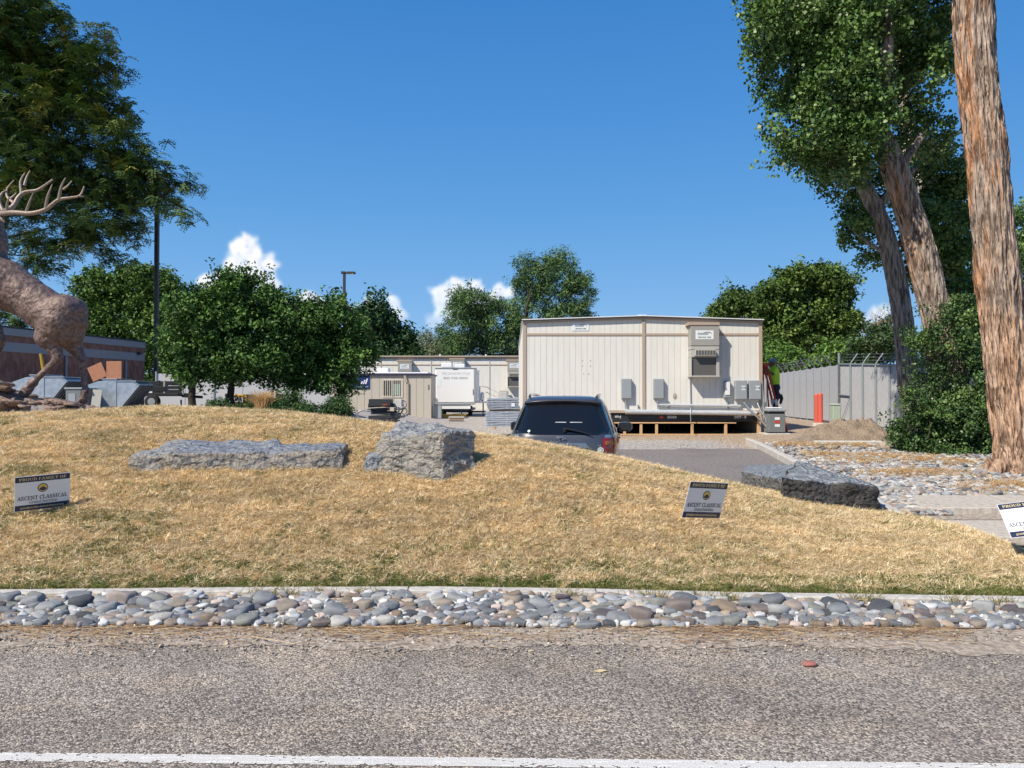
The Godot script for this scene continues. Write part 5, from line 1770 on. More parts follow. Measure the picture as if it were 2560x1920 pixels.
func make_trees() -> void:
	rng.seed = 101
	M.leaf = leafy(0.42, Color(0.09, 0.14, 0.02))
	M.leaf_dull = leafy(0.6, Color(0.06, 0.10, 0.016))
	var bark := tex(512, 0.03, [[0.0, C(0.07, 0.052, 0.042)], [0.36, C(0.20, 0.16, 0.13)], [0.5, C(0.46, 0.40, 0.34)], [0.7, C(0.66, 0.58, 0.51)], [1.0, C(0.80, 0.73, 0.66)]], 90, FastNoiseLite.TYPE_SIMPLEX, 5, -1, 12.0, 0.12)
	var bump := grey(512, 0.03, 91, FastNoiseLite.TYPE_SIMPLEX, 5, -1, 0.12)
	M.bark = tri_mat(bark, 1.5, 0.95, bump, 8.0)
	M.dark_bark = mat(0.055, 0.045, 0.038, 0.95)
	var gs := [C(0.030, 0.062, 0.014), C(0.042, 0.08, 0.018), C(0.055, 0.098, 0.022), C(0.024, 0.05, 0.013), C(0.07, 0.115, 0.028)]

	# --- cottonwoods by the fence -------------------------------------------------
	var big_leaf := []
	for q in 5:
		big_leaf.append(spray(9, 0.2, 0.105, 0.10, 0.35))
	var cw := [C(0.040, 0.078, 0.020), C(0.055, 0.098, 0.026), C(0.072, 0.118, 0.034), C(0.032, 0.062, 0.018), C(0.095, 0.135, 0.05), C(0.045, 0.085, 0.022)]
	# nearest trunk, at the edge of the picture
	var b0 := foot(2540, 1190)
	var t := thing("cottonwood_tree", "nearest cottonwood, thick tan trunk of deeply furrowed bark rising out of view", "tree", b0, "cottonwood trees by the fence")
	var D := -b0.z
	var loc := func(px: float, py: float, dd: float) -> Vector3: return at(px, py, dd) - b0
	var g := Geo.new()
	rugged(g, [loc.call(2556, 1215, D), loc.call(2550, 1165, D), loc.call(2540, 1080, D), loc.call(2520, 900, D), loc.call(2497, 700, D), loc.call(2472, 400, D), loc.call(2447, 150, D + 0.05), loc.call(2440, 0, D + 0.1), loc.call(2436, -200, D + 0.1), loc.call(2420, -480, D + 0.3)], [0.68, 0.52, 0.45, 0.43, 0.41, 0.38, 0.37, 0.38, 0.36, 0.3], 128, 26, 0.085, 3.0)
	for q in g.v.size():
		var v := g.v[q]
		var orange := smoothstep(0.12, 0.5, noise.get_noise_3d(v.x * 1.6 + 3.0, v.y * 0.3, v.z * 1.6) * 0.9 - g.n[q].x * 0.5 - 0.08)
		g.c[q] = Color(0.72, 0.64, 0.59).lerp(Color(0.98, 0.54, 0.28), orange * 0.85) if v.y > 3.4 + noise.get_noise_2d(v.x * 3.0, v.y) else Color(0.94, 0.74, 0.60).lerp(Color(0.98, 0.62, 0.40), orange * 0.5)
	part("trunk", g, M.bark, t)
	g = Geo.new()
	for r in 5:
		var an := 0.3 + r * 1.25
		limb(g, Vector3(cos(an) * 0.42, 0.22, sin(an) * 0.42), Vector3(cos(an) * 0.95, -0.1, sin(an) * 0.8), 0.19, 0.05, 0.05, 10)
	for q in g.c.size():
		g.c[q] = Color(0.92, 0.70, 0.54)
	part("root", g, M.bark, t)
	g = Geo.new()
	limb(g, loc.call(2436, 40, D + 0.1), loc.call(2396, -20, D + 0.1), 0.14, 0.1)
	limb(g, loc.call(2430, -320, D), loc.call(2300, -700, D), 0.22, 0.1)
	limb(g, loc.call(2440, -320, D), loc.call(2640, -700, D), 0.22, 0.1)
	part("limb", g, M.bark, t)
	var cg := crown([[loc.call(2560, -620, D), Vector3(2.6, 1.8, 2.4)], [loc.call(2350, -760, D), Vector3(2.4, 1.5, 2.2)]], 3.2, 8, 0.5, big_leaf, cw, 1.0)
	part("crown", cg, M.leaf, t)

	# middle trunk, leaning left
	D = 20.0
	b0 = on(xat(2390, D), D)
	t = thing("cottonwood_tree", "middle cottonwood leaning towards the office, trunk orange on its sunny edge", "tree", b0, "cottonwood trees by the fence")
	loc = func(px: float, py: float, dd: float) -> Vector3: return at(px, py, dd) - b0
	g = Geo.new()
	rugged(g, [Vector3(0, -0.1, 0), loc.call(2372, 960, D), loc.call(2342, 780, D), loc.call(2296, 600, D), loc.call(2246, 440, D), loc.call(2200, 330, D), loc.call(2130, 200, D), loc.call(2020, 60, D - 0.3), loc.call(1950, -80, D - 0.5)], [0.46, 0.41, 0.37, 0.345, 0.31, 0.26, 0.22, 0.17, 0.12], 88, 22, 0.065, 17.0)
	for q in g.v.size():
		var v := g.v[q]
		var edge := -v.x - 0.36 * v.y
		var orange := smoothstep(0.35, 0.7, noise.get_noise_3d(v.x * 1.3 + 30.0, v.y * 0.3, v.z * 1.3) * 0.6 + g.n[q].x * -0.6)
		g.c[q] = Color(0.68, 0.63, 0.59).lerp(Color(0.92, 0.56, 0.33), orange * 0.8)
	part("trunk", g, M.bark, t)
	g = Geo.new()
	limb(g, loc.call(2200, 330, D), loc.call(2230, -100, D + 1.2), 0.2, 0.1)
	limb(g, loc.call(2170, 260, D), loc.call(2330, 120, D + 0.6), 0.16, 0.06)
	limb(g, loc.call(2070, 120, D), loc.call(1960, 40, D - 0.6), 0.12, 0.05)
	limb(g, loc.call(2246, 440, D), loc.call(2330, 300, D + 0.8), 0.14, 0.05)
	part("limb", g, M.bark, t)
	g = Geo.new()
	for q in 26:
		var a: Vector3 = loc.call(rng.randf_range(1960, 2330), rng.randf_range(60, 420), D + rng.randf_range(-1, 1))
		limb(g, a, a + Vector3(rng.randf_range(-0.9, 0.5), rng.randf_range(-0.7, 0.3), rng.randf_range(-0.4, 0.5)), 0.022, 0.006, 0.15, 5, 5)
	part("twigs", g, M.dark_bark, t)
	var lobes := []
	for lb in [[1950, 60, 0.95, 0.9], [2060, 40, 1.15, 1.0], [2180, 30, 1.25, 1.0], [2300, 60, 1.05, 1.1], [1985, 190, 0.95, 1.0], [2090, 210, 1.1, 1.1], [2210, 200, 1.0, 1.0], [2020, 330, 1.0, 0.85], [2120, 360, 0.95, 0.95], [1930, -60, 1.0, 0.8], [2080, -100, 1.4, 1.0], [2260, -110, 1.4, 1.0], [2330, 180, 0.65, 0.8], [2310, 330, 0.75, 0.8]]:
		lobes.append([loc.call(lb[0], lb[1], D + rng.randf_range(-0.7, 0.9)), Vector3(lb[2], lb[3], lb[2] * 1.1)])
	for lb in [[2150, 180, 0.6, 0.6], [2190, 280, 0.5, 0.5], [2120, 100, 0.7, 0.6], [2160, 330, 0.4, 0.35], [2080, 300, 0.5, 0.5]]:
		lobes.append([loc.call(lb[0], lb[1], D - 1.1), Vector3(lb[2], lb[3], 0.5)])
	cg = crown(lobes, 4.2, 9, 0.36, big_leaf, cw, 1.0, 0.35)
	part("crown", cg, M.leaf, t)

	# thin trunk near the fence
	D = 23.0
	b0 = on(xat(2296, D), D)
	t = thing("cottonwood_tree", "slimmest cottonwood, grey leaning trunk nearest the fence", "tree", b0, "cottonwood trees by the fence")
	loc = func(px: float, py: float, dd: float) -> Vector3: return at(px, py, dd) - b0
	g = Geo.new()
	rugged(g, [Vector3(0.03, -0.1, 0), loc.call(2285, 1040, D), loc.call(2268, 920, D), loc.call(2256, 780, D), loc.call(2225, 620, D), loc.call(2190, 520, D), loc.call(2155, 445, D), loc.call(2105, 330, D), loc.call(2050, 180, D)], [0.33, 0.29, 0.28, 0.28, 0.255, 0.235, 0.21, 0.16, 0.1], 72, 20, 0.05, 41.0)
	for q in g.c.size():
		g.c[q] = Color(0.56, 0.54, 0.52)
	part("trunk", g, M.bark, t)
	g = Geo.new()
	limb(g, loc.call(2190, 520, D), loc.call(2330, 380, D + 0.5), 0.16, 0.06)
	limb(g, loc.call(2225, 620, D), loc.call(2330, 560, D + 0.8), 0.1, 0.04)
	limb(g, loc.call(2230, 640, D), loc.call(2120, 560, D + 0.2), 0.07, 0.02)
	part("limb", g, M.bark, t)
	lobes = []
	for lb in [[2060, 400, 0.7, 0.6], [2110, 440, 0.8, 0.6], [2150, 520, 0.55, 0.65], [2140, 580, 0.7, 0.5], [2210, 470, 0.5, 0.6], [2330, 450, 1.1, 0.95], [2395, 520, 0.85, 0.9], [2330, 570, 1.0, 0.8], [2370, 430, 0.7, 0.8], [2350, 650, 0.9, 0.9], [2190, 640, 0.45, 0.4], [2290, 700, 0.4, 0.5], [2400, 640, 0.7, 0.7], [2420, 760, 0.8, 1.0]]:
		lobes.append([loc.call(lb[0], lb[1], D + rng.randf_range(0.2, 1.5)), Vector3(lb[2], lb[3], lb[2])])
	cg = crown(lobes, 3.8, 9, 0.34, big_leaf, cw, 1.05, 0.35)
	part("crown", cg, M.leaf, t)
	# a further trunk in the shade behind
	D = 26.5
	b0 = on(xat(2400, D), D)
	t = thing("cottonwood_tree", "shaded dark cottonwood trunk standing behind the middle one", "tree", b0, "cottonwood trees by the fence")
	loc = func(px: float, py: float, dd: float) -> Vector3: return at(px, py, dd) - b0
	g = Geo.new()
	rugged(g, [Vector3.ZERO, loc.call(2380, 800, D), loc.call(2335, 600, D), loc.call(2280, 380, D), loc.call(2250, 100, D)], [0.4, 0.36, 0.32, 0.26, 0.14], 28, 10, 0.025, 57.0)
	part("trunk", g, M.bark, t)
	lobes = []
	for lb in [[2440, 690, 1.3, 1.3], [2470, 830, 1.2, 1.3], [2400, 800, 0.9, 1.4], [2540, 700, 1.2, 1.5], [2380, 900, 1.0, 1.2], [2560, 560, 1.0, 0.8], [2440, 560, 0.7, 0.5]]:
		lobes.append([loc.call(lb[0], lb[1], D + rng.randf_range(-0.5, 1.0)), Vector3(lb[2], lb[3], lb[2])])
	cg = crown(lobes, 2.6, 8, 0.42, big_leaf, cw, 1.15, 0.4)
	part("crown", cg, M.leaf, t)

	# sucker bush at their feet
	b0 = foot(2375, 1150)
	D = -b0.z
	t = thing("sucker_bush", "dense leafy bush of suckers at the foot of the cottonwood trunks", "bush", b0)
	loc = func(px: float, py: float, dd: float) -> Vector3: return at(px, py, dd) - b0
	g = Geo.new()
	for q in 30:
		var a := Vector3(rng.randf_range(-0.45, 0.9), 0, rng.randf_range(-0.7, 0.3))
		limb(g, a + Vector3(0, 0, -0.9), a * 1.1 + Vector3(rng.randf_range(-0.4, 0.3), rng.randf_range(0.8, 2.2), rng.randf_range(-1.2, -0.6)), 0.025, 0.006, 0.08, 5, 5)
	part("stems", g, M.dark_bark, t)
	lobes = []
	for lb in [[2440, 1080, 0.6, 0.7], [2360, 1080, 0.75, 0.65], [2290, 1090, 0.45, 0.5], [2420, 960, 0.75, 0.8], [2340, 960, 0.6, 0.7], [2440, 860, 0.6, 0.8], [2370, 850, 0.55, 0.7], [2310, 870, 0.3, 0.45], [2410, 780, 0.5, 0.5], [2345, 775, 0.35, 0.35], [2250, 1055, 0.32, 0.22], [2275, 1000, 0.25, 0.3], [2290, 830, 0.22, 0.3], [2460, 1130, 0.45, 0.35], [2330, 1135, 0.6, 0.3], [2400, 1140, 0.6, 0.3], [2262, 1100, 0.4, 0.25], [2380, 1120, 0.7, 0.4], [2450, 1100, 0.5, 0.5], [2320, 1110, 0.5, 0.4], [2400, 1040, 0.7, 0.5], [2330, 1030, 0.5, 0.45], [2465, 1000, 0.45, 0.6]]:
		lobes.append([loc.call(lb[0], lb[1], D + 0.7 + rng.randf_range(-0.2, 0.5)), Vector3(lb[2], lb[3], lb[2])])
	var sl := []
	for q in 4:
		sl.append(spray(9, 0.15, 0.075, 0.062, 0.2))
	cg = crown(lobes, 9.0, 8, 0.22, sl, [C(0.032, 0.062, 0.02), C(0.044, 0.08, 0.026), C(0.056, 0.098, 0.032), C(0.026, 0.05, 0.017), C(0.07, 0.112, 0.034)], 1.0, 0.4)
	part("leaves", cg, M.leaf, t)

	# --- honey locust behind the elk ------------------------------------------------
	D = 36.0
	b0 = Vector3(xat(-235, D), ground(xat(-235, D), D), -D)
	t = thing("honey_locust_tree", "dark feathery honey locust with yellowing tips towering behind the elk statue", "tree", b0)
	loc = func(px: float, py: float, dd: float) -> Vector3: return at(px, py, dd) - b0
	g = Geo.new()
	rugged(g, [Vector3(0, -0.1, 0), loc.call(-225, 800, D), loc.call(-190, 560, D + 0.4), loc.call(-120, 300, D + 0.8), loc.call(-90, 60, D + 0.8)], [0.42, 0.36, 0.3, 0.24, 0.1], 24, 10, 0.012, 71.0)
	part("trunk", g, M.dark_bark, t)
	g = Geo.new()
	for lb in [[-200, 620, 150, 560], [-190, 560, 300, 420], [-160, 450, 260, 300], [-125, 330, 230, 180], [-105, 200, 130, 60], [-200, 620, 80, 640], [180, 540, 390, 480], [390, 480, 480, 530], [-80, 520, -330, 420], [-70, 350, -330, 250]]:
		limb(g, loc.call(lb[0], lb[1], D + 0.6), loc.call(lb[2], lb[3], D + 1.0 + rng.randf_range(0.1, 0.8)), 0.1, 0.02, 0.07, 6)
	part("limb", g, M.dark_bark, t)
	var fr := []
	for q in 6:
		fr.append(frond(0.38, 6, 0.145))
	lobes = []
	for lb in [[40, 60, 2.47, 1.85], [110, 90, 1.44, 1.44], [60, 200, 3.08, 2.27], [180, 170, 1.64, 1.24], [245, 115, 0.92, 0.78], [280, 180, 0.61, 0.61], [150, 290, 2.68, 1.64], [260, 260, 1.24, 1.03], [280, 330, 1.13, 0.92], [330, 390, 1.03, 1.03], [200, 420, 2.88, 1.64], [310, 460, 1.64, 1.13], [370, 420, 0.72, 0.83], [410, 470, 1.03, 0.74], [455, 450, 0.54, 0.41], [465, 530, 0.49, 0.25], [420, 510, 0.52, 0.37], [390, 505, 0.41, 0.41], [100, 480, 2.88, 1.24], [260, 540, 1.64, 0.83], [320, 570, 0.72, 0.52], [180, 600, 1.44, 0.61], [80, 620, 1.24, 0.72], [110, 660, 0.52, 0.66], [270, 630, 0.72, 0.41], [290, 665, 0.29, 0.41], [60, 600, 0.61, 0.41], [-60, 150, 4.12, 3.29], [-80, 400, 4.12, 2.47], [-250, 300, 4.12, 3.29], [-250, 560, 3.29, 1.44], [-60, 560, 1.85, 0.83], [0, 700, 0.52, 0.61], [20, 790, 0.92, 0.61], [70, 800, 0.61, 0.41]]:
		lobes.append([loc.call(lb[0], lb[1], D + rng.randf_range(0.1, 1.2) + lb[2] * 0.35), Vector3(lb[2], lb[3], lb[2])])
	cg = crown(lobes, 1.05, 8, 0.7, fr, [C(0.026, 0.05, 0.014), C(0.034, 0.062, 0.016), C(0.030, 0.055, 0.017), C(0.042, 0.07, 0.018), C(0.05, 0.08, 0.02), C(0.06, 0.088, 0.02), C(0.095, 0.10, 0.02)], 1.0, 0.3)
	part("crown", cg, M.leaf_dull, t)

	# --- round ornamental trees in the middle ------------------------------------------
	var mid := []
	for q in 5:
		mid.append(spray(11, 0.2, 0.135, 0.075, 0.45))
	var mp := [C(0.022, 0.05, 0.010), C(0.030, 0.064, 0.013), C(0.040, 0.082, 0.016), C(0.055, 0.105, 0.022), C(0.018, 0.042, 0.010)]
	var rows := [
		[480, 24.5, [[495, 800, 1.0, 1.0], [475, 860, 0.8, 1.0], [515, 878, 1.15, 0.85], [455, 905, 0.5, 0.4], [545, 780, 0.9, 0.9], [430, 880, 0.3, 0.4], [500, 932, 0.75, 0.3], [470, 760, 0.45, 0.45]], "leftmost round shade tree, beside the tall lamp pole"],
		[578, 25.0, [[585, 750, 0.75, 0.9], [600, 840, 1.3, 1.0], [565, 900, 1.15, 0.65], [640, 760, 0.8, 0.8], [590, 705, 0.45, 0.5], [650, 900, 1.1, 0.7], [620, 690, 0.3, 0.3]], "tallest round shade tree, trunk beside the yellow generator"],
		[738, 25.5, [[720, 790, 0.95, 0.8], [690, 850, 1.1, 0.9], [760, 850, 1.1, 0.95], [730, 930, 1.1, 0.6], [800, 800, 0.6, 0.6], [680, 760, 0.5, 0.5]], "round shade tree in the middle of the row above the low shrubs"],
		[858, 26.0, [[850, 820, 0.85, 0.8], [870, 890, 0.8, 0.75], [815, 880, 0.9, 0.85], [830, 950, 0.8, 0.45], [905, 870, 0.35, 0.5], [840, 770, 0.4, 0.4]], "round shade tree nearest the tan site office trailer"]]
	for rw in rows:
		D = rw[1]
		b0 = on(xat(rw[0], D), D)
		t = thing("shade_tree", rw[3], "tree", b0, "round shade trees in a row")
		loc = func(px: float, py: float, dd: float) -> Vector3: return at(px, py, dd) - b0
		g = Geo.new()
		var fork: Vector3 = loc.call(rw[0], 960, D)
		limb(g, Vector3(0, -0.1, 0), fork, 0.13, 0.1, 0.01, 10)
		for lb in rw[2]:
			limb(g, fork, loc.call(lb[0], lb[1], D), 0.07, 0.02, 0.08, 6)
		part("trunk", g, M.dark_bark, t)
		lobes = []
		for lb in rw[2]:
			lobes.append([loc.call(lb[0], lb[1], D + rng.randf_range(-0.35, 0.35)), Vector3(lb[2], lb[3], lb[2] * 1.15)])
		part("crown", crown(lobes, 4.6, 8, 0.34, mid, mp, 1.0, 0.45), M.leaf_dull, t)
	# extra thin stems among them
	# --- far trees -----------------------------------------------------------------------
	var far := []
	for q in 5:
		far.append(spray(10, 0.42, 0.30, 0.17, 0.3))
	var thin := []
	for q in 4:
		thin.append(spray(12, 0.45, 0.36, 0.09, 0.8))
	var fars := [
		["far_tree", 310, 60.0, [[250, 730, 2.1, 1.8], [330, 715, 2.5, 1.6], [220, 800, 1.7, 1.8], [300, 820, 2.8, 2.0], [390, 725, 1.4, 1.4], [420, 703, 0.8, 0.6], [350, 900, 2.8, 2.1], [400, 820, 1.5, 2.1]], far, [C(0.03, 0.058, 0.012), C(0.04, 0.078, 0.015), C(0.055, 0.098, 0.02)], "green tree behind the brick building and the lamp pole", 1.0],
		["conical_tree", 950, 58.0, [[930, 770, 0.9, 1.1], [945, 810, 1.5, 1.2], [950, 860, 2.0, 1.2], [1000, 850, 1.2, 1.1], [905, 800, 0.7, 1.0], [1020, 880, 0.8, 0.8], [960, 900, 2.3, 1.0]], far, [C(0.014, 0.034, 0.014), C(0.018, 0.042, 0.016), C(0.024, 0.052, 0.018)], "dark pointed tree rising over the tan site office trailer", 1.0],
		["grey_tree", 1058, 78.0, [[1055, 860, 0.9, 0.8], [1075, 855, 0.8, 0.7], [1040, 875, 0.8, 0.7]], thin, [C(0.10, 0.13, 0.10), C(0.13, 0.155, 0.125)], "pale grey-green treetop beside the pointed dark tree", 1.1],
		["olive_tree", 1100, 74.0, [[1100, 870, 0.9, 0.7], [1090, 882, 1.0, 0.6], [1112, 880, 0.9, 0.7]], thin, [C(0.07, 0.085, 0.045), C(0.09, 0.10, 0.055)], "small olive treetop in the gap before the big elm", 1.1],
		["elm_tree", 1300, 60.0, [[1180, 770, 1.9, 1.5], [1150, 840, 1.8, 1.5], [1230, 800, 2.0, 1.8], [1330, 700, 1.3, 1.5], [1310, 660, 0.7, 0.9], [1400, 690, 1.6, 1.5], [1390, 650, 0.9, 0.8], [1440, 740, 1.2, 1.3], [1330, 790, 2.2, 1.8], [1420, 800, 1.9, 1.3], [1270, 860, 2.2, 1.2], [1160, 740, 0.7, 0.7], [1460, 700, 0.8, 0.5], [1130, 870, 0.9, 0.8]], thin, [C(0.035, 0.068, 0.024), C(0.05, 0.09, 0.03), C(0.065, 0.108, 0.036), C(0.03, 0.058, 0.022)], "large feathery elm rising behind the modular buildings", 0.85],
		["broad_tree", 1985, 62.0, [[1990, 720, 2.2, 1.6], [2050, 710, 1.9, 1.4], [1940, 740, 1.6, 1.3], [2100, 715, 1.2, 1.2], [2060, 790, 2.2, 1.5], [1960, 820, 2.2, 1.6], [2110, 800, 1.2, 1.2], [1920, 800, 1.4, 1.3], [2030, 860, 2.2, 1.4], [1930, 880, 1.5, 1.4], [2000, 690, 0.9, 0.7], [2060, 685, 0.8, 0.7]], far, [C(0.036, 0.064, 0.013), C(0.05, 0.085, 0.017), C(0.068, 0.105, 0.022), C(0.03, 0.052, 0.012)], "broad dark green tree behind the worker and fence", 1.05],
		["broad_tree", 1830, 64.0, [[1830, 755, 1.0, 1.0], [1865, 750, 0.9, 0.9], [1810, 780, 1.1, 0.8], [1870, 780, 0.8, 0.6], [1790, 792, 0.9, 0.4]], far, [C(0.038, 0.066, 0.016), C(0.05, 0.082, 0.02)], "smaller tree peeping over the ridge end of the cream office", 1.0],
		["low_tree", 2020, 52.0, [[1960, 900, 1.4, 1.1], [2080, 890, 1.7, 0.8], [2130, 880, 1.2, 0.9], [1920, 900, 0.8, 1.0]], far, [C(0.05, 0.095, 0.02), C(0.07, 0.125, 0.026), C(0.055, 0.10, 0.02)], "bright green low tree growing over the back fence", 0.8],
		["dark_bush_tree", 2190, 48.0, [[2190, 860, 1.3, 1.1], [2230, 870, 1.0, 1.0], [2160, 890, 1.0, 0.8]], far, [C(0.024, 0.043, 0.014), C(0.03, 0.055, 0.017)], "dark rounded tree over the fence beside the slim trunk", 0.8],
		["sparse_tree", 2195, 68.0, [[2165, 810, 0.8, 0.5], [2215, 800, 1.0, 0.45], [2140, 840, 0.7, 0.6], [2240, 790, 0.7, 0.6]], far, [C(0.045, 0.065, 0.03), C(0.06, 0.08, 0.04)], "sparse half-dead tree with bare top branches", 0.8],
		["edge_tree", 2610, 40.0, [[2560, 620, 1.0, 1.2], [2600, 760, 2.0, 2.0], [2650, 640, 2.0, 2.0]], far, [C(0.035, 0.064, 0.014), C(0.05, 0.085, 0.018)], "tree showing past the nearest trunk at the edge of view", 0.8]]
	for ft in fars:
		D = ft[2]
		b0 = on(xat(ft[1], D), D)
		t = thing(ft[0], ft[6], "tree", b0, "trees beyond the yard")
		loc = func(px: float, py: float, dd: float) -> Vector3: return at(px, py, dd) - b0
		g = Geo.new()
		var sc: float = D / 60.0
		var head: Vector3 = ft[3][0][0] * Vector3.ZERO if false else loc.call(ft[1], ft[3][-1][1] + 20, D)
		limb(g, Vector3(0, -0.1, 0), head, 0.38 * sc, 0.26 * sc, 0.02, 9)
		for lb in ft[3]:
			limb(g, head, loc.call(lb[0], lb[1], D), 0.14 * sc, 0.03, 0.08, 6)
		if ft[0] == "sparse_tree":
			for q in 16:
				var o: Vector3 = loc.call(2195 + rng.randf_range(-12, 18), 830, D)
				limb(g, o, o + Vector3(rng.randf_range(-1.4, 1.6), rng.randf_range(1.4, 2.8), rng.randf_range(-0.6, 0.6)), 0.045, 0.01, 0.12, 5)
		part("trunk", g, M.dark_bark if ft[0] != "sparse_tree" else M.bark_pale, t)
		lobes = []
		for lb in ft[3]:
			var dz: float = minf(lb[2], 1.6)
			lobes.append([loc.call(lb[0], lb[1], D + rng.randf_range(-0.8, 0.8)), Vector3(lb[2], lb[3], dz)])
		var dens: float = 1.9 if ft[0] != "sparse_tree" else 0.8
		part("crown", crown(lobes, dens, 7, 0.62 * sc, ft[4], ft[5], ft[7], 0.5), M.leaf_dull, t)

	# --- shrubs and ornamental grass behind the crest ------------------------------------
	for sh in [[715, 23.5, 0.62, 0.42, 1010, "rounded green shrub beside the dry ornamental grass"], [775, 23.0, 0.75, 0.2, 1028, "low spreading dark juniper under the shade trees"], [852, 23.0, 0.40, 0.36, 1018, "dark green shrub nearest the black scrap pile"], [608, 23.6, 0.35, 0.2, 1022, "small dark shrub in front of the yellow generator"], [550, 23.5, 0.35, 0.22, 1020, "sparse weedy shrub in front of the pale grey wall"]]:
		D = sh[1]
		b0 = on(xat(sh[0], D), D)
		t = thing("shrub", sh[5], "shrub", b0, "shrubs behind the crest")
		loc = func(px: float, py: float, dd: float) -> Vector3: return at(px, py, dd) - b0
		g = Geo.new()
		for q in 7:
			limb(g, Vector3(rng.randfn(0, 0.06), -0.05, 0), Vector3(rng.randfn(0, sh[2] * 0.5), loc.call(0, sh[4], D).y, rng.randfn(0, 0.2)), 0.014, 0.005, 0.1, 5, 4)
		part("stems", g, M.dark_bark, t)
		var o: Vector3 = loc.call(sh[0], sh[4], D)
		var sl2 := [[o, Vector3(sh[2], sh[3], 0.5)], [o + Vector3(-0.1, -0.2, 0), Vector3(sh[2] * 0.9, sh[3], 0.5)]]
		part("leaves", crown(sl2, 16.0, 7, 0.16, sl, [C(0.03, 0.06, 0.02), C(0.045, 0.08, 0.025), C(0.022, 0.046, 0.016)], 0.8, 0.4), M.leaf_dull, t)
	D = 23.2
	b0 = on(xat(660, D), D)
	t = thing("ornamental_grass", "tall clump of straw-coloured ornamental grass beneath the shade trees", "ornamental grass", b0)
	g = Geo.new()
	var top_y := EYE - (975 - HORIZON) / FOCAL * D - b0.y
	for q in 420:
		var a := Vector3(rng.randfn(0, 0.10), 0, rng.randfn(0, 0.08))
		var lean := Vector3(rng.randfn(0, 0.16), 0, rng.randfn(0, 0.12))
		var h := top_y * rng.randf_range(0.55, 1.0)
		g.col = jit([C(0.50, 0.30, 0.11), C(0.58, 0.38, 0.17), C(0.40, 0.22, 0.08)][rng.randi() % 3], 0.25)
		g.tube([a, a + lean * 0.4 + Vector3(0, h * 0.6, 0), a + lean * 1.3 + Vector3(0, h, 0)], [0.006, 0.005, 0.002], 3, false)
	var om := StandardMaterial3D.new()
	om.vertex_color_use_as_albedo = true
	om.roughness = 0.85
	part("stalks", g, om, t)

# ---------------------------------------------------------------- parked car
# horizontal outline of the car body at height y: half width, rear and front ends
func car_level(y: float) -> Array:
	var hw := curve(y, [[0.20, 0.82], [0.32, 0.90], [0.5, 0.945], [0.75, 0.957], [0.95, 0.945], [1.06, 0.905], [1.2, 0.855], [1.4, 0.775], [1.55, 0.715], [1.64, 0.675], [1.69, 0.62], [1.715, 0.52], [1.73, 0.35], [1.737, 0.12], [1.738, 0.0]])
	var zr := curve(y, [[0.20, 0.14], [0.34, 0.02], [0.55, 0.0], [0.72, 0.02], [0.78, 0.075], [0.95, 0.085], [1.08, 0.12], [1.2, 0.175], [1.4, 0.30], [1.56, 0.43], [1.62, 0.50], [1.66, 0.52], [1.69, 0.62], [1.715, 0.75], [1.73, 1.0], [1.737, 1.4], [1.738, 1.6]])
	var zf := curve(y, [[0.20, 4.6], [0.35, 4.75], [0.6, 4.78], [0.8, 4.72], [0.92, 4.55], [0.98, 4.2], [1.04, 3.75], [1.2, 3.5], [1.4, 3.15], [1.55, 2.85], [1.64, 2.6], [1.69, 2.4], [1.715, 2.2], [1.73, 1.95], [1.737, 1.7], [1.738, 1.6]])
	return [hw, zr, zf]

# point on the body: x across the rear face at height y
func car_rear(y: float, x: float) -> Vector3:
	var l := car_level(y)
	var n := 5.5
	var u: float = clampf(absf(x) / maxf(l[0], 0.01), 0, 0.999)
	var a: float = (l[2] - l[1]) / 2
	var mid: float = (l[2] + l[1]) / 2
	return Vector3(x, y, -(mid - a * pow(1.0 - pow(u, n), 1.0 / n)))

func car_side(y: float, z: float, s: float) -> Vector3:
	var l := car_level(y)
	var n := 5.5
	var a: float = (l[2] - l[1]) / 2
	var mid: float = (l[2] + l[1]) / 2
	var u := clampf(absf(z - mid) / maxf(a, 0.01), 0, 0.999)
	return Vector3(s * l[0] * pow(1.0 - pow(u, n), 1.0 / n), y, -z)

# patch on the rear between heights, following the body, standing proud by lift
func rear_patch(called: String, ys: Array, xs: Callable, m: Material, parent: Node3D, lift := 0.006) -> MeshInstance3D:
	var rows := []
	for y in ys:
		var lim: Array = xs.call(y)
		var row := PackedVector3Array()
		for q in 25:
			var x := lerpf(lim[0], lim[1], q / 24.0)
			var p := car_rear(y, x)
			var e := 0.004
			var nx := (car_rear(y, x + e) - car_rear(y, x - e)).cross(car_rear(y + e, x) - car_rear(y - e, x)).normalized()
			row.append(p + nx * lift)
		rows.append(row)
	var g := Geo.new()
	g.sheet(rows)
	return part(called, g, m, parent)

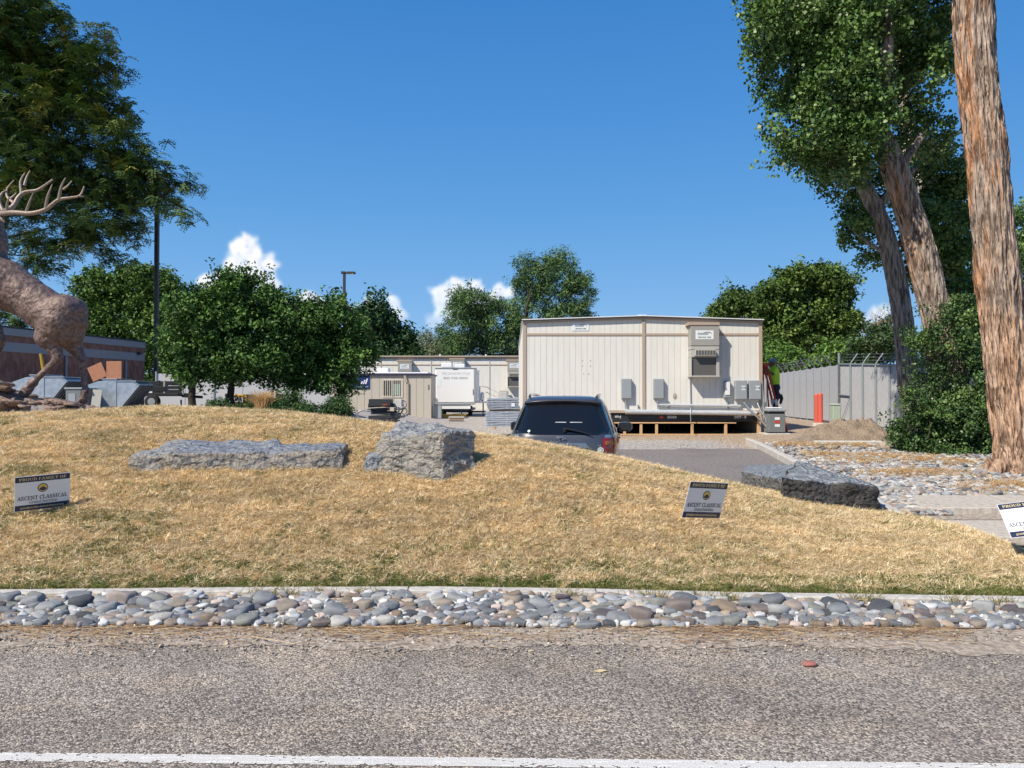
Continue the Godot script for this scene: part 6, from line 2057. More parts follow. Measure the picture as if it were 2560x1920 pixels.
func make_car() -> void:
	var D := 12.4
	var base := on(xat(1401, D), D)
	base.y += 0.08
	var t := thing("parked_car", "dark blue-grey sport utility car parked facing the cream office", "car", base)
	t.rotation.y = deg_to_rad(-7.5)
	var paint := mat(0.085, 0.088, 0.102, 0.32, 0.45)
	paint.clearcoat_enabled = true
	paint.clearcoat = 1.0
	paint.clearcoat_roughness = 0.03
	var glass := mat(0.008, 0.010, 0.012, 0.02)
	glass.metallic_specular = 0.6
	var trim := mat(0.015, 0.015, 0.016, 0.4)
	var chrome := mat(0.8, 0.8, 0.82, 0.08, 1.0)
	var rows := []
	var n := 5.5
	for y in [0.20, 0.26, 0.34, 0.45, 0.55, 0.65, 0.72, 0.755, 0.78, 0.86, 0.95, 1.0, 1.04, 1.08, 1.2, 1.3, 1.4, 1.5, 1.56, 1.62, 1.66, 1.69, 1.705, 1.715, 1.723, 1.73, 1.734, 1.737, 1.738]:
		var l := car_level(y)
		var a: float = (l[2] - l[1]) / 2
		var mid: float = (l[2] + l[1]) / 2
		var row := PackedVector3Array()
		for q in 96:
			var an := -TAU * q / 96.0
			var cx := cos(an)
			var sx := sin(an)
			row.append(Vector3(signf(cx) * l[0] * pow(absf(cx), 2.0 / n), y, -(mid + a * signf(-sx) * pow(absf(sx), 2.0 / n))))
		rows.append(row)
	for r in rows:
		r.reverse()
	var g := Geo.new()
	g.sheet(rows, true)
	# the sheet is wound for either direction; make sure the normals look outwards
	for q in g.v.size():
		var core := Vector3(0, clampf(g.v[q].y, 0.5, 1.1), clampf(g.v[q].z, -3.6, -1.3))
		if g.n[q].dot(g.v[q] - core) < 0:
			g.n[q] = -g.n[q]
	for q in range(0, g.i.size(), 3):
		var fa := g.v[g.i[q]]
		if (g.v[g.i[q + 2]] - fa).cross(g.v[g.i[q + 1]] - fa).dot(g.n[g.i[q]] + g.n[g.i[q + 1]] + g.n[g.i[q + 2]]) < 0:
			var sw := g.i[q + 1]
			g.i[q + 1] = g.i[q + 2]
			g.i[q + 2] = sw
	part("body", g, paint, t)
	# rear window with rounded corners, spoiler lip above
	var wn := rear_patch("rear_window", [1.09, 1.11, 1.16, 1.24, 1.32, 1.40, 1.48, 1.54, 1.565], func(y):
		var w: float = curve(y, [[1.09, 0.60], [1.10, 0.74], [1.14, 0.785], [1.4, 0.70], [1.54, 0.645], [1.565, 0.60]])
		return [-w, w], glass, t)
	rear_patch("defogger_bar", [1.285, 1.293], func(_y): return [-0.1, 0.08], M.galv, wn, 0.008)
	rear_patch("defogger_bar", [1.285, 1.293], func(_y): return [0.14, 0.34], M.galv, wn, 0.008)
	g = Geo.new()
	rows = []
	for pr in [[0.0, 0.60], [0.01, 0.42], [-0.03, 0.40], [-0.055, 0.50]]:
		var row := PackedVector3Array()
		for q in 21:
			var u := lerpf(-1, 1, q / 20.0)
			row.append(Vector3(u * 0.64, 1.66 + pr[0] - 0.04 * u * u, -(pr[1] + 0.10 * pow(absf(u), 4.0))))
		rows.append(row)
	rows.reverse()
	g.sheet(rows)
	var sp := part("spoiler", g, paint, t)
	rear_patch("brake_lamp", [1.585, 1.605], func(_y): return [-0.2, 0.2], mat(0.12, 0.01, 0.01, 0.2), sp, 0.03)
	# tailgate: seams, licence recess, emblem, lettering, stickers
	rear_patch("plate_garnish", [0.885, 0.90, 0.93, 0.95, 0.955], func(y): return [-0.46 + (y - 0.885) * 0.3, 0.46 - (y - 0.885) * 0.8], mat(0.35, 0.36, 0.38, 0.25, 0.8), t, 0.035)
	rear_patch("plate_recess", [0.70, 0.72, 0.80, 0.87, 0.885], func(_y): return [-0.36, 0.36], trim, t, 0.004)
	rear_patch("licence_plate", [0.72, 0.79, 0.86], func(_y): return [-0.155, 0.155], M.label_white, t, 0.012)
	var em := car_rear(1.01, 0.0)
	g = Geo.new()
	g.tf = Transform3D(Basis(Vector3.RIGHT, 0.2), em + Vector3(0, 0, 0.012))
	for el in [[0.085, 0.058, 0.0], [0.03, 0.05, 0.0], [0.062, 0.022, 0.018]]:
		var ring := []
		for q in 25:
			var an := TAU * q / 24.0
			ring.append(Vector3(cos(an) * el[0], sin(an) * el[1] + el[2], 0))
		g.tube(ring, [0.0075], 6)
	part("emblem", g, chrome, t)
	words("model_lettering", "HIGHLANDER", car_rear(0.922, 0.0) + Vector3(-0.01, 0, 0.038), 0.03, trim, t, Basis(), true, false, 0.56)
	words("engine_lettering", "V6", car_rear(0.92, 0.62) + Vector3(0, 0, 0.008), 0.035, chrome, t, Basis(Vector3.UP, 0.2))
	for st in [[0.64, 0.845, 0.052], [0.64, 0.725, 0.048]]:
		var o := car_rear(st[1], st[0])
		for ring in [[1.0, M.label_white, "sticker", 0.006], [0.72, M.blind, "sticker_ring", 0.0075], [0.35, M.label_white, "sticker_core", 0.009]]:
			g = Geo.new()
			g.tf = Transform3D(Basis(Vector3.UP, 0.22) * Basis(Vector3.RIGHT, PI / 2), o + Vector3(0.0, 0, ring[3]))
			g.lathe(Vector3.ZERO, [[st[2] * ring[0], 0.0], [0.0, 0.0008]], 20)
			part(ring[2], g, ring[1], t)
	# tail lamps wrap the corners
	var red := mat(0.36, 0.012, 0.012, 0.12)
	red.clearcoat_enabled = true
	red.clearcoat = 0.5
	red.clearcoat_roughness = 0.02
	var amber := mat(0.55, 0.15, 0.015, 0.1)
	for s in [-1.0, 1.0]:
		var lim := func(y: float) -> Array:
			var inner := 0.66 + 0.05 * (1.06 - y)
			var outer: float = car_level(y)[0] * 0.996
			return [inner, outer] if s > 0 else [-outer, -inner]
		var lamp := rear_patch("tail_lamp", [0.80, 0.81, 0.86, 0.93, 1.0, 1.03, 1.04], lim, red, t, 0.012)
		rear_patch("turn_lamp", [0.93, 0.95, 0.975, 0.99], func(_y): return [0.70, 0.88] if s > 0 else [-0.88, -0.70], amber, lamp, 0.016)
		rear_patch("lamp_cap", [1.042, 1.06, 1.085], func(y):
			var o: float = car_level(y)[0] * 0.99
			return [0.70, o] if s > 0 else [-o, -0.70], mat(0.5, 0.51, 0.52, 0.2, 0.7), lamp, 0.010)
		# side windows
		for seg in [[0.55, 1.35, "quarter_window"], [1.42, 2.32, "door_window"], [2.40, 3.2, "door_window"]]:
			rows = []
			for y in [1.10, 1.2, 1.3, 1.4, 1.5, 1.56]:
				var row := PackedVector3Array()
				var z0: float = seg[0] + maxf(0.0, (y - 1.1) * (0.55 if seg[2] == "quarter_window" else 0.1))
				var z1: float = seg[1] - maxf(0.0, (y - 1.1) * (0.75 if seg[1] > 3.0 else 0.1))
				for q in 13:
					var p := car_side(y, lerpf(z0, z1, q / 12.0), s)
					row.append(p + Vector3(s * 0.006, 0.001, 0))
				if s < 0:
					row.reverse()
				rows.append(row)
			g = Geo.new()
			g.sheet(rows)
			part(seg[2], g, glass, t)
		# chrome strip under the windows
		var strip := []
		for q in 25:
			strip.append(car_side(1.085, lerpf(0.5, 3.3, q / 24.0), s) + Vector3(s * 0.008, 0, 0))
		tb("window_strip", strip, [0.009], chrome, t, 5)
		# roof rails
		var rail := []
		for q in 15:
			var z := lerpf(0.68, 2.5, q / 14.0)
			rail.append(Vector3(s * (0.60 - 0.03 * pow((q - 7) / 7.0, 2)), 1.675 + 0.072 * pow(sin(PI * clampf(q / 14.0, 0.02, 0.98)), 0.3), -z))
		tb("roof_rail", rail, [0.026], paint, t, 8)
		# door mirror
		g = Geo.new()
		rows = []
		for r in 9:
			var la := -PI / 2 + PI * r / 8.0
			var row := PackedVector3Array()
			for q in 14:
				var lo := -TAU * q / 14.0
				row.append(Vector3(s * 1.075 + 0.145 * pow(absf(cos(la)), 0.6) * signf(cos(lo)) * pow(absf(cos(lo)), 0.7), 1.11 + 0.098 * signf(sin(la)) * pow(absf(sin(la)), 0.75), -3.05 + 0.09 * pow(absf(cos(la)), 0.6) * sin(lo)))
			rows.append(row)
		g.sheet(rows, true)
		var mr := part("door_mirror", g, paint, t)
		bx("mirror_glass", Vector3(s * 1.075, 1.11, -2.955), Vector3(0.24, 0.155, 0.012), 0.005, mat(0.02, 0.025, 0.035, 0.05), mr)
		bx("mirror_arm", Vector3(s * 0.93, 1.06, -3.05), Vector3(0.16, 0.05, 0.08), 0.015, trim, mr)
		# door handles, wheels
		for z in [1.5, 2.55]:
			var hp := car_side(0.98, z, s)
			bx("door_handle", hp + Vector3(s * 0.02, 0, 0), Vector3(0.03, 0.03, 0.2), 0.01, paint, t)
		for z in [0.98, 3.77]:
			g = Geo.new()
			g.tf = Transform3D(Basis(Vector3.BACK, PI / 2), Vector3(s * 0.85, 0.355, -z))
			g.lathe(Vector3.ZERO, [[0.0, -0.12], [0.27, -0.12], [0.34, -0.10], [0.365, -0.05], [0.365, 0.05], [0.34, 0.10], [0.27, 0.12], [0.0, 0.12]], 28)
			var wh := part("wheel", g, M.rubber, t)
			g = Geo.new()
			g.tf = Transform3D(Basis(Vector3.BACK, PI / 2), Vector3(s * 0.85, 0.355, -z))
			g.lathe(Vector3.ZERO, [[0.24, -0.125], [0.23, -0.127], [0.0, -0.13]], 20)
			g.lathe(Vector3.ZERO, [[0.0, 0.13], [0.23, 0.127], [0.24, 0.125]], 20)
			part("rim", g, M.conduit, wh)
	# roof ribs
	for q in 5:
		var x := (q - 2) * 0.2
		tb("roof_rib", [Vector3(x, 1.7285 - 0.012 * absf(q - 2), -0.95), Vector3(x, 1.733 - 0.012 * absf(q - 2), -1.5), Vector3(x, 1.7285 - 0.012 * absf(q - 2), -2.0)], [0.008], paint, t, 6)
	# wiper
	var wp := []
	for q in 9:
		var u := q / 8.0
		var x := lerpf(0.06, 0.50, u)
		wp.append(car_rear(lerpf(1.19, 1.10, pow(u, 1.4)), x) + Vector3(0, 0, 0.05))
	tb("wiper", wp, [0.02, 0.016, 0.014, 0.012, 0.012, 0.011, 0.010, 0.009, 0.008], trim, t, 6)
	bx("wiper_boss", car_rear(1.165, 0.06) + Vector3(0, 0, 0.03), Vector3(0.055, 0.09, 0.05), 0.018, trim, t)
	rear_patch("bumper_strip", [0.56, 0.575, 0.59], func(_y): return [-0.85, 0.85], trim, t, 0.012)

# ---------------------------------------------------------------- figures: smooth bodies over a skeleton
# bones: [a, b, ra, rb]; the field is meshed as surface nets
func flesh(bones: Array, cell: float, k: float, rough := 0.0, rough_freq := 10.0) -> Geo:
	var lo := Vector3.ONE * 1e9
	var hi := -lo
	for b in bones:
		var r := maxf(b[2], b[3]) + k + cell * 2
		lo = lo.min(b[0].min(b[1]) - Vector3.ONE * r)
		hi = hi.max(b[0].max(b[1]) + Vector3.ONE * r)
	var nx := int((hi.x - lo.x) / cell) + 2
	var ny := int((hi.y - lo.y) / cell) + 2
	var nz := int((hi.z - lo.z) / cell) + 2
	var f := PackedFloat32Array()
	f.resize(nx * ny * nz)
	f.fill(10.0)
	for b in bones:
		var a: Vector3 = b[0]
		var ab: Vector3 = b[1] - a
		var l2 := maxf(ab.length_squared(), 1e-9)
		var r := maxf(b[2], b[3]) + k + cell * 1.5
		var p0: Vector3 = (a.min(b[1]) - Vector3.ONE * r - lo) / cell
		var p1: Vector3 = (a.max(b[1]) + Vector3.ONE * r - lo) / cell
		for z in range(maxi(int(p0.z), 0), mini(int(p1.z) + 2, nz)):
			for y in range(maxi(int(p0.y), 0), mini(int(p1.y) + 2, ny)):
				var row := (z * ny + y) * nx
				for x in range(maxi(int(p0.x), 0), mini(int(p1.x) + 2, nx)):
					var p := lo + Vector3(x, y, z) * cell
					var t := clampf((p - a).dot(ab) / l2, 0, 1)
					var d: float = (p - a - ab * t).length() - lerpf(b[2], b[3], t)
					var o := f[row + x]
					if d < o + k:
						var h := maxf(k - absf(o - d), 0.0) / k
						f[row + x] = minf(o, d) - h * h * k * 0.25
	var g := Geo.new()
	var idx := {}
	var step := [1, nx, nx * ny]
	for z in nz - 1:
		for y in ny - 1:
			for x in nx - 1:
				var c := (z * ny + y) * nx + x
				var neg := 0
				var vals := [f[c], f[c + 1], f[c + nx], f[c + nx + 1], f[c + nx * ny], f[c + nx * ny + 1], f[c + nx * ny + nx], f[c + nx * ny + nx + 1]]
				for v in vals:
					if v < 0:
						neg += 1
				if neg == 0 or neg == 8:
					continue
				var sum := Vector3.ZERO
				var cnt := 0
				for e in [[0, 1], [2, 3], [4, 5], [6, 7], [0, 2], [1, 3], [4, 6], [5, 7], [0, 4], [1, 5], [2, 6], [3, 7]]:
					var va: float = vals[e[0]]
					var vb: float = vals[e[1]]
					if (va < 0) != (vb < 0):
						var t := va / (va - vb)
						var q0 := Vector3(e[0] & 1, (e[0] >> 1) & 1, e[0] >> 2)
						var q1 := Vector3(e[1] & 1, (e[1] >> 1) & 1, e[1] >> 2)
						sum += q0.lerp(q1, t)
						cnt += 1
				var gr := Vector3(vals[1] + vals[3] + vals[5] + vals[7] - vals[0] - vals[2] - vals[4] - vals[6], vals[2] + vals[3] + vals[6] + vals[7] - vals[0] - vals[1] - vals[4] - vals[5], vals[4] + vals[5] + vals[6] + vals[7] - vals[0] - vals[1] - vals[2] - vals[3]).normalized()
				var p := lo + (Vector3(x, y, z) + sum / cnt) * cell
				if rough > 0.0:
					var rn := noise.get_noise_3d(p.x * rough_freq, p.y * rough_freq, p.z * rough_freq)
					p += gr * rough * (rn * 1.2 - absf(noise.get_noise_3d(p.x * rough_freq * 0.45 + 9, p.y * rough_freq * 0.45, p.z * rough_freq * 0.45)) * 2.2 + 0.3)
				idx[c] = g.v.size()
				g.put(p, gr)
	for c in idx:
		var x: int = c % nx
		var y: int = (c / nx) % ny
		var z: int = c / (nx * ny)
		for ax in 3:
			var e: int = c + step[ax]
			if x == 0 or y == 0 or z == 0 or (f[c] < 0) == (f[e] < 0):
				continue
			var u: int = step[(ax + 1) % 3]
			var w: int = step[(ax + 2) % 3]
			var q := [c, c - u, c - u - w, c - w]
			if not (idx.has(q[1]) and idx.has(q[2]) and idx.has(q[3])):
				continue
			var i0: int = idx[q[0]]
			var i1: int = idx[q[1]]
			var i2: int = idx[q[2]]
			var i3: int = idx[q[3]]
			if f[c] < 0:
				g.i.append_array([i0, i2, i1, i0, i3, i2])
			else:
				g.i.append_array([i0, i1, i2, i0, i2, i3])
	# smooth normals from the displaced faces
	var acc := PackedVector3Array()
	acc.resize(g.v.size())
	for q in range(0, g.i.size(), 3):
		var a := g.i[q]
		var b := g.i[q + 1]
		var d := g.i[q + 2]
		var nn := (g.v[d] - g.v[a]).cross(g.v[b] - g.v[a])
		acc[a] += nn
		acc[b] += nn
		acc[d] += nn
	for q in acc.size():
		if acc[q].length_squared() > 1e-14:
			var nn := acc[q].normalized()
			g.n[q] = nn if nn.dot(g.n[q]) > 0 else -nn
	return g

func make_elk() -> void:
	rng.seed = 31
	var D := 15.9
	var o := at(60, 1012, D)
	var t := thing("elk_statue", "bronze bull elk statue with branching antlers striding up a ledge of flat rocks", "statue", o)
	var L := func(px: float, py: float, dz: float) -> Vector3: return at(px, py, D - dz) - o
	var S := D / FOCAL
	var bn := []
	var bone := func(a: Array, b: Array, ra: float, rb: float) -> void:
		bn.append([L.call(a[0], a[1], a[2]), L.call(b[0], b[1], b[2]), ra * S, rb * S])
	# trunk: rump to shoulders, climbing to the left
	bone.call([150, 800, 0.0], [95, 765, 0.0], 54, 50)
	bone.call([95, 758, 0.0], [10, 708, 0.0], 46, 57)
	bone.call([10, 708, 0.0], [-70, 668, 0.0], 57, 64)
	bone.call([160, 780, 0.1], [150, 830, 0.12], 44, 36)
	bone.call([168, 785, -0.1], [172, 835, -0.12], 44, 34)
	bone.call([185, 775, 0.0], [190, 800, 0.0], 30, 26)
	bone.call([-75, 690, 0.0], [-72, 722, 0.0], 62, 48)
	# neck and head, lifted in a bugle
	bone.call([-52, 665, 0.0], [-32, 600, 0.0], 60, 42)
	bone.call([-32, 600, 0.0], [-25, 545, 0.0], 41, 26)
	bone.call([-35, 545, 0.0], [-62, 530, 0.0], 25, 20)
	bone.call([-62, 530, 0.0], [-118, 512, 0.0], 19, 11)
	bone.call([-62, 538, 0.0], [-112, 530, 0.0], 12, 8)
	bone.call([-60, 640, 0.0], [-80, 690, 0.0], 46, 50)
	# ears
	bone.call([-22, 532, 0.06], [-2, 545, 0.2], 6, 5)
	bone.call([-2, 545, 0.2], [10, 556, 0.3], 7, 1)
	bone.call([-22, 532, -0.06], [2, 540, -0.3], 6, 2)
	# tail
	bone.call([205, 790, 0.0], [214, 818, 0.0], 8, 5)
	# near hind leg
	bone.call([142, 808, 0.16], [118, 842, 0.18], 42, 29)
	bone.call([118, 842, 0.18], [144, 893, 0.17], 25, 10)
	bone.call([130, 850, 0.17], [148, 894, 0.17], 18, 9)
	bone.call([146, 895, 0.17], [82, 957, 0.18], 9.5, 7.5)
	bone.call([82, 957, 0.18], [68, 976, 0.19], 11, 10)
	bone.call([68, 976, 0.19], [60, 984, 0.20], 12, 12)
	# far hind leg
	bone.call([176, 815, -0.16], [178, 855, -0.18], 36, 25)
	bone.call([178, 855, -0.18], [206, 900, -0.18], 22, 10)
	bone.call([206, 900, -0.18], [213, 980, -0.18], 9, 7.5)
	bone.call([214, 980, -0.18], [208, 1000, -0.18], 10, 11)
	# forelegs, one stepping up the ledge
	bone.call([-70, 735, 0.17], [-95, 800, 0.18], 38, 20)
	bone.call([-95, 800, 0.18], [-140, 850, 0.18], 17, 11)
	bone.call([-140, 850, 0.18], [-122, 905, 0.18], 10, 8)
	bone.call([-122, 905, 0.18], [-128, 925, 0.18], 10, 11)
	bone.call([-50, 740, -0.17], [-20, 800, -0.18], 34, 16)
	bone.call([-20, 790, -0.18], [4, 850, -0.18], 13, 10)
	bone.call([4, 850, -0.18], [-16, 915, -0.18], 9, 8)
	bone.call([-16, 915, -0.18], [-22, 934, -0.18], 9, 10)
	# belly tuck line
	bone.call([96, 802, 0.0], [10, 765, 0.0], 9, 11)
	bone.call([-10, 742, 0.0], [60, 765, 0.0], 28, 22)
	var g := flesh(bn, 0.025, 0.065, 0.013, 4.5)
	var patina := tex(512, 0.02, [[0.0, C(0.05, 0.033, 0.028)], [0.35, C(0.13, 0.088, 0.076)], [0.6, C(0.2, 0.14, 0.122)], [0.8, C(0.26, 0.195, 0.17)], [1.0, C(0.28, 0.23, 0.21)]], 120, FastNoiseLite.TYPE_SIMPLEX, 6)
	var bronze := tri_mat(patina, 1.1, 0.6, grey(256, 0.05, 121, FastNoiseLite.TYPE_SIMPLEX, 6), 1.1, false)
	bronze.metallic = 0.25
	part("body", g, bronze, t)
	# antlers
	var horn := tri_mat(tex(256, 0.03, [[0.0, C(0.12, 0.085, 0.065)], [0.5, C(0.27, 0.21, 0.17)], [1.0, C(0.42, 0.35, 0.29)]], 122, FastNoiseLite.TYPE_SIMPLEX, 5), 0.4, 0.5, null, 0.0, false)
	horn.metallic = 0.2
	var branch := func(gg: Geo, pts: Array, r0: float, r1: float) -> void:
		var vs := []
		for p in pts:
			vs.append(L.call(p[0], p[1], p[2]))
		var fine := []
		var rd := []
		for q in vs.size() - 1:
			for k in 4:
				fine.append(vs[q].cubic_interpolate(vs[q + 1], vs[maxi(q - 1, 0)], vs[mini(q + 2, vs.size() - 1)], k / 4.0))
		fine.append(vs[-1])
		for q in fine.size():
			rd.append(lerpf(r0, r1, pow(float(q) / (fine.size() - 1), 1.2)) * S * 0.8)
		gg.tube(fine, rd, 9)
	g = Geo.new()
	branch.call(g, [[-30, 532, 0.06], [0, 533, 0.25], [30, 530, 0.36], [75, 532, 0.45], [112, 521, 0.48], [142, 498, 0.48], [170, 493, 0.46], [196, 487, 0.42], [207, 464, 0.38]], 9, 2)
	branch.call(g, [[62, 530, 0.42], [69, 506, 0.46], [79, 481, 0.5]], 5, 1.3)
	branch.call(g, [[112, 520, 0.48], [115, 492, 0.53], [127, 458, 0.56]], 6, 1.3)
	branch.call(g, [[144, 497, 0.48], [149, 466, 0.52], [160, 442, 0.54]], 5.5, 1.2)
	branch.call(g, [[154, 472, 0.51], [166, 462, 0.5], [176, 450, 0.48]], 3.5, 1)
	branch.call(g, [[194, 489, 0.43], [207, 490, 0.4]], 3.5, 1.2)
	branch.call(g, [[0, 533, 0.25], [-30, 510, 0.35], [-62, 470, 0.42]], 6, 1.3)
	branch.call(g, [[15, 531, 0.3], [14, 508, 0.38], [20, 490, 0.44]], 5.5, 1.2)
	part("antler", g, horn, t)
	g = Geo.new()
	branch.call(g, [[-30, 532, -0.06], [0, 530, -0.2], [28, 515, -0.34], [42, 492, -0.42], [58, 479, -0.46], [88, 474, -0.5], [108, 462, -0.5], [128, 447, -0.48]], 9, 3)
	branch.call(g, [[50, 482, -0.44], [47, 452, -0.48], [58, 430, -0.5]], 5.5, 1.3)
	branch.call(g, [[57, 462, -0.46], [63, 440, -0.5], [71, 424, -0.52]], 5, 1.2)
	branch.call(g, [[30, 506, -0.36], [14, 490, -0.42], [14, 470, -0.46], [31, 448, -0.5]], 5.5, 1.2)
	branch.call(g, [[21, 496, -0.4], [30, 488, -0.42], [37, 480, -0.44]], 4, 1.2)
	branch.call(g, [[4, 528, -0.22], [-6, 500, -0.34], [2, 480, -0.4], [12, 476, -0.42]], 6, 1.3)
	branch.call(g, [[-6, 530, -0.2], [-36, 505, -0.32], [-66, 462, -0.38]], 6, 1.3)
	part("antler", g, horn, t)
	# ledge of flat slabs, rising to the left
	var slate := tri_mat(tex(512, 0.02, [[0.0, C(0.10, 0.07, 0.058)], [0.35, C(0.20, 0.135, 0.108)], [0.6, C(0.31, 0.22, 0.18)], [1.0, C(0.42, 0.33, 0.28)]], 123, FastNoiseLite.TYPE_SIMPLEX, 6), 0.8, 0.85, grey(256, 0.05, 124, FastNoiseLite.TYPE_SIMPLEX, 5, -1, 2.0), 2.5)
	var pale := tri_mat(tex(512, 0.02, [[0.0, C(0.17, 0.15, 0.145)], [0.5, C(0.28, 0.255, 0.245)], [1.0, C(0.40, 0.37, 0.36)]], 125, FastNoiseLite.TYPE_SIMPLEX, 6), 0.8, 0.85, grey(256, 0.05, 124, FastNoiseLite.TYPE_SIMPLEX, 5), 2.5)
	for q in 95:
		var px := rng.randf_range(-260, 236)
		var top: float = curve(px, [[-260, 915], [-130, 925], [-60, 930], [0, 944], [50, 975], [90, 990], [160, 1000], [240, 1016]])
		var layer := pow(rng.randf(), 0.8)
		var py := lerpf(1030, top + 6, layer)
		var zz := lerpf(0.75, -0.55, rng.randf()) - layer * 0.1
		if layer < 0.35:
			zz = absf(zz) * 0.4 + 0.42
		var w := rng.randf_range(0.22, 0.62)
		var dpt := rng.randf_range(0.25, 0.5)
		var th := rng.randf_range(0.05, 0.1) if layer > 0.3 else rng.randf_range(0.12, 0.2)
		var gs := Geo.new()
		var ringt := []
		var nseg := 10
		for lv in [[-0.5, 0.86], [-0.2, 1.0], [0.25, 0.98], [0.5, 0.86], [0.5, 0.0]]:
			var row := PackedVector3Array()
			for s in nseg:
				var an := -TAU * s / nseg
				var rr := 1.0 + 0.3 * noise.get_noise_2d(cos(an) * 1.6 + q * 5.0, sin(an) * 1.6 + lv[0])
				row.append(Vector3(cos(an) * w * 0.5 * rr * lv[1], lv[0] * th + 0.02 * noise.get_noise_2d(an * 2.0, q), sin(an) * dpt * 0.5 * rr * lv[1]))
			ringt.append(row)
		gs.sheet(ringt, true)
		var sm := part("slab", gs, slate if layer > 0.22 else pale, t)
		sm.transform = Transform3D(Basis.from_euler(Vector3(rng.randfn(0, 0.07), rng.randf_range(-0.5, 0.5), rng.randfn(-0.12, 0.1))), L.call(px, py, zz))
	# packed core so that nothing shows between the slabs
	var core := Geo.new()
	var rows := []
	for r in 8:
		var row := PackedVector3Array()
		for q in 24:
			var px := lerpf(-270, 232, q / 23.0)
			var top: float = curve(px, [[-260, 930], [-60, 945], [0, 960], [50, 990], [90, 1004], [160, 1012], [240, 1030]])
			var yy := L.call(px, top, 0.0) as Vector3
			var e := sin(PI * r / 7.0)
			row.append(Vector3(yy.x, lerpf(-0.2, yy.y, pow(e, 0.4)), 0.62 - 1.15 * r / 7.0))
		rows.append(row)
	core.sheet(rows)
	part("rock_core", core, slate, t)

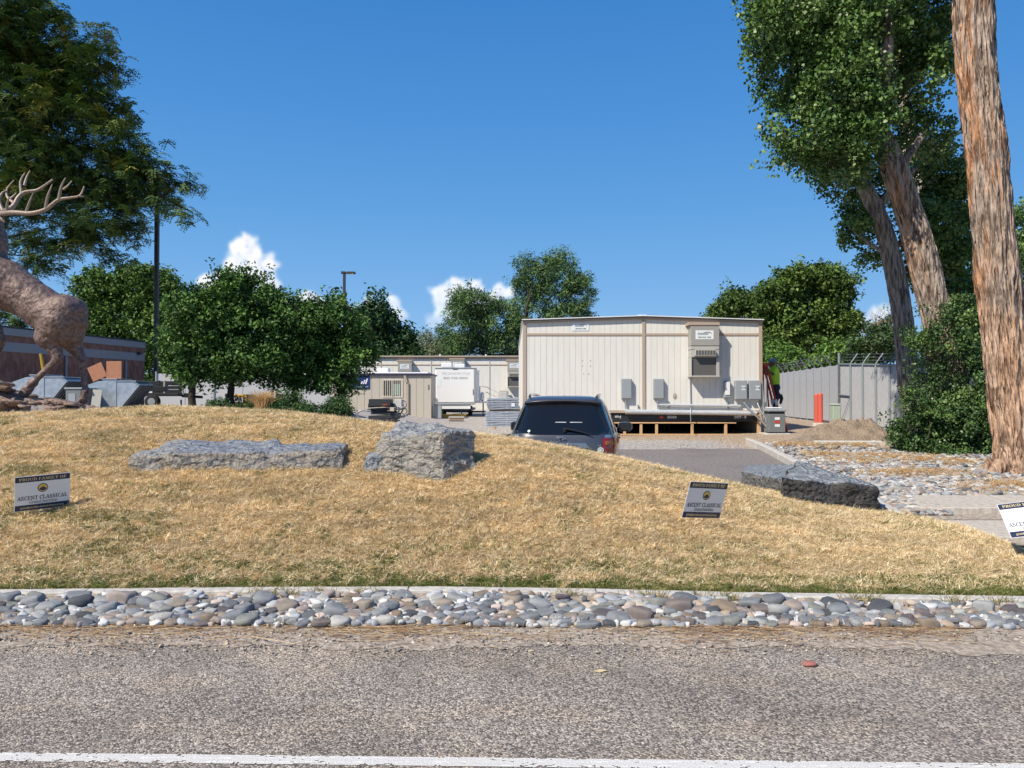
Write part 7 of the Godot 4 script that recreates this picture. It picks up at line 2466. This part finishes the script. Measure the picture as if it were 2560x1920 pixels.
func make_worker() -> void:
	var D := 28.2
	var o := at(1938, 1075, D)
	o.y = ground(o.x, D)
	# stepladder
	var lt := thing("stepladder", "orange-red stepladder leaning against the end of the cream office", "ladder", o)
	var L := func(px: float, py: float, dz: float) -> Vector3: return at(px, py, D) - o + Vector3(0, 0, dz)
	var red := mat(0.60, 0.055, 0.03, 0.5)
	var dz := [0.22, -0.22]
	for s in dz:
		var b: Vector3 = L.call(1953, 1075, s)
		b.y = 0.0
		tb("rail", [b, L.call(1912, 910, s * 0.7)], [0.042], red, lt, 4)
		var b2: Vector3 = L.call(1921, 1075, s)
		b2.y = 0.0
		tb("rear_rail", [b2, L.call(1910, 912, s * 0.7)], [0.03], red, lt, 4)
	for q in 7:
		var u := (q + 0.6) / 8.0
		var c: Vector3 = (L.call(1953, 1072, 0.0) as Vector3).lerp(L.call(1912, 910, 0.0), u)
		bx("rung", c, Vector3(0.07, 0.03, lerpf(0.44, 0.31, u)), 0.006, M.conduit, lt)
	bx("top_cap", L.call(1911, 909, 0.0), Vector3(0.2, 0.05, 0.36), 0.01, red, lt)
	for s in dz:
		bx("label_band", (L.call(1953, 1075, s) as Vector3).lerp(L.call(1912, 910, s * 0.7), 0.42) + Vector3(0.0, 0, 0.0), Vector3(0.1, 0.22, 0.09), 0.005, M.label_white, lt, Basis(Vector3.BACK, 0.24))
	# the worker: standing on the rungs, facing the office, arms raised to the wall
	var t := thing("person", "worker in lime safety shirt and grey hard hat standing on the stepladder", "person", o)
	var z := 0.0
	var P := func(px: float, py: float, d: float) -> Vector3: return L.call(px, py, d)
	var skin := mat(0.16, 0.085, 0.055, 0.55)
	var hip: Vector3 = P.call(1939, 966, 0.0)
	var chest: Vector3 = P.call(1937, 932, 0.0)
	var neck: Vector3 = P.call(1934, 916, 0.0)
	var head: Vector3 = P.call(1932, 909, 0.0)
	var m := 1.0
	var bones := [[hip, chest, 0.125, 0.15], [chest, neck, 0.14, 0.06], [neck, head, 0.055, 0.085], [head + Vector3(-0.02, 0.04, 0), head + Vector3(0.02, 0.05, 0), 0.095, 0.098], [head + Vector3(-0.06, -0.03, 0), head + Vector3(-0.085, -0.05, 0), 0.06, 0.045], [head + Vector3(-0.10, 0.0, 0), head + Vector3(-0.118, -0.015, 0), 0.018, 0.016]]
	for s in [-1.0, 1.0]:
		bones.append([head + Vector3(0.0, 0.01, s * 0.095), head + Vector3(0.01, 0.03, s * 0.1), 0.018, 0.014])
	var shirt := [[hip + Vector3(0, 0.02, 0), chest, 0.15, 0.17], [chest, neck + Vector3(0.01, -0.03, 0), 0.16, 0.09]]
	var jeans := [[hip + Vector3(0, 0.02, -0.07), hip + Vector3(0, -0.04, 0.07), 0.14, 0.14]]
	var boots := []
	for s in [-1.0, 1.0]:
		var sh := chest + Vector3(-0.01, 0.14, s * 0.19)
		var el := sh + Vector3(-0.13, -0.2, s * 0.05)
		var wr := el + Vector3(-0.22, 0.13, -s * 0.04)
		bones.append([sh, el, 0.055, 0.043])
		bones.append([el, wr, 0.042, 0.03])
		bones.append([wr, wr + Vector3(-0.075, 0.03, 0), 0.034, 0.034])
		for q in 4:
			var fb := wr + Vector3(-0.085, 0.045 - 0.02 * q + 0.01, s * 0.005)
			bones.append([fb, fb + Vector3(-0.04, 0.008, 0), 0.0105, 0.01])
			bones.append([fb + Vector3(-0.04, 0.008, 0), fb + Vector3(-0.06, -0.012, -s * 0.012), 0.01, 0.008])
		bones.append([wr + Vector3(-0.03, 0.04, 0), wr + Vector3(-0.06, 0.075, -s * 0.02), 0.012, 0.01])
		shirt.append([chest + Vector3(0, 0.13, s * 0.12), sh, 0.08, 0.082])
		shirt.append([sh, sh.lerp(el, 0.62), 0.078, 0.07])
		var kn: Vector3 = P.call(1938 if s > 0 else 1946, 998 if s > 0 else 985, s * 0.11)
		var an: Vector3 = P.call(1934 if s > 0 else 1955, 1025 if s > 0 else 994, s * 0.11)
		bones.append([hip + Vector3(0, -0.03, s * 0.09), kn, 0.085, 0.06])
		bones.append([kn, an, 0.058, 0.04])
		jeans.append([hip + Vector3(0, -0.03, s * 0.09), kn, 0.105, 0.08])
		jeans.append([kn, an, 0.08, 0.068])
		bones.append([an, an + Vector3(-0.16, -0.05, 0), 0.04, 0.035])
		var toe := Vector3(-0.19, -0.07, 0) if s > 0 else Vector3(-0.02, -0.2, 0)
		boots.append([an + Vector3(0.03, -0.03, 0), an + toe, 0.058, 0.048])
		boots.append([an + Vector3(0, 0.07, 0), an, 0.06, 0.06])
	part("body", flesh(bones, 0.016, 0.03), skin, t)
	part("shirt", flesh(shirt, 0.022, 0.05, 0.008, 8.0), mat(0.46, 0.80, 0.05, 0.8), t)
	part("trousers", flesh(jeans, 0.022, 0.05, 0.008, 8.0), mat(0.025, 0.035, 0.06, 0.9), t)
	part("boots", flesh(boots, 0.02, 0.03), mat(0.03, 0.022, 0.018, 0.8), t)
	var g := Geo.new()
	g.lathe(head + Vector3(0.0, 0.07, 0), [[0.17, -0.012], [0.17, 0.0], [0.128, 0.008], [0.122, 0.05], [0.10, 0.095], [0.06, 0.118], [0.0, 0.125]], 20)
	part("hard_hat", g, mat(0.22, 0.27, 0.33, 0.4), t)

# ---------------------------------------------------------------- things behind the crest on the left
func lamp_pole(label: String, px: float, D: float, top_px: float, w: float, head: bool) -> void:
	var o := on(xat(px, D), D)
	var t := thing("lamp_pole", label, "lamp pole", o, "parking lot lamp poles")
	var h := EYE - (top_px - HORIZON) / FOCAL * D - o.y
	bx("shaft", Vector3(0, h / 2, 0), Vector3(w, h, w), w * 0.12, M.bronze_pole, t)
	bx("base_cover", Vector3(0, 0.06, 0), Vector3(w * 2.0, 0.18, w * 2.0), 0.02, M.bronze_pole, t)
	var arm := bx("arm", Vector3(w * 1.2, h - 0.06, 0), Vector3(w * 2.0, 0.07, 0.07), 0.01, M.bronze_pole, t)
	bx("lamp_head", Vector3(w * 2.6, h - 0.04, 0), Vector3(0.5, 0.12, 0.36), 0.02, M.bronze_pole, t)
	bx("lens", Vector3(w * 2.6, h - 0.105, 0), Vector3(0.38, 0.012, 0.26), 0, M.label_white, arm)
	bx("finial", Vector3(-w * 0.4, h - 0.02, 0), Vector3(w * 1.7, 0.13, w * 1.4), 0.02, M.bronze_pole, t)
	if head:
		bx("reflector_band", Vector3(0, 0.22, 0), Vector3(w + 0.012, 0.10, w + 0.012), 0, mat(0.62, 0.66, 0.06, 0.6), t)

# rooftop cooler standing on the ground: box, angled intake hood on its right with slats
func roof_cooler(label: String, px: float, D: float, base_px: float, k: float) -> void:
	var o := Vector3(xat(px, D), EYE - (base_px - HORIZON) / FOCAL * D, -D)
	var t := thing("rooftop_cooler", label, "cooling unit", o, "rooftop cooling units on the ground")
	t.scale = Vector3.ONE * k
	var m: Material = M.cool_metal
	bx("skid", Vector3(0.1, 0.04, 0), Vector3(2.1, 0.1, 1.1), 0.01, M.label_white, t)
	bx("cabinet", Vector3(-0.1, 0.62, 0), Vector3(0.5, 1.04, 1.1), 0.012, m, t)
	var g := Geo.new()
	g.prism(PackedVector2Array([Vector2(-1.05, 0.12), Vector2(-0.36, 0.12), Vector2(-0.36, 1.1), Vector2(-0.55, 1.08), Vector2(-1.05, 0.9)]), -0.5, 0.5)
	part("tapered_duct", g, m, t)
	g = Geo.new()
	g.prism(PackedVector2Array([Vector2(0.16, 0.14), Vector2(0.36, 0.14), Vector2(1.02, 0.94), Vector2(0.84, 1.06), Vector2(0.16, 1.06)]), -0.55, 0.55)
	var hood := part("intake_hood", g, m, t)
	bx("seam", Vector3(0.155, 0.6, 0.01), Vector3(0.03, 1.0, 1.12), 0.004, M.elec, t)
	bx("hood_cap", Vector3(0.5, 1.085, 0), Vector3(0.78, 0.035, 1.16), 0.006, m, t)
	bx("cabinet_cap", Vector3(-0.1, 1.16, 0), Vector3(0.56, 0.035, 1.16), 0.006, m, t)
	# slats across the sloping mouth
	var dir := Vector3(0.66, 0.8, 0).normalized()
	var nrm := Vector3(0.8, -0.66, 0).normalized()
	var bs := Basis(dir, nrm, dir.cross(nrm))
	bx("mouth", Vector3(0.7, 0.54, 0) + nrm * 0.006, Vector3(1.0, 0.012, 1.04), 0, M.black, t, bs)
	for q in 7:
		bx("slat", Vector3(0.7, 0.54, 0) + nrm * 0.02 + bs.z * (-0.5 + q * 0.166), Vector3(1.0, 0.035, 0.03), 0, M.elec_dark, t, bs)
	g = Geo.new()
	g.tube([Vector3(0.78, 1.04, 0.555), Vector3(1.0, 0.93, 0.555), Vector3(0.36, 0.16, 0.555)], [0.014], 5)
	part("hood_edge", g, M.conduit, hood)

func make_left_yard() -> void:
	rng.seed = 55
	M.cool_metal = tri_mat(tex(256, 0.02, [[0.0, C(0.30, 0.36, 0.43)], [0.5, C(0.40, 0.46, 0.53)], [1.0, C(0.50, 0.55, 0.60)]], 130, FastNoiseLite.TYPE_SIMPLEX, 4), 1.4, 0.4)
	M.cool_metal.metallic = 0.5
	lamp_pole("tall dark bronze lamp pole whose top is lost in the honey locust", 390, 40.6, 470, 0.21, true)
	lamp_pole("distant lamp pole rising above the shade trees", 860, 45.0, 680, 0.15, false)
	roof_cooler("galvanized rooftop cooler behind the elk's forward hind leg", 122, 23.0, 1016, 0.80)
	roof_cooler("galvanized rooftop cooler nearer the lamp pole, slatted hood towards it", 299, 23.0, 1026, 0.80)
	# small condenser and a leaning metal sheet between them
	var o := Vector3(xat(205, 22.4), ground(xat(205, 22.4), 22.4), -22.4)
	var t := thing("condenser_box", "dark grey louvred condenser between the two rooftop coolers", "cooling unit", o)
	var hy := EYE - (973 - HORIZON) / FOCAL * 22.4 - o.y
	bx("cabinet", Vector3(0, hy / 2, 0), Vector3(0.62, hy, 0.6), 0.02, M.elec_dark, t)
	bx("lid", Vector3(0, hy + 0.02, 0), Vector3(0.68, 0.05, 0.66), 0.015, M.elec, t)
	bx("side_panel", Vector3(-0.12, hy * 0.45, 0.305), Vector3(0.2, hy * 0.7, 0.012), 0, M.elec, t)
	var ls := thing("leaning_sheet", "pale metal sheet leaning against the cooler nearer the lamp pole", "metal sheet", Vector3(xat(241, 22.2), ground(xat(241, 22.2), 22.2), -22.2))
	var sh_y := EYE - (976 - HORIZON) / FOCAL * 22.2 - ls.position.y
	bx("sheet", Vector3(0, sh_y / 2, 0), Vector3(0.27, sh_y + 0.05, 0.02), 0.004, mat(0.38, 0.38, 0.34, 0.5), ls, Basis(Vector3.BACK, -0.06) * Basis(Vector3.RIGHT, -0.12))
	# two rust-brown panels behind the coolers
	var brown := tri_mat(tex(256, 0.02, [[0.0, C(0.36, 0.155, 0.085)], [1.0, C(0.44, 0.2, 0.115)]], 131, FastNoiseLite.TYPE_SIMPLEX, 4), 1.0, 0.6)
	for p in [[243, 930, 38, 38, 0.42, "tilted rust-brown panel propped behind the coolers"], [285, 925, 38, 44, 0.0, "upright rust-brown panel beside the dark doorway"]]:
		var D := 28.0
		var c := at(p[0], p[1], D)
		var gy := ground(c.x, D)
		var pn := thing("brown_panel", p[5], "panel", Vector3(c.x, gy, -D), "rust-brown panels")
		var w: float = p[2] / FOCAL * D
		var h: float = p[3] / FOCAL * D
		bx("sheet", Vector3(0, c.y - gy, 0), Vector3(w, h, 0.04), 0.006, brown, pn, Basis(Vector3.BACK, p[4]))
		for s in [-0.3, 0.3]:
			tb("prop", [Vector3(s * w, 0, -0.1), Vector3(s * w, c.y - gy, -0.03)], [0.03], M.steel_black, pn, 6)
	# brick hall
	var a := Vector3(-22.6, 0, -18.0)
	var e := Vector3(-19.3, 0, -40.4)
	var dirv := (e - a)
	var ln := dirv.length()
	var bs := Basis(dirv.normalized(), Vector3.UP, dirv.normalized().cross(Vector3.UP))
	var hall := thing("brick_hall", "low brown brick hall with two grey bands in the shade", "building", (a + e) / 2)
	hall.basis = bs
	hall.position.y = 1.0
	var brick := tri_mat(tex(512, 0.05, [[0.0, C(0.13, 0.062, 0.044)], [0.5, C(0.19, 0.092, 0.066)], [1.0, C(0.25, 0.13, 0.094)]], 132, FastNoiseLite.TYPE_CELLULAR, 1, FastNoiseLite.RETURN_CELL_VALUE, 0.0, 0.4), 3.0, 0.9)
	var band := mat(0.24, 0.245, 0.26, 0.85)
	var z := -2.5
	var outz := 2.5
	for q in [[0.0, 2.78, brick, "wall", 0.0], [2.78, 3.18, band, "band", 0.012], [3.18, 3.45, brick, "wall", 0.0], [3.45, 3.76, band, "parapet", 0.03]]:
		bx(q[3], Vector3(0, (q[0] + q[1]) / 2, z), Vector3(ln + q[4] * 2, q[1] - q[0], outz * 2 + q[4] * 2), 0.01, q[2], hall)
	bx("coping", Vector3(0, 3.80, z), Vector3(ln + 0.1, 0.06, outz * 2 + 0.1), 0.01, M.steel_black, hall)
	bx("door", Vector3(ln / 2 - 3.2, 1.15, 0.012), Vector3(1.5, 2.3, 0.02), 0, M.black, hall)
	for q in 3:
		bx("wall_lamp", Vector3(ln / 2 - 5.0 * q - 0.6, 3.15, 0.1), Vector3(0.18, 0.14, 0.22), 0.02, M.bronze_pole, hall)
	for q in 6:
		bx("downpipe", Vector3(ln / 2 - 4.2 * q - 1.6, 1.4, 0.05), Vector3(0.1, 2.7, 0.08), 0.01, band, hall)
	# yellow loader arm
	var ya := thing("yellow_boom", "slim yellow boom standing aslant before the brick hall", "boom", on(xat(108, 29.0), 29.0))
	tb("boom", [Vector3(0.25, 0, 0), Vector3(-0.1, EYE - (884 - HORIZON) / FOCAL * 29.0 - ya.position.y, 0)], [0.09, 0.07], mat(0.45, 0.28, 0.03, 0.5), ya, 4)
	bx("foot", Vector3(0.25, 0.06, 0), Vector3(0.5, 0.12, 0.4), 0.02, M.steel_black, ya)
	# black utility trailer
	var D := 25.0
	var tr := thing("utility_trailer", "black flatbed utility trailer with mesh gate behind the lamp pole", "trailer", on(xat(400, D), D))
	tr.position.y = EYE - (1019 - HORIZON) / FOCAL * D
	bx("bed", Vector3(0, 0.42, 0), Vector3(1.75, 0.10, 1.3), 0.01, M.steel_black, tr)
	bx("front_board", Vector3(-0.2, 0.66, -0.6), Vector3(1.3, 0.42, 0.05), 0.008, M.steel_black, tr)
	bx("side_board", Vector3(-0.1, 0.60, 0.62), Vector3(1.1, 0.16, 0.04), 0.008, M.steel_black, tr)
	for x in [-0.85, -0.2, 0.25, 0.42]:
		bx("stake", Vector3(x, 0.62, 0.6), Vector3(0.06, 0.5, 0.06), 0.008, M.steel_black if x < 0.4 else M.unit, tr)
	var g := Geo.new()
	g.tube([Vector3(0.5, 0.45, 0.55), Vector3(0.5, 0.7, 0.55), Vector3(0.95, 0.7, 0.5), Vector3(0.98, 0.42, 0.5)], [0.02], 6)
	g.tube([Vector3(0.5, 0.58, 0.55), Vector3(0.96, 0.58, 0.5)], [0.016], 6)
	part("gate", g, M.elec, tr)
	tb("tongue", [Vector3(0.85, 0.38, 0.3), Vector3(1.5, 0.34, 0.3)], [0.05], M.steel_black, tr, 6)
	for x in [-0.55, 0.1]:
		g = Geo.new()
		g.tf = Transform3D(Basis(Vector3.RIGHT, PI / 2), Vector3(x, 0.2, 0.72))
		g.lathe(Vector3.ZERO, [[0.0, -0.09], [0.18, -0.09], [0.23, -0.06], [0.23, 0.06], [0.18, 0.09], [0.0, 0.09]], 20)
		var wh := part("wheel", g, M.rubber, tr)
		g = Geo.new()
		g.tf = Transform3D(Basis(Vector3.RIGHT, PI / 2), Vector3(x, 0.2, 0.815))
		g.lathe(Vector3.ZERO, [[0.12, 0.0], [0.0, 0.01]], 14)
		part("hub", g, M.elec, wh)
	for x in [-0.3, 0.0]:
		bx("marker", Vector3(x * 1.2, 0.5, 0.665), Vector3(0.12, 0.05, 0.01), 0, M.label_white, tr)
	# pale wall behind, low kerb blocks
	var pw := thing("grey_site_wall", "pale grey panel wall seen under the shade trees", "wall", on(xat(540, 36.0), 36.0))
	pw.position.y -= 0.25
	for q in 6:
		bx("wall_panel", Vector3(-2.1 + q * 1.35, 1.0, 0), Vector3(1.33, 2.0, 0.06), 0.008, mat(0.44, 0.45, 0.47, 0.7) if q == 0 else (pw.get_child(0) as MeshInstance3D).mesh.surface_get_material(0), pw)
	for q in 4:
		bx("wall_post", Vector3(-2.78 + q * 2.7, 1.05, 0.06), Vector3(0.06, 2.1, 0.06), 0, M.elec, pw)
	var kb := thing("kerb_block", "low tan concrete kerb behind the lamp pole foot", "kerb", on(xat(420, 21.5), 21.5))
	bx("block", Vector3(0, 0.03, 0), Vector3(1.3, 0.22, 0.25), 0.02, M.conc, kb)
	# yellow generator
	D = 27.5
	var ge := thing("generator", "yellow engine generator under the shade trees with white lettered panel", "generator", on(xat(604, D), D))
	var yl := mat(0.66, 0.36, 0.03, 0.45)
	var top_y := EYE - (986 - HORIZON) / FOCAL * D - ge.position.y
	bx("housing", Vector3(0, top_y - 0.28, 0), Vector3(0.76, 0.56, 0.9), 0.03, yl, ge)
	bx("base", Vector3(0, (top_y - 0.56) / 2, 0), Vector3(0.80, top_y - 0.56, 0.95), 0.02, M.steel_black, ge)
	bx("panel", Vector3(0.06, top_y - 0.19, 0.452), Vector3(0.42, 0.24, 0.01), 0, M.black, ge)
	words("lettering", "CAT", Vector3(0.06, top_y - 0.19, 0.459), 0.17, M.white, ge, Basis(), true, false, 0.36)
	bx("edge", Vector3(-0.40, top_y - 0.3, 0.2), Vector3(0.06, 0.66, 0.5), 0.01, M.steel_black, ge)
	# steel marker stake in the grass by the pole
	var mk := thing("marker_stake", "thin dark stake standing between the lamp pole and the shade trees", "stake", on(xat(453, 19.0), 19.0))
	bx("stake", Vector3(0, 0.13, 0), Vector3(0.035, 0.36, 0.035), 0.004, M.steel_black, mk)
	# scrap pile before the tan trailer
	D = 22.5
	var sc := thing("scrap_pile", "pile of black cases and bent metal scrap in front of the tan trailer", "scrap pile", on(xat(965, D), D))
	sc.position.y = EYE - (1062 - HORIZON) / FOCAL * D
	var lx := func(p: float) -> float: return xat(p, D) - sc.position.x
	var ly := func(p: float) -> float: return EYE - (p - HORIZON) / FOCAL * D - sc.position.y
	var blk := mat(0.03, 0.031, 0.035, 0.55)
	var gry := mat(0.30, 0.31, 0.33, 0.4, 0.5)
	for b in [[954, 1006, 54, 17, 0.0], [940, 1013, 30, 10, 0.05], [970, 1013, 46, 9, -0.03], [946, 1024, 50, 8, 0.06], [960, 1032, 60, 9, -0.05], [955, 1042, 58, 8, 0.03], [962, 1051, 62, 10, 0.0], [985, 1040, 30, 14, 0.1]]:
		bx("case", Vector3(lx.call(b[0]), ly.call(b[1]), rng.randf_range(-0.15, 0.15)), Vector3(b[2] / FOCAL * D, b[3] / FOCAL * D, 0.5), 0.01, blk, sc, Basis(Vector3.BACK, b[4]))
	bx("red_tag", Vector3(lx.call(968), ly.call(1011), 0.42), Vector3(0.13, 0.05, 0.01), 0, mat(0.25, 0.05, 0.02, 0.5), sc)
	bx("crate", Vector3(lx.call(997), ly.call(1012), -0.05), Vector3(0.22, 0.3, 0.4), 0.01, mat(0.55, 0.53, 0.48, 0.7), sc)
	g = Geo.new()
	var lp := []
	for q in 15:
		var u := q / 14.0
		var an := PI * 0.5 + PI * u
		lp.append(Vector3(lx.call(912) + 0.16 * cos(an), ly.call(1036) + 0.12 * sin(an), 0.3))
	lp.push_front(Vector3(lx.call(932), ly.call(1026), 0.3))
	lp.append(Vector3(lx.call(940), ly.call(1046), 0.3))
	g.tube(lp, [0.025], 7)
	part("bent_tube", g, gry, sc)
	for q in 9:
		g = Geo.new()
		var ox: float = lx.call(rng.randf_range(990, 1010))
		var oy: float = ly.call(rng.randf_range(1008, 1048))
		var ring := []
		var r0 := rng.randf_range(0.07, 0.16)
		for k in 13:
			var an := TAU * k / 12.0 * 0.8 + q
			ring.append(Vector3(ox + cos(an) * r0, oy + sin(an) * r0 * 0.8, rng.randf_range(-0.1, 0.25)))
		g.tube(ring, [rng.randf_range(0.01, 0.022)], 6)
		part("hose_coil", g, gry, sc)
	tb("leg", [Vector3(lx.call(985), -0.15, 0.3), Vector3(lx.call(985), ly.call(1040), 0.3)], [0.03], blk, sc)

func _ready() -> void:
	var t0 := Time.get_ticks_msec()
	make_light()
	make_land()
	print("land ", Time.get_ticks_msec() - t0)
	make_boulders()
	make_signs()
	common_materials()
	M.navy_trim = mat(0.03, 0.028, 0.07, 0.5)
	M.navy_sign = mat(0.01, 0.03, 0.16, 0.45)
	M.tan_light = mat(0.58, 0.54, 0.47, 0.6)
	M.dark_glass = mat(0.02, 0.03, 0.028, 0.08)
	M.blind = mat(0.25, 0.36, 0.31, 0.6)
	M.pale_ink = mat(0.36, 0.38, 0.42, 0.6)
	M.bark_pale = mat(0.42, 0.34, 0.27, 0.9)
	make_office()
	make_far_office()
	make_site_office()
	make_restroom()
	make_sheet_stack()
	make_fence()
	print("built ", Time.get_ticks_msec() - t0)
	make_trees()
	print("trees ", Time.get_ticks_msec() - t0)
	make_car()
	make_elk()
	make_worker()
	make_left_yard()
	print("all ", Time.get_ticks_msec() - t0)
